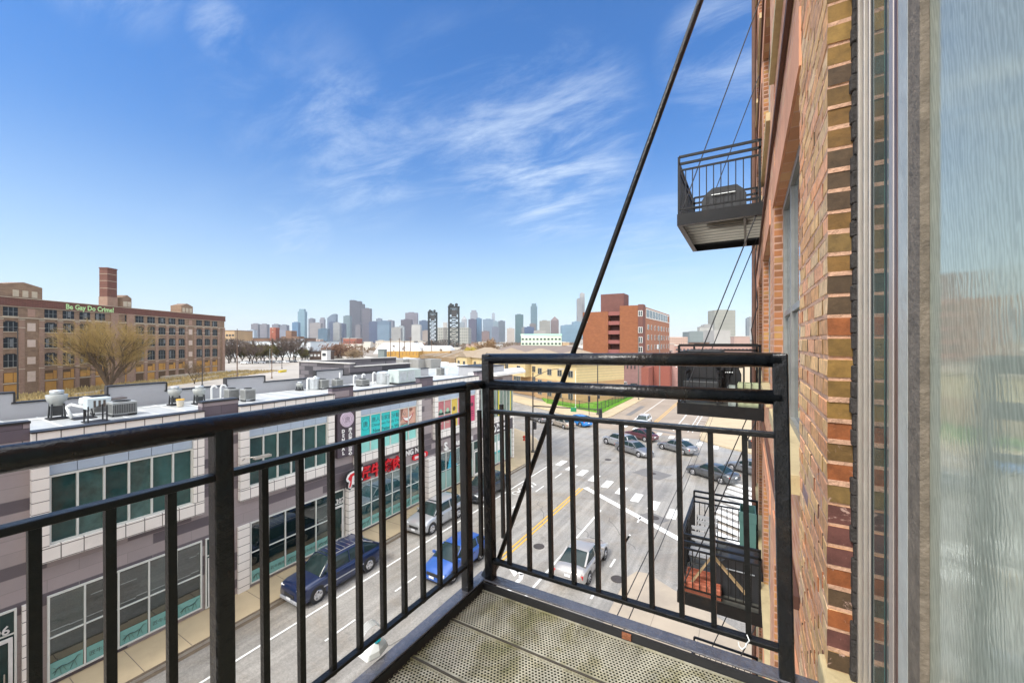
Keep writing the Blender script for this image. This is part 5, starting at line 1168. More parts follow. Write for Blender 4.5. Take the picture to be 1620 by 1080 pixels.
MB().lathe((-25.7,47),[(.16,.15),(.16,.22),(.11,.24),(.11,.62),(.14,.64),(.13,.74),(.04,.82)],12).build('barrel',mat('hydrant_red',(.42,.03,.015),.5),o,smooth=False)
MB().tube((-25.92,47,.55),(-25.48,47,.55),.06).build('outlet',mat('hydrant_red',(.42,.03,.015)),o)
o=lamp(-23.3,70.2,10.8,'tall dark utility pole at the lawn corner with signal heads',None,r=.13,name='utility_pole',cat='utility pole')
sighead(-23.0,69.9,3.6,o); sighead(-23.6,69.9,4.9,o,.8); MB().bar((-24.4,70.2,10.2),(-22.2,70.2,10.2),.1).build('cross_arm',pole_m,o)
o=thing('traffic_signal','low black traffic signal beside the lawn fence','traffic signal',(-24.4,68.8,.15)); MB().tube((-24.4,68.8,.15),(-24.4,68.8,2.6),.05).build('post',pole_m,o); sighead(-24.4,68.8,3.1,o)
lamp(-29.5,75.2,7.5,'thin white pole in front of the yellow apartments',None,white_plastic,.06,'flag_pole','pole')
lamp(-21.3,93,8.2,'dark lamp post along the far lawn pavement',None,pole_m,.08)
lamp(-28.5,107,9.5,'pale lamp post with curved arm in front of the brick hall',(1.8,0,1.2),white_plastic,.09)
lamp(-24.8,108,14.5,'tall grey utility pole left of the brick hall corner',None,mat('pole_grey',(.16,.14,.13),.6),.15,'utility_pole','utility pole')
o=lamp(-20.2,112,15.5,'tall utility pole with cross arms and transformer by the brick garage',None,mat('pole_grey',(.16,.14,.13)),.16,'utility_pole','utility pole')
MB().bar((-21.6,112,14.6),(-18.8,112,14.6),.12).build('cross_arm',pole_m,o); MB().bar((-21.4,112,13.6),(-19.0,112,13.6),.12).build('cross_arm',pole_m,o); MB().lathe((-20.7,112),[(.25,11.3),(.25,12.4),(.1,12.5)],12).build('transformer',galv,o)
lamp(-16.5,118,9.5,'lamp post with bright square lamps at the right of the garage',(1.2,0,.8),pole_m,.09)
o=lamp(.6,44.5,7.0,'black signal pole at the right corner beside the brick wall',None,r=.12,name='signal_pole',cat='traffic signal')
sighead(.6,44.2,5.6,o); sighead(.2,44.2,3.6,o,.8); MB().tube((.6,44.5,6.3),(-4.4,47.2,6.9),.07,.05).build('mast_arm',pole_m,o); MB().tube((.36,44.1,3.9),(.36,44.0,3.9),.12,n=12).build('walk_lamp',mat('orange_lens',(.8,.15,.05),.4),o)
lamp(-138.1,21.2,16.2,'dark street lamp in front of the old factory, leftmost in view',(-5.5,-1.2,.9),pole_m,.16)
lamp(-141.4,57.1,15.5,'plain dark lamp post near the right end of the old factory',None,pole_m,.15)
lamp(-162.6,76.7,18,'brown wooden pole at the left edge of the pale lot',None,mat('wood_pole',(.12,.075,.05),.8),.2,'utility_pole','utility pole')
lamp(-148.9,81.7,16,'brown wooden pole in the middle of the pale lot',None,mat('wood_pole',(.12,.075,.05)),.15,'utility_pole','utility pole')
lamp(-217,118,9.5,'small pale lamp post on the lot between two taller poles',(1.8,0,.6),galv,.12)
lamp(-196.6,112.7,13,'dark lamp post right of centre on the pale lot',None,pole_m,.15)
# overhead wires along our side of the street
for k,(x,l) in enumerate(((-2.5,'overhead wire strung above the near pavement, left one'),(-2.25,'overhead wire strung above the near pavement, right one'))):
    g=MB(); P_=[(x,-20+t*8.1,8.1-.9*math.sin(math.pi*t/8)) for t in range(9)]; P_[-1]=(x+.5,44.8,7.2)
    g.path(P_,.012,5); tag(g.build('overhead_wire',black_matte,loc=(x,0,8)),l,'wire')
def fence(pts,label,h=1.5):
    o=thing('metal_fence',label,'fence',(pts[0][0],pts[0][1],.15)); a=MB(); b=MB(); c=MB()
    for (x0,y0),(x1,y1) in zip(pts,pts[1:]):
        Ln=math.hypot(x1-x0,y1-y0); n=max(2,int(Ln/2.2))
        for z in (.3,h): b.bar((x0,y0,.19+z),(x1,y1,.19+z),.05)
        for k in range(n+1): t=k/n; a.bar((x0+(x1-x0)*t,y0+(y1-y0)*t,.15),(x0+(x1-x0)*t,y0+(y1-y0)*t,.3+h),.07)
        m=int(Ln/.25)
        for k in range(m): t=k/m; c.bar((x0+(x1-x0)*t,y0+(y1-y0)*t,.35),(x0+(x1-x0)*t,y0+(y1-y0)*t,.19+h),.02)
    a.build('post',black_matte,o); b.build('rail',black_matte,o); c.build('picket_row',black_matte,o)
fence([(-37,78.2),(-24.0,72.4),(-24.0,111)],'black metal picket fence round the bright green lawn')
# ================================================================= YELLOW APARTMENTS
cream=bricks('cream_brick',(-.9,.42),[(.52,.40,.20),(.56,.44,.23)],(.45,.36,.2),.9,.3,.02,.5,.8,.08,.1,.2,(.5,.38,.2)); tan=bricks('tan_brick',(-.9,.42),[(.38,.23,.11),(.43,.27,.13),(.35,.21,.10)],(.36,.24,.14),.8,.25,.02,.5,.8,.1,.1)
shing=mat('roof_shingle_tan',(.26,.205,.145),.85,.15,.6,stain=.4,stcol=(.24,.19,.13)); shing2=mat('roof_shingle_brown',(.17,.135,.115),.85,.15,.6)
ap=thing('apartment_block','cream and tan brick apartment block with hip roofs beyond the corner','apartment building',(-40,85,0))
U=Vector((-.9,.42)).normalized(); V=Vector((.42,.9)).normalized(); A0=Vector((-31.0,78.6+1.0))
def q2(s,t): p=A0+U*s+V*t; return (p.x,p.y)
def hip(g,s0,s1,t0,t1,z,h,o=.6):
    a,b,c,d_=q2(s0-o,t0-o),q2(s1+o,t0-o),q2(s1+o,t1+o),q2(s0-o,t1+o); m=(t0+t1)/2; k=min((t1-t0)/2,(s1-s0)/2)
    r0,r1=q2(s0+k,m),q2(s1-k,m)
    g.add([(*a,z),(*b,z),(*c,z),(*d_,z),(*r0,z+h),(*r1,z+h)],[(0,1,5,4),(1,2,5),(2,3,4,5),(3,0,4),(3,2,1,0)])
blocks=[(0,14,0,15,8.5),(14,30,1.2,15,8.4),(30,40,-.3,15,8.5),(40,58,1.2,15,8.4)]
g=MB(); h=MB(); rf=MB()
for s0,s1,t0,t1,z in blocks:
    P=[q2(s0,t0),q2(s1,t0),q2(s1,t1),q2(s0,t1)]; g.prism(P,4.6,z); h.prism([q2(s0+.003,t0+.003),q2(s1-.003,t0+.003),q2(s1-.003,t1),q2(s0+.003,t1)],0,4.6)
    hip(rf,s0,s1,t0,t1,z,3.0)
for s in (20,35,50): rf.add([(*q2(s-3,-.9),8.5),(*q2(s+3,-.9),8.5),(*q2(s,-.9),10.4),(*q2(s,8),10.4),(*q2(s-3,6),8.5),(*q2(s+3,6),8.5)],[(0,1,2),(0,2,3,4),(1,5,3,2)]); g.prism([q2(s-2.7,-.6),q2(s+2.7,-.6),q2(s+2.7,1.3),q2(s-2.7,1.3)],4.6,8.45)
g.build('upper_wall',cream,ap); h.build('lower_wall',tan,ap); rf.build('roof',shing,ap)
wf=mat('apt_window_frame',(.35,.32,.27),.6); wg=glass('apt_glass',(.03,.04,.045),.1)
k_=0
for s0,s1,t0,t1,z in blocks:
    n=max(2,int((s1-s0)/3.4))
    for i in range(n):
        s=s0+(i+.5)*(s1-s0)/n
        if any(abs(s-q)<3.1 for q in (20,35,50)): t=-.6 if t0>0 else t0
        else: t=t0
        if abs(s-35)<3.1: t=-.6
        for zz_ in (5.6,2.9,.9) if s<14 else (5.8,3.2):
            w=MB(); c_=Vector(q2(s,t-.03)); w.obox(c_,U,.75,.06,zz_,zz_+1.5); o_=w.build('window',wf,ap); w=MB()
            for sg in (-.36,.36): w.obox(Vector(q2(s+sg,t-.06)),U,.31,.05,zz_+.1,zz_+1.4)
            w.build('pane',wg,o_)
MB().obox(Vector(q2(30,-.4)),U,26,.05,2.55,2.7).build('belt_course',cream,ap)
# second and third hip-roofed blocks behind
ap2=thing('apartment_block','apartment block with long brown hip roof behind the cream one','apartment building',(-70,130,0)); A0=Vector((-48,119))
g=MB(); rf=MB(); g.prism([q2(0,0),q2(52,0),q2(52,16),q2(0,16)],0,8.4); hip(rf,0,52,0,16,8.4,3.4); g.build('wall',cream,ap2); rf.build('roof',shing2,ap2)
g=MB()
for i in range(14):
    for z in (5.4,2.4): g.obox(Vector(q2(2+3.7*i,-.03)),U,.7,.05,z,z+1.4)
g.split('window',wg,ap2)
ap3=thing('gabled_hall','mustard walled hall with pale low pitched roof left of the orange tower','building',(-60,150,0)); A0=Vector((-52,150))
g=MB(); rf=MB(); must=mat('mustard_wall',(.42,.24,.05),.8,.1,.5); g.prism([q2(0,0),q2(28,0),q2(28,24),q2(0,24)],0,9.4); g.add([(*q2(0,0),9.4),(*q2(28,0),9.4),(*q2(14,0),11.6)],[(0,1,2)]); g.build('wall',must,ap3)
rf.add([(*q2(-1,-1),9.2),(*q2(14,-1),11.7),(*q2(14,25),11.7),(*q2(-1,25),9.2),(*q2(29,-1),9.2),(*q2(29,25),9.2)],[(0,1,2,3),(1,4,5,2)]); rf.build('roof',mat('pale_metal_roof',(.42,.40,.34),.6,.1,.4),ap3)
# ================================================================= ORANGE BRICK TOWER
ot=thing('brick_tower','orange and brown brick mid rise with open stair balconies and roof colonnade','building',(-35,130,0))
orange=bricks('orange_brick',(1,0),[(.215,.075,.03),(.24,.086,.034),(.195,.066,.027)],(.18,.07,.035),.8,.25,.02,.5,.85,.1,.1,.3,(.33,.12,.05)); orange_s=bricks('orange_brick_side',(0,1),[(.26,.115,.065),(.29,.13,.07)],(.38,.18,.1),.8,.25,.02,.5,.85,.1,.1); brown=mat('brown_brick',(.13,.055,.045),.85,.15,.8); 
mauve=bricks('mauve_brick',(1,0),[(.20,.105,.10),(.23,.125,.115)],(.22,.13,.12),.8,.25,.02,.5,.85,.1,.1)
MB().box(-44.6,-36.6,120,136,0,22.4).build('left_wing',orange,ot)
MB().box(-36.6,-29.9,120.0+3,140,0,24.2).build('stair_shaft_back',brown,ot)
MB().box(-33.0,-27.6,119.9,123,6.9,23.9).build('orange_wall',orange,ot)
MB().box(-27.6,-26.2,119.7,123,6.9,24.1).build('corner_strip',brown,ot)
g=MB().box(-29.9,-26.3,123,166,0,23.6); g.build('side_wing',orange_s,ot)
g=MB(); g.box(-39.5,-32.4,122,128,22,27.9); g.build('lift_penthouse',brown,ot)
g=MB()
for k in range(6): z=6.9+2.85*k; g.box(-36.6,-33.0,120.2,123,z,z+.3); g.box(-36.6,-33.0,120.2,120.35,z+.3,z+1.15)
g.split('balcony_slab',mat('balcony_red_brown',(.22,.075,.065),.8),ot)
wfr=mat('tower_window_frame',(.6,.6,.57),.6)
def twin(x0,x1,y0,y1,z0,z1,ax):
    g=MB(); g.box(x0,x1,y0,y1,z0,z1); o_=g.build('window',wfr,ot); g=MB()
    if ax=='x':
        m=(x0+x1)/2; g.box(x0+.12,m-.06,y0-.03,y1,z0+.12,z1-.12); g.box(m+.06,x1-.12,y0-.03,y1,z0+.12,z1-.12)
    else:
        m=(y0+y1)/2; g.box(x0,x1+.03,y0+.12,m-.06,z0+.12,z1-.12); g.box(x0,x1+.03,m+.06,y1-.12,z0+.12,z1-.12)
    g.build('pane',wg,o_)
for z in (7.2,10.1,12.9,15.8,20.6): twin(-27.55,-26.3,119.62,119.72,z,z+1.7,'x')
twin(-44.2,-43.1,119.92,120.02,19.2,20.9,'x')
for z in (7.6,10.7,13.8,16.9):
    for y in (126,131.5,137,142.5,148,153.5,159,163.5): twin(-26.32,-26.2,y,y+(1.1 if int(y)%2 else 2.2),z,z+1.6,'y')
g=MB()
for k in range(9): y=124+4.6*k; g.box(-26.31,-26.2,y,y+.4,20.6,22.9)
g.box(-26.32,-26.19,124,165,22.9,23.2); g.box(-26.32,-26.19,124,165,20.3,20.6); g.build('colonnade',wfr,ot)
g=MB()
for k in range(8): y=124.5+4.6*k+.1; g.box(-26.33,-26.22,y,y+3.9,20.65,22.85)
g.split('colonnade_glass',wg,ot)
g=MB(); g.box(-44.6,-26.2,117.5,119.6,0,6.8); g.build('podium',mauve,ot); g=MB()
for x0,x1 in ((-43,-40.5),(-39.8,-37.6),(-36.6,-34)): g.box(x0,x1,117.4,117.52,.6,3.0)
for k in range(8): x=-35.5+k*1.05; g.box(x,x+.35,117.4,117.52,5.4,6.4)
g.split('podium_opening',black_matte,ot)
MB().box(-26.2,-24.2,117.5,140,0,5.9).build('entry_block',mat('red_brick_plain',(.22,.07,.05),.85),ot)
gr=thing('brick_garage','long pink brick wall of the low garage right of the orange tower','building',(-18,140,0))
MB().box(-24.1,-19.6,124,128,0,6.1).build('front_wall',mat('red_brick_plain',(.22,.07,.05)),gr)
pink=bricks('pink_brick',(0,1),[(.28,.15,.135),(.31,.17,.15)],(.32,.2,.18),.8,.25,.02,.5,.85,.1,.1)
MB().box(-19.6,-11,128,200,0,7.6).build('side_wall',pink,gr); g=MB()
for k in range(5): g.box(-18.5+k*1.3,-18.2+k*1.3,127.9,128.02,5.6,5.9)
g.split('wall_lamp',white_plastic,gr); MB().box(-12.5,-11.6,127.9,128.02,0,2.4).build('garage_door',mat('door_brown',(.12,.06,.05),.7),gr)
# green and white long building further back
gb=thing('long_block','pale green and white slab building left of the orange tower','building',(-160,340,0))
D1=Vector((-180.0,318.0)); 
g=MB(); g.prism([(-172,309),(-140,324),(-150,345),(-182,330)],0,19.8); g.build('wall',mat('pale_green_wall',(.50,.60,.46),.8,.08,.2),gb)
g=MB(); g.prism([(-172.5,308.8),(-139.5,323.8),(-149.5,345.8),(-182.6,330.6)],18.4,19.95); g.build('parapet_band',mat('mint_band',(.34,.55,.46),.7),gb)
g=MB()
for k in range(11):
    for z in (14.6,10.6,6.6): p=Vector((-172,308.9)).lerp(Vector((-140,323.9)),(k+.5)/11); g.obox(p,(32,15),.9,.15,z,z+1.5)
g.split('window',wg,gb)
# ================================================================= OLD FACTORY
fa=thing('brick_factory','long derelict brown brick factory with boarded ground floor windows and a square chimney','building',(-170,60,0))
FA=Vector((-193.8,86.4)); FU=Vector((.532,-.847)).normalized(); FV=Vector((-.847,-.532)).normalized()
def fq(s,t): p=FA+FU*s+FV*t; return (p.x,p.y)
fbrick=bricks('factory_brick',(.532,-.847),[(.19,.127,.082),(.235,.158,.10),(.165,.107,.07)],(.2,.13,.1),1.1,.35,.03,.5,.9,.15,.1,.45,(.30,.21,.14)); fred=bricks('factory_parapet',(.532,-.847),[(.10,.043,.032),(.125,.053,.038)],(.18,.08,.06),1.1,.35,.03,.5,.9,.15,.1,.3,(.12,.06,.05)); fpil=bricks('factory_pilaster',(.532,-.847),[(.245,.155,.112),(.28,.18,.13)],(.24,.16,.12),1.1,.35,.03,.5,.9,.15,.1,.3,(.34,.27,.18))
lime=mat('limestone',(.42,.36,.27),.85,.15,1,stain=.3,stcol=(.25,.2,.15)); board=mat('plywood_board',(.40,.21,.05),.8,.25,.3,stain=.4,stcol=(.3,.15,.06)); blk=mat('factory_glass',(.012,.016,.02),.3,.4,1,spec=.25)
def fbox(g,s0,s1,t0,t1,z0,z1): g.prism([fq(s0,t0),fq(s1,t0),fq(s1,t1),fq(s0,t1)],z0,z1)
g=MB(); fbox(g,0,108,0,24,0,21.9); g.build('wall',fbrick,fa)
g=MB(); fbox(g,-.3,108,-.25,.4,21.9,23.9); fbox(g,-.3,.4,.4,24,21.9,23.9); g.build('parapet',fred,fa)
g=MB(); fbox(g,-.4,108,-.35,.5,23.9,24.05); fbox(g,-.2,108,-.28,-.02,19.0,19.22); fbox(g,-.2,108,-.18,-.02,21.75,21.9); g.split('cornice',lime,fa)
pil=MB()
for k in range(25):
    s=3.7+4.35*k
    if abs(s-47)<1.5 : continue
    fbox(pil,s-.55,s+.55,-.22,-.0,0,18.6)
fbox(pil,0,1.6,-.3,0,0,19); fbox(pil,43,45.4,-.3,0,0,22); fbox(pil,48.2,50.6,-.3,0,0,22)
pil.split('pilaster',fpil,fa)
caps=MB()
for k in range(25):
    s=3.7+4.35*k
    if abs(s-47)<1.5: continue
    fbox(caps,s-.62,s+.62,-.3,-.02,16.6,16.8); fbox(caps,s-.62,s+.62,-.3,-.02,18.6,18.8); fbox(caps,s-.6,s+.6,-.28,-.02,6.4,6.6)
caps.split('pilaster_cap',lime,fa)
blank={18.95,71.15}
wr=random.Random(3)
for k in range(24):
    s=5.9+4.35*k
    if abs(s-18.95)<.3 or abs(s-71.15)<.3:
        for z0,z1 in ((15.9,17.9),(11.9,13.7),(7.6,9.4),(3.2,5.8) ):
            g=MB(); fbox(g,s-.9,s+.9,-.05,0,z0,z1); g.build('bricked_up_window',mat('bricked_up',(.50,.40,.33),.8,.15,1),fa)
        g=MB(); fbox(g,s-.8,s+.8,-.05,0,19.5,21.5); g.build('bricked_up_window',mat('faded_infill',(.30,.19,.14),.8),fa)
        continue
    hw=1.45 if abs(s-49)>1.5 and abs(s-44.5)>1.5 else .8
    for ri,(z0,z1) in enumerate(((19.45,21.6),(15.7,18.0),(11.7,14.1),(7.1,10.1))):
        g=MB(); fbox(g,s-hw,s+hw,-.06,0,z0,z1)
        if ri: fbox(g,s-hw*.7,s+hw*.7,-.06,0,z1,z1+.25)
        f=g.build('window',blk,fa); h=MB()
        for q in (-.34,.34): fbox(h,s+q*hw-.07,s+q*hw+.07,-.1,-.06,z0,z1)
        fbox(h,s-hw,s+hw,-.1,-.06,(z0+z1)/2-.05,(z0+z1)/2+.05)
        if wr.random()<.45: a=s-hw+wr.choice((0,.66,1.33))*hw*.98; fbox(h,a,a+hw*.5,-.1,-.06,z0+wr.uniform(0,1),z1-.2)
        h.build('muntin',mat('muntin_grey',(.13,.14,.14),.6),f); h=MB(); fbox(h,s-hw-.1,s+hw+.1,-.18,0,z0-.18,z0); h.build('sill',lime,f)
    g=MB(); fbox(g,s-hw,s+hw,-.06,0,3.3,5.8); f=g.build('boarded_window',mat('recess_brown',(.10,.06,.03),.9),fa); h=MB()
    fbox(h,s-hw*.95,s-hw*.4,-.1,-.06,3.4,5.7); fbox(h,s-hw*.3,s+hw*.9,-.1,-.06,3.4,wr.choice((5.7,5.7,5.0))); h.build('board',board,f); h=MB(); fbox(h,s-hw-.15,s+hw+.15,-.2,0,3.05,3.3); h.build('sill',lime,f)
    g=MB(); fbox(g,s-hw*.9,s+hw*.9,-.07,0,.2,2.8); g.build('boarded_window',board if wr.random()<.6 else mat('recess_brown',(.10,.06,.03)),fa)
g=MB(); fbox(g,14,33,-2.2,-.3,0,1.2); fbox(g,2,12,-1.6,-.3,0,.9); g.split('loading_dock',lime,fa)
g=MB(); fbox(g,67.8,79,1,12,21.9,27.2); fbox(g,79,84,2,12,21.9,26); fbox(g,16.4,22,1,5,21.9,26.8); fbox(g,42.4,45.5,1,4.5,21.9,27.2); g.split('penthouse',fbrick,fa)
g=MB()
for s0,s1,z in ((67.8,76,27.2),(16.4,22,26.8),(42.4,45.5,27.2)):
    m=(s0+s1)/2; g.add([(*fq(s0,1),z),(*fq(s1,1),z),(*fq(m,1),z+.9),(*fq(s0,4.5),z),(*fq(s1,4.5),z),(*fq(m,4.5),z+.9)],[(0,1,2),(5,4,3),(0,2,5,3),(1,4,5,2)])
g.split('penthouse_gable',fbrick,fa)
g=MB()
for s0 in (69,71,73,17.0,18.7,20.4,42.7,44.1): fbox(g,s0,s0+1.2,.9,1,24.4,26); 
g.split('penthouse_opening',lime,fa)
g=MB(); fbox(g,46.6,49.9,1.5,4.1,21.9,27.0); g.build('chimney_base',fpil,fa); g=MB(); fbox(g,46.7,49.8,1.6,4.0,27.0,35.6); fbox(g,46.6,49.9,1.5,4.1,35.6,35.9); g.build('chimney',fred,fa)
g=MB()
for z in (29.5,31.8,33.9): fbox(g,46.65,49.85,1.55,4.05,z,z+.12)
g.build('chimney_band',lime,fa)
xd=(-FU.x,-FU.y,0)
p=fq(63.4,-.3); gt=text('graffiti','Be Gay Do Crime!',1.95,(p[0],p[1],22.15),xd,(0,0,1),mat('graffiti_green',(.40,.62,.28),.7,.1,1),fa,.02,'LEFT',.05,.92)
# rail strip, dirt and dry grass before the factory
g=MB(); g.prism([fq(-10,-1),fq(110,-1),fq(110,-22),fq(-10,-16)],-.2,.02); struct(g.build('dry_grass',mat('dry_grass',(.34,.26,.12),.95,.3,.3,stain=.6,stcol=(.22,.17,.07))))
g=MB()
for i in range(7000):
    s=rnd.uniform(-8,108); t=rnd.uniform(-19,-1); x,y=fq(s,t); h=rnd.uniform(.3,1.1); a=rnd.uniform(0,6.3); w=.25
    g.add([(x-w*math.cos(a),y-w*math.sin(a),0),(x+w*math.cos(a),y+w*math.sin(a),0),(x+rnd.uniform(-.3,.3),y,h)],[(0,1,2)])
struct(g.build('dry_weeds',mat('dry_weeds',(.38,.29,.13),.95,.4,.4)),'stuff')
g=MB()
for k in range(12): s=8+k*6; x,y=fq(s,-14-(k%3)); g.obox((x,y),FU,2.2,.3,0,.8)
o=tag(g.build('concrete_barrier',lime),'broken line of pale concrete barriers in the weeds before the factory','barrier')
g=MB(); x,y=fq(-1,-24); g.obox((x,y),FU,2.6,.4,0,.9); tag(g.build('concrete_barrier',mat('barrier_yellow',(.6,.45,.03),.7),loc=(x,y,0)),'single yellow barrier at the right end of the weeds','barrier')
# ================================================================= TREES
def bare_tree(name,label,x,y,h,spread,col,twigcol,seed,levels=5,trunk_r=.45,droop=.0,group=None,base_split=4,twigw=.035,z=0,fill=3):
    rd=random.Random(seed); o=thing(name,label,'tree',(x,y,z),group); tr=MB(); tw=MB()
    def grow(p,d,L_,r,lv):
        n=3; q=p
        for i in range(n):
            d2=(d+Vector((rd.uniform(-.14,.14),rd.uniform(-.14,.14),rd.uniform(-.05,.10)-droop*(levels-lv)*.02))).normalized()
            q2_=q+d2*(L_/n); r2_=r*(1-.12)
            if lv>1: tr.tube(q,q2_,r,r2_,6 if lv>2 else 4,False)
            else:
                a=d2.orthogonal().normalized()*max(r,twigw*.5); tw.add([q-a,q+a,q2_+a*.5,q2_-a*.5],[(0,1,2,3)])
                b=d2.cross(a); tw.add([q-b,q+b,q2_+b*.5,q2_-b*.5],[(0,1,2,3)])
            q=q2_; d=d2; r=r2_
            if lv<=levels-1 and i<n-1:
                for _ in range(1 if lv>1 else fill):
                    s_=Vector((rd.uniform(-1,1),rd.uniform(-1,1),rd.uniform(-.3,.8))).normalized()
                    if lv>0: grow(q,(d*.8+s_*.75).normalized(),L_*.62,r*.5,lv-1)
        if lv>0:
            for _ in range(3 if lv>1 else fill+1):
                s_=Vector((rd.uniform(-1,1)*spread,rd.uniform(-1,1)*spread,rd.uniform(-.25,.8))).normalized()
                grow(q,(d*.85+s_*.7).normalized(),L_*.70,r*.62,lv-1)
    tr.tube((x,y,z-.2),(x,y,z+h*.09),trunk_r*1.3,trunk_r,8)
    for k in range(base_split):
        a=6.28*k/base_split+rd.uniform(-.4,.4); grow(Vector((x,y,z+h*.08)),Vector((math.cos(a)*.55*spread,math.sin(a)*.55*spread,1)).normalized(),h*.33,trunk_r*.55,levels-1)
    tr.build('trunk',mat('bark_'+str(col),col,.9,.25,1.5),o); tw.build('crown',mat('twigs_'+str(twigcol),twigcol,.85,.35,.35),o)
    return o
bare_tree('willow_tree','big spreading willow with golden bare twigs in front of the factory',-141,36.5,20.5,.95,(.10,.07,.045),(.33,.235,.085),11,levels=5,trunk_r=.75,base_split=7,twigw=.034,droop=.2,fill=3)
bare_tree('small_tree','thin dark bare tree right of the golden willow',-150,58.5,8,1,(.06,.045,.035),(.16,.11,.06),5,levels=4,trunk_r=.16,base_split=3,twigw=.05,fill=3)
tp=[bare_tree('bare_tree','dark bare tree at the far edge of the pale lot',-254,128,17,1,(.06,.05,.045),(.14,.105,.085),21,levels=4,trunk_r=.4,twigw=.13,fill=4,group='bare trees along the far lot'),
    bare_tree('bare_tree','olive tinged shrubby tree at the far edge of the pale lot',-262,143,12,1.3,(.08,.06,.04),(.17,.15,.055),33,levels=4,trunk_r=.3,twigw=.24,fill=5,base_split=6,group='olive shrubby trees along the far lot')]
bp_d=[(372,258,0,1.05),(383,262,1,1.0),(395,268,1,1.15),(406,262,1,1.1),(418,268,0,.85),(427,270,1,1.1),(437,274,1,1.0),(447,272,0,1.15),(458,276,0,.9),(467,282,0,1.15),(478,286,1,.8),(486,292,0,.7),(362,245,0,1.1),(500,380,1,.8),(365,262,1,1.1)]
def pd(px,d): u=(px-810)/636; S_,C_=math.sin(math.atan(373/636)),math.cos(math.atan(373/636)); return ((-S_+u*C_)*d,(C_+u*S_)*d)
TL={372:'second from the factory end',383:'just right of the wooden pole at the factory end',395:'before the left half of the white warehouse',406:'left of the small pale lamp post',418:'tall and dark beside the small pale lamp post',427:'behind the middle wooden pole',437:'below the red brick stair tower',447:'with wide crown below the stepped brown block',458:'slimmer, right of the wide crowned one',467:'with round crown near the warehouse corner',478:'low by the round crowned one',486:'small and last before the timber house',362:'touching the factory corner',500:'low beyond the timber house',365:'directly beside the factory corner'}
for px,d,kk,sc_ in bp_d:
    c=copy_tree(tp[kk]); c['label']=('dark bare tree' if kk==0 else 'olive tinged shrubby tree')+', '+TL[px]; c.location=(*pd(px,d),0); c.scale=(sc_,sc_,sc_*1.0); c.rotation_euler=(0,0,rnd.uniform(0,6.28))
tp[1].location=(*pd(413,272),0)
def bush(name,label,x,y,r,h,col,seed,n=2600,cat='bush'):
    rd=random.Random(seed); o=thing(name,label,cat,(x,y,0)); g=MB(); tr=MB()
    tr.tube((x,y,0),(x,y,h*.5),r*.06,r*.04,6)
    cl=[(rd.gauss(0,.42)*r,rd.gauss(0,.42)*r,h*(.55+rd.uniform(-.28,.33)),rd.uniform(.25,.5)*r) for _ in range(16)]
    for c in cl: tr.tube((x,y,h*.25),(x+c[0],y+c[1],c[2]),r*.03,r*.008,4)
    for i in range(n):
        c=rd.choice(cl); v=Vector((rd.gauss(0,1),rd.gauss(0,1),rd.gauss(0,.8))).normalized()*c[3]*rd.uniform(.3,1.05)
        p=Vector((x+c[0],y+c[1],c[2]))+v; s=r*rd.uniform(.03,.07); a=Vector((rd.uniform(-1,1),rd.uniform(-1,1),rd.uniform(-1,1))).normalized(); b=a.orthogonal().normalized()
        g.add([p-a*s,p+b*s,p+a*s],[(0,1,2)])
    tr.build('trunk',mat('bark_dark',(.06,.045,.035),.9),o); g.build('crown',mat('leaves_'+str(col),col,.85,.35,.3),o); return o
bush('round_tree','round brown leafy tree left of the slab building',*pd(775,300),9,15,(.20,.12,.055),3,cat='tree')
bush('yellow_bush','bright yellow green bush below the skyline right of the bridge towers',*pd(744,330),8,8,(.36,.28,.04),4)
bush('brown_thicket','tangle of reddish brown scrub beside the distant rail bridge',*pd(535,330),13,10,(.16,.085,.05),5,3500,'thicket')
bush('brown_thicket','low brown scrub behind the dark roof monitors',*pd(560,300),8,6,(.2,.14,.08),6,2000,'thicket')
bush('green_shrub','olive shrub at the far corner of the warehouse',*pd(483,300),6,7,(.12,.12,.035),7,1500)
bush('brown_thicket','brown scrub between the tan apartment roofs and the bush',*pd(800,360),12,7,(.2,.15,.1),8,2000,'thicket')
# ================================================================= MIDDLE DISTANCE
def polar_box(name,label,cat,px0,px1,ytop,d,m,depth=20,z0=0,ybot=None,roofm=None,group=None,face=None,extra=None):
    """a real box building at distance d (metres along the view axis) whose front faces the camera roughly"""
    a=Vector(pd(px0,d)); b=Vector(pd(px1,d)); u=(b-a); w=u.length; u.normalize(); v=Vector((-u.y,u.x)); h=13.3+(540-ytop)*d/636
    c=(a+b)/2
    o=thing(name,label,cat,(c.x,c.y,0),group)
    g=MB(); P=[a,b,b+v*depth,a+v*depth]; g.prism([(q.x,q.y) for q in P],z0,h); g.build('wall',m,o)
    if roofm:
        g=MB(); P=[a-u*.4-v*.4,b+u*.4-v*.4,b+u*.4+v*(depth+.4),a-u*.4+v*(depth+.4)]; g.prism([(q.x,q.y) for q in P],h,h+max(.4,d*.0012)); g.build('roof',roofm,o)
    if extra: extra(o,a,b,u,v,w,h)
    return o
def winrow(zs,n,hw,hh,m,name='window_row'):
    def f(o,a,b,u,v,w,h):
        g=MB()
        for i in range(n):
            for z in zs: q=a+u*w*(i+.5)/n; g.obox((q.x-v.x*.05,q.y-v.y*.05),u,hw,.1,z,z+hh)
        g.split('window',m,o)
    return f
whitewall=mat('white_metal_wall',(.58,.62,.64),.6,.05,.05); brownb=mat('brown_brick_far',(.20,.12,.08),.9,.2,.08); redb=mat('red_brick_far',(.27,.09,.06),.9,.15,.1); tanb=mat('tan_brick_far',(.40,.28,.16),.9,.15,.08); paleb=mat('pale_block',(.50,.47,.41),.85,.12,.06); greyb=mat('grey_block',(.34,.33,.31),.85,.12,.06); darkroof=mat('dark_roof',(.10,.10,.10),.8,.1,.1)
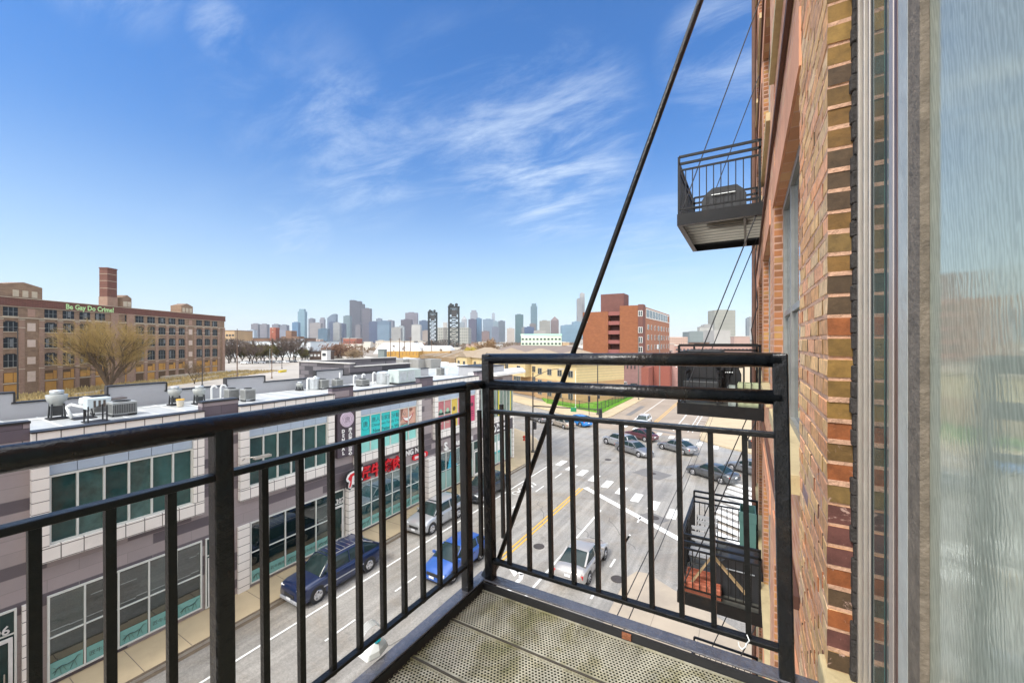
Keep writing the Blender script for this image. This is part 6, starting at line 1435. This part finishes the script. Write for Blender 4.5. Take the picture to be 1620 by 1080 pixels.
wd=mat('far_window_dark',(.03,.035,.04),.4)
polar_box('white_warehouse','long white metal warehouse behind the bare trees','warehouse',352,491,540.5,345,whitewall,60,roofm=mat('blue_grey_edge',(.26,.32,.36),.6))
polar_box('tan_building','tan brick block at the right end of the old factory','building',352,371,523,430,tanb,30,roofm=brownb,extra=winrow((9,14,19),4,1.1,1.8,wd))
polar_box('brown_factory','long low brown factory behind the white warehouse','building',388,474,535,480,brownb,40,roofm=darkroof)
polar_box('red_stair_tower','square red brick tower rising behind the white warehouse','building',427,436,518,470,redb,8,extra=winrow((24,28),1,.6,1,lime))
polar_box('brown_penthouse','brown stepped block right of the red brick tower','building',452,461,523,470,brownb,12)
polar_box('brown_penthouse','lower brown brick section joining the stepped block','building',445,473,532,468,brownb,12)
polar_box('white_shed','small white shed at the end of the white warehouse','building',467,476,536,420,whitewall,8,extra=winrow((14,),2,1,2,wd))
polar_box('brown_house','dark timber house with white windows beyond the lot','house',490,519,556,290,mat('dark_timber',(.10,.07,.055),.9),10,roofm=darkroof,extra=winrow((2.5,),5,.8,1.6,white_trim))
polar_box('white_bay_house','small white fronted house with dark window','house',508.5,517,554,280,white_trim,6,roofm=darkroof,extra=winrow((3.2,),1,1.2,2,wd))
polar_box('orange_building','narrow orange and yellow painted building among rail structures','building',517,528,548,420,mat('orange_paint',(.50,.26,.08),.8),10,roofm=brownb,extra=winrow((2,5),3,.9,1.4,wd))
polar_box('brick_rail_building','flat red brick building with pale cornice below the tallest tower','building',543,564,535.5,760,redb,30,roofm=paleb,extra=winrow((6,11),8,.8,2,wd))
polar_box('pale_wall_building','long pale corrugated wall beneath the skyline','building',538,586,544,620,paleb,20)
polar_box('pale_mill','long pale mill building with red lettering behind the white tents','building',594,655,540,700,paleb,30,roofm=mat('cream_roof',(.5,.44,.36),.8),extra=winrow((8,),18,.6,1.2,wd))
polar_box('mustard_shed','mustard coloured shed wall in front of the white tent roofs','building',612,662,556,330,must,16,extra=winrow((2,),9,.15,3,brownb))
polar_box('mustard_shed','long tan embankment shed right of the mustard shed','building',662,712,555.5,345,mat('tan_shed',(.38,.25,.11),.9,.2,.2),10)
polar_box('green_container','dark green grey cabin left of the mustard shed','building',598,608,553.5,300,mat('green_grey_cabin',(.16,.19,.185),.7),6,roofm=mat('green_grey_roof',(.1,.13,.13),.7))
def tent(px0,px1,ytop,d,label,depth=34):
    a=Vector(pd(px0,d)); b=Vector(pd(px1,d)); u=(b-a).normalized(); v=Vector((-u.y,u.x)); w=(b-a).length; h=13.3+(540-ytop)*d/636; c=(a+b)/2
    o=thing('salt_dome',label,'tent',(c.x,c.y,0)); g=MB(); n=14; vs=[];fs=[]
    for j in range(2):
        for i in range(n+1):
            t=i/n; s=min(t/.22,(1-t)/.16,1); z=h*(math.sin(s*math.pi/2)); p=a+u*w*t+v*depth*j; vs.append((p.x,p.y,max(z,0)))
    for i in range(n): fs.append((i,i+1,n+2+i,n+1+i))
    fs.append(tuple(range(n+1))); fs.append(tuple(range(n+1,2*n+2))[::-1]); g.add(vs,fs); g.build('fabric',mat('white_fabric',(.6,.61,.61),.6,.04,.05),o)
tent(590,668,542.6,430,'large white domed fabric roof below the skyline'); tent(648,716,547,440,'second lower white fabric roof right of the large one')
# rail trestle in the haze, elevated road, poles
g=MB(); a=Vector(pd(537,420)); b=Vector(pd(560,300)); u=(b-a).normalized()
tg=thing('road_overpass','pale concrete road rising over the rail lines','bridge',(a.x,a.y,0)); g.prism([(a.x-5,a.y),(a.x+6,a.y+3),(b.x+22,b.y+4),(b.x-6,b.y-4)],.3,1.2); g.build('deck',mat('pale_concrete_far',(.46,.43,.38),.8,.1,.1),tg); g=MB(); g.obox(((a.x+b.x)/2,(a.y+b.y)/2),u,(b-a).length/2,.5,4.5,6.3)
for k in range(7): q=a.lerp(b,k/6); g.obox(q,u,.5,.4,0,4.5)
g.build('girder',mat('rust_girder',(.12,.07,.05),.8),tg)
# lift bridge towers
steel=mat('bridge_steel',(.022,.028,.03),.6,.25,.3)
def lift_tower(px,d,w,ytop,label,extra=True):
    c=Vector(pd(px,d)); h=13.3+(540-ytop)*d/636; o=thing('lift_bridge_tower',label,'bridge',(c.x,c.y,0)); g=MB(); hw=w/2; n=9
    uu=Vector((.80,.60)); vv=Vector((-.60,.80))
    def C(i,j,k=1.0): q=c+uu*hw*i*k+vv*hw*j*k; return (q.x,q.y)
    cor=[C(-1,-1),C(1,-1),C(1,1),C(-1,1)]
    for x,y in cor: g.bar((x,y,0),(x,y,h-3),1.5)
    hs=(h-5)/n
    for k in range(n+1):
        z=k*hs
        for i in range(4):
            a_=cor[i]; b_=cor[(i+1)%4]; g.bar((*a_,z),(*b_,z),.75)
            if k<n: g.bar((*a_,z),(*b_,z+hs),.6); g.bar((*b_,z),(*a_,z+hs),.6)
    g.build('lattice',steel,o); g=MB()
    g.prism([C(-1.12,-1.12),C(1.12,-1.12),C(1.12,1.12),C(-1.12,1.12)],h-11,h-7)
    g.prism([C(-1.2,-1.2),C(1.2,-1.2),C(1.2,1.2),C(-1.2,1.2)],h-3.2,h-2.2)
    for i in (-.8,-.2,.5):
        x,y=C(i,-.8); g.prism([(x-1.3,y-1.3),(x+1.3,y-1.3),(x+1.3,y+1.3),(x-1.3,y+1.3)],h-2.2,h+.6-abs(i))
    g.build('machinery',steel,o)
    g=MB()
    for i in (-.55,.55):
        x,y=C(i,-1.1); g.tube((x-vv.x*.6,y-vv.y*.6,h-.2),(x+vv.x*.6,y+vv.y*.6,h-.2),2.2,n=14)
    g.build('sheave',steel,o)
    g=MB(); x,y=C(.1,-1.1); g.obox((x,y),uu,hw*.5,.6,h-17,h-8); g.build('counterweight',mat('counterweight',(.12,.085,.055) if extra else (.05,.05,.05),.8),o)
    return o
lift_tower(684.5,700,13.5,492,'left dark steel lift bridge tower, the shorter looking one',False); lift_tower(718,560,13.5,482.5,'right dark steel lift bridge tower, the nearer one with brown counterweight')
def truss(p0,p1,h,label):
    a=Vector(p0);b=Vector(p1); u=(b-a).normalized(); n=8; o=thing('rail_truss',label,'bridge',(a.x,a.y,0)); g=MB()
    for side in (-4,4):
        v=Vector((-u.y,u.x))*side; L_=(b-a).length
        for k in range(n+1):
            t=k/n; q=a+v+u*L_*t; hh=h*math.sin(math.pi*min(max(t,.06),.94))**.5; q1=a+v+u*L_*min(1,(k+1)/n); t1=min(1,(k+1)/n); h1=h*math.sin(math.pi*min(max(t1,.06),.94))**.5
            g.bar((q.x,q.y,6),(q.x,q.y,6+hh),.6)
            if k<n: g.bar((q.x,q.y,6+hh),(q1.x,q1.y,6+h1),.8); g.bar((q.x,q.y,6),(q1.x,q1.y,6+h1),.5); g.bar((q.x,q.y,6+hh),(q1.x,q1.y,6),.5); g.bar((q.x,q.y,6),(q1.x,q1.y,6),.9)
    g.build('lattice',mat('truss_brown',(.075,.06,.05),.8,.3,.2),o); g=MB()
    for t in (0,.5,1): q=a+u*(b-a).length*t; g.obox(q,u,1.5,4,0,5.6)
    g.split('pier',paleb,o)
truss(pd(691,700),pd(722,540),10,'brown steel rail truss between the lift bridge towers'); truss(pd(676,760),pd(692,690),9,'far brown rail truss beside the left lift tower')
# rail embankment
g=MB(); P0=pd(664,300);P1=pd(722,480);P2=pd(740,470);P3=pd(720,235)
g.prism([P0,P1,P2,P3],-.2,3.4); struct(g.build('embankment',mat('embankment_brown',(.22,.15,.08),.95,.3,.08,stain=.6,stcol=(.12,.09,.05))))
g=MB()
for k in range(3):
    a=Vector(P0).lerp(Vector(P3),.2+.25*k); b=Vector(P1).lerp(Vector(P2),.2+.25*k); g.obox((a+b)/2,(b-a),(b-a).length/2,.5,3.4,3.6)
struct(g.build('rail_track',mat('rail_pale',(.34,.30,.25),.8)))
for i,(px,d,h) in enumerate([(464,300,10),(503,420,16),(553,430,18),(563,330,15),(573,330,13),(618,330,16),(632,330,16),(640,335,14),(649,345,17),(683,350,15),(540,380,17)]):
    x,y=pd(px,d); o=thing('utility_pole','thin pole among the rail yards below the skyline, number %d counted from the left'%(i+1) if False else ['leftmost thin pole, by the dark timber house','thin pole left of the pale road overpass','thin pole right of the orange painted building','thin pole on the overpass side of the rail yard','thin pole right of the overpass','thin pole at the left of the mustard shed','second thin pole before the mustard shed','third thin pole before the mustard shed','tallest thin pole before the white fabric roofs','thin pole left of the lift bridge tower','thin pole at the brown scrub'][i],'utility pole',(x,y,0),'thin poles among the rail yards'); MB().tube((x,y,0),(x,y,h),.35,.25,6).build('pole',mat('wood_pole',(.12,.075,.05)),o); MB().bar((x-2,y,h-1),(x+2,y,h-1),.3).build('cross_arm',mat('wood_pole',(.12,.075,.05)),o)
# old grey building behind the lift towers
polar_box('grey_loft','large old grey loft building with rows of windows behind the lift towers','building',691,741,518,1250,grid_tower('old_grey',(.30,.30,.26),(.08,.09,.09),9,9,.6),90,extra=None)
polar_box('rooftop_hut','small roof hut on the grey loft building','building',701,707,510,1250,greyb,10)
# filler: low rooftops between the near blocks and the skyline
fr_=random.Random(17); pal=[brownb,redb,tanb,paleb,greyb,mat('rose_block',(.36,.25,.21),.85,.12,.06)]
for i in range(120):
    if i<70: d=fr_.uniform(650,2600); px=fr_.uniform(340,940)
    else: d=fr_.uniform(260,2400); px=fr_.uniform(1040,1215)
    wpx=fr_.uniform(18,60)*300/d*.9+2; top=fr_.uniform(.1,1.0)*(9 if i<70 else 12)+4
    if fr_.random()<.2: top*=1.7
    y=540-(top-13.3)*636/d
    polar_box('low_rooftop','low %s flat roofed block among the hazy rooftops %s'%(['dark brown','red brick','tan brick','pale cream','grey','rose brown'][i%6],'left of the orange tower' if i<70 else 'right of the orange tower'),'building',px-wpx/2,px+wpx/2,y,d,pal[i%6],fr_.uniform(10,30),group='low %s rooftops %s'%(['dark brown','red brick','tan brick','pale cream','grey','rose brown'][i%6],'left of the orange tower' if i<70 else 'right of the orange tower'),roofm=fr_.choice([None,paleb,darkroof]))
g=MB()
for i in range(5200):
    d=fr_.uniform(420,2600); px=fr_.uniform(330,1210); x,y=pd(px,d); s=d*.0035*fr_.uniform(.5,1.1)+1; h=fr_.uniform(3,9)
    for q in range(2):
        a=fr_.uniform(0,6.3); zz_=fr_.uniform(.3,1)*h; g.add([(x-s*math.cos(a),y-s*math.sin(a),zz_-s*.5),(x+s*math.cos(a),y+s*math.sin(a),zz_-s*.3),(x,y,zz_+s*.5)],[(0,1,2)])
struct(g.build('distant_scrub',mat('distant_scrub',(.16,.115,.075),.95,.5,.01)),'stuff')
polar_box('peach_block','row of peach coloured flats right of the orange tower','building',1060,1088,533,700,mat('peach_wall',(.46,.32,.25),.85),30,extra=winrow((5,9,13,17),10,.6,1.6,wd))
polar_box('long_brick_hall','long pale red brick hall roof behind the level balcony','building',1062,1190,547,330,mat('rose_brick',(.36,.22,.18),.9,.15,.1),30,roofm=paleb,extra=winrow((3,6),22,.8,1.3,wd))
polar_box('dark_shed','dark roofed shed before the brick garage','building',1018,1062,556,175,mat('shed_red',(.16,.06,.05),.9),14,roofm=darkroof)
# ================================================================= SKYLINE
SK=[ # px0,px1,ytop,dist,colour,window colour,label,style
(391,402,522,3300,(.42,.50,.56),(.3,.4,.5),'short pale blue office block, far left of the skyline',0),
(397,408,512.3,3700,(.20,.18,.19),(.12,.12,.15),'leftmost of the grey slab towers at the left of the skyline',0),
(411,422,512.8,3700,(.21,.19,.20),(.12,.12,.15),'second grey slab tower at the left of the skyline',0),
(430,440,513.2,3700,(.19,.18,.20),(.12,.12,.15),'third grey slab tower behind the red brick tower',0),
(443,453.5,514,3700,(.18,.19,.22),(.12,.13,.17),'fourth grey slab tower right of the red brick tower',0),
(437,455,523,3500,(.26,.27,.32),(.15,.17,.22),'low bluish block below the fourth slab tower',0),
(462,471.5,510,3400,(.07,.20,.34),(.05,.14,.27),'short bright blue glass tower beside the tall pale one',1),
(471,482,488.7,3600,(.20,.34,.40),(.12,.26,.34),'tall pale blue tower with narrowed top at the left',2),
(488,496,504,3700,(.24,.24,.27),(.15,.16,.2),'slim grey tower right of the pale blue tower',0),
(490,507,511,3300,(.34,.30,.27),(.2,.2,.21),'broad beige office block in front of the slim grey tower',0),
(505.5,512.5,502,3800,(.29,.28,.31),(.2,.2,.24),'slim grey tower with rounded cap',2),
(503,518,520,3100,(.06,.14,.20),(.04,.09,.14),'low dark teal glass block',1),
(517.5,531,496.5,3700,(.15,.21,.28),(.09,.14,.2),'blue grey tower with sloped curved top',3),
(520,529,509,3300,(.05,.08,.15),(.04,.06,.12),'dark blue tower overlapping the curved top tower',1),
(527,537,510.5,3200,(.38,.37,.33),(.15,.2,.24),'beige tower with blue top band',0),
(535.5,545,512,3300,(.06,.08,.14),(.05,.07,.12),'dark indigo tower left of the giant dark tower',1),
(543,553.5,499.6,3700,(.15,.22,.23),(.09,.15,.17),'grey green tower touching the giant dark tower',0),
(553,575,474.8,4100,(.035,.035,.045),(.05,.055,.075),'giant dark tower, tallest of the skyline, with stepped top',4),
(573,586,488,3900,(.10,.085,.095),(.07,.065,.08),'dark brown tower directly right of the giant tower',0),
(562,570,514,3000,(.19,.17,.18),(.12,.12,.13),'narrow pinkish tower in front of the giant tower',0),
(576,584,510.5,3300,(.12,.11,.14),(.08,.08,.11),'small dark tower with white round cap',2),
(584,597,508.8,3200,(.05,.08,.16),(.04,.065,.13),'dark blue slab tower in the middle of the skyline',1),
(595,603,504,3600,(.17,.21,.26),(.11,.15,.2),'grey blue tower behind the striped glass block',0),
(597,616,508,3000,(.15,.24,.32),(.06,.12,.2),'wide light blue glass block with vertical stripes',5),
(611,622,507,3400,(.19,.2,.23),(.12,.13,.16),'grey tower right of the striped glass block',0),
(619,634,518,2800,(.38,.37,.33),(.24,.25,.25),'cluster of beige towers low in the centre',0),
(630,639,515,3000,(.42,.46,.46),(.26,.32,.34),'pale grey green tower with light top',2),
(634,651,505.5,3500,(.085,.065,.075),(.065,.05,.06),'broad purple brown tower in the centre right',0),
(641,660,494.6,3900,(.20,.18,.20),(.13,.12,.14),'tall grey block behind the purple brown tower',0),
(651,665,513.5,2800,(.50,.49,.45),(.2,.22,.23),'white residential tower with vertical balconies',5),
(663,677.5,507.3,3300,(.055,.10,.17),(.04,.08,.14),'deep blue block left of the lift bridge tower',1),
(668,679,523,2600,(.38,.31,.25),(.25,.22,.2),'short beige block beside the left lift tower',0),
(727,734,510,3500,(.3,.35,.37),(.2,.25,.28),'slim pale tower right of the near lift tower',0),
(730,738,499,3900,(.42,.43,.43),(.3,.32,.34),'white stepped tower with a pointed top',6),
(744,755,490.3,4200,(.30,.31,.34),(.22,.23,.27),'tall pale grey tower right of the pointed one',2),
(741,753.5,505,3500,(.06,.055,.10),(.05,.045,.08),'dark violet tower in front of the tall pale grey one',0),
(752.5,762,503.5,3600,(.07,.19,.31),(.05,.14,.25),'blue glass tower beside the violet tower',1),
(764,781,505,3600,(.22,.30,.37),(.15,.22,.3),'wide pale blue office block',1),
(778,783,495.6,4200,(.38,.43,.47),(.28,.33,.38),'thin pale pinnacle tower behind the wide blue block',0),
(780,789,508.5,3500,(.25,.34,.38),(.17,.25,.3),'small pale blue green tower',1),
(778,789,517,2900,(.16,.18,.23),(.1,.12,.17),'low grey blue tower with vertical fins',5),
(788.5,799,507.6,3200,(.13,.16,.19),(.08,.11,.14),'slate grey tower left of the brown and white block',0),
(762,774,524,2500,(.25,.16,.14),(.16,.12,.11),'reddish brown low tower under the wide blue block',0),
(802,814,519.5,2500,(.50,.44,.38),(.2,.14,.12),'white and brown striped residential tower',5),
(815,828,497.5,3300,(.07,.16,.16),(.05,.12,.13),'dark green glass tower standing alone',1),
(825,832,518,2700,(.28,.29,.3),(.18,.19,.2),'small grey tower next to the dark green one',0),
(830,845,517.3,2600,(.05,.10,.20),(.2,.22,.25),'navy blue block with pale bands',5),
(839.7,850,479.8,3900,(.11,.21,.24),(.07,.16,.20),'very tall blue green tower with flat crown',2),
(838,848,512,2900,(.24,.21,.19),(.15,.13,.12),'brown block at the foot of the very tall blue green tower',0),
(845,863,523,2200,(.50,.47,.42),(.3,.29,.27),'short white block at the foot of the skyline, right of centre',0),
(854,870.6,507.3,2800,(.38,.37,.31),(.2,.2,.18),'beige tower with white top and balconies',0),
(872,884,500,3000,(.22,.155,.14),(.15,.11,.105),'brown tower with hipped pyramid top',6),
(888,913,514.5,2500,(.20,.33,.42),(.12,.24,.34),'wide pale blue glass block left of the orange tower',1),
(906,922,509,2600,(.22,.36,.46),(.14,.27,.37),'blue glass base below the twin stepped tower',1),
(913,920,472.5,3400,(.36,.35,.33),(.2,.21,.22),'shorter half of the twin stepped pale tower',5),
(918,925,463.8,3450,(.38,.37,.35),(.22,.22,.23),'taller half of the twin stepped pale tower behind the rod',5),
(1091,1124,524.5,900,(.30,.35,.34),(.12,.16,.17),'grey green apartment slab right of the orange tower',0),
(1107,1118,517,1100,(.50,.50,.46),(.3,.3,.3),'white ribbed block, left half, right of the orange tower',5),
(1114,1128,513.5,1100,(.52,.52,.48),(.3,.3,.3),'white ribbed block, taller half, right of the orange tower',5),
(1130.5,1163.5,490.5,1300,(.42,.42,.35),(.25,.26,.23),'big pale beige apartment slab seen between the thin rods',0),
(1181.5,1186,503.7,1500,(.28,.32,.34),(.18,.22,.24),'narrow grey tower next to the brick wall, left one',0),
(1185.5,1193,501.8,1500,(.46,.47,.46),(.3,.32,.33),'narrow white tower next to the brick wall, right one',5),
]
for i,(a_,b_,yt,d,c1,c2,lab,sty) in enumerate(SK):
    A=Vector(pd(a_,d)); B=Vector(pd(b_,d)); u=(B-A); w=u.length; u.normalize(); v=Vector((-u.y,u.x)); h=13.3+(540-yt)*d/636; c=(A+B)/2; dep=min(w*.8,45)
    o=thing('skyscraper',lab,'skyscraper' if d>2000 else 'tower block',(c.x,c.y,0))
    sc_=d/3500; c1=tuple(q*.66 for q in c1); c2=tuple(q*.6 for q in c2); m=grid_tower('tower_%d'%i,c1,c2,(9 if sty!=5 else 11)*sc_,(12 if sty!=5 else 400)*sc_,.8,.35 if sty==1 else .6)
    def pr_(g,s0,s1,t0,t1,z0,z1):
        P=[A+u*w*s0+v*dep*t0,A+u*w*s1+v*dep*t0,A+u*w*s1+v*dep*t1,A+u*w*s0+v*dep*t1]; g.prism([(q.x,q.y) for q in P],z0,z1)
    g=MB()
    if sty==4:
        pr_(g,0,.42,0,1,0,h); pr_(g,.42,.8,0,1,0,h-10); pr_(g,.8,1,.1,1,0,h-38); g.build('shaft',m,o); g=MB(); pr_(g,.42,1.0,-.15,0,0,h*.5); g.build('podium',m,o)
        g=MB(); 
        for s_ in (.15,.3): q=A+u*w*s_; g.tube((q.x,q.y,h),(q.x,q.y,h+12),1.5,.6,6)
        g.build('antenna',m,o)
    elif sty==3:
        g.build; P=[A,B,B+v*dep,A+v*dep]; n=8; vs=[]
        for j in (0,1):
            for k in range(n+1):
                t=k/n; q=A+u*w*t+v*dep*j; vs.append((q.x,q.y,h-(1-t)**2.2*40 if t<.75 else h))
            for q in (B+v*dep*j,A+v*dep*j): vs.append((q.x,q.y,0))
        m_=n+3; g.add(vs,[tuple(range(m_))[::-1],tuple(range(m_,2*m_))]+[(k,(k+1)%m_,m_+(k+1)%m_,m_+k) for k in range(m_)]); g.build('shaft',m,o)
    elif sty==2:
        pr_(g,0,1,0,1,0,h*.93); g.build('shaft',m,o); g=MB(); pr_(g,.15,.85,.1,.9,h*.93,h); g.build('crown',m,o)
    elif sty==6:
        pr_(g,0,1,0,1,0,h*.86); g.build('shaft',m,o); g=MB(); P=[A+u*w*.02+v*dep*.02,B-u*w*.02+v*dep*.02,B-u*w*.02+v*dep*.98,A+u*w*.02+v*dep*.98]; q=(A+B)/2+v*dep*.5
        g.add([(p.x,p.y,h*.86) for p in P]+[(q.x,q.y,h)],[(0,1,4),(1,2,4),(2,3,4),(3,0,4)]); g.build('pyramid_roof',m,o)
    else:
        pr_(g,0,1,0,1,0,h); g.build('shaft',m,o); g=MB(); pr_(g,.25,.7,.2,.8,h,h+6*sc_); g.build('roof_plant',m,o)
# ================================================================= HAZE
hm=bpy.data.materials.new('haze'); hm.use_nodes=True; t=hm.node_tree; t.nodes.clear()
pv=N(t,'ShaderNodeVolumePrincipled'); pv.inputs['Density'].default_value=.00006; pv.inputs['Color'].default_value=(.86,.91,1,1); pv.inputs['Anisotropy'].default_value=.2
om=N(t,'ShaderNodeOutputMaterial'); L(t,pv.outputs[0],om.inputs['Volume'])
hb=MB().box(-9100,9100,-9100,9100,-1.2,520).build('haze',hm); hb['kind']='stuff'
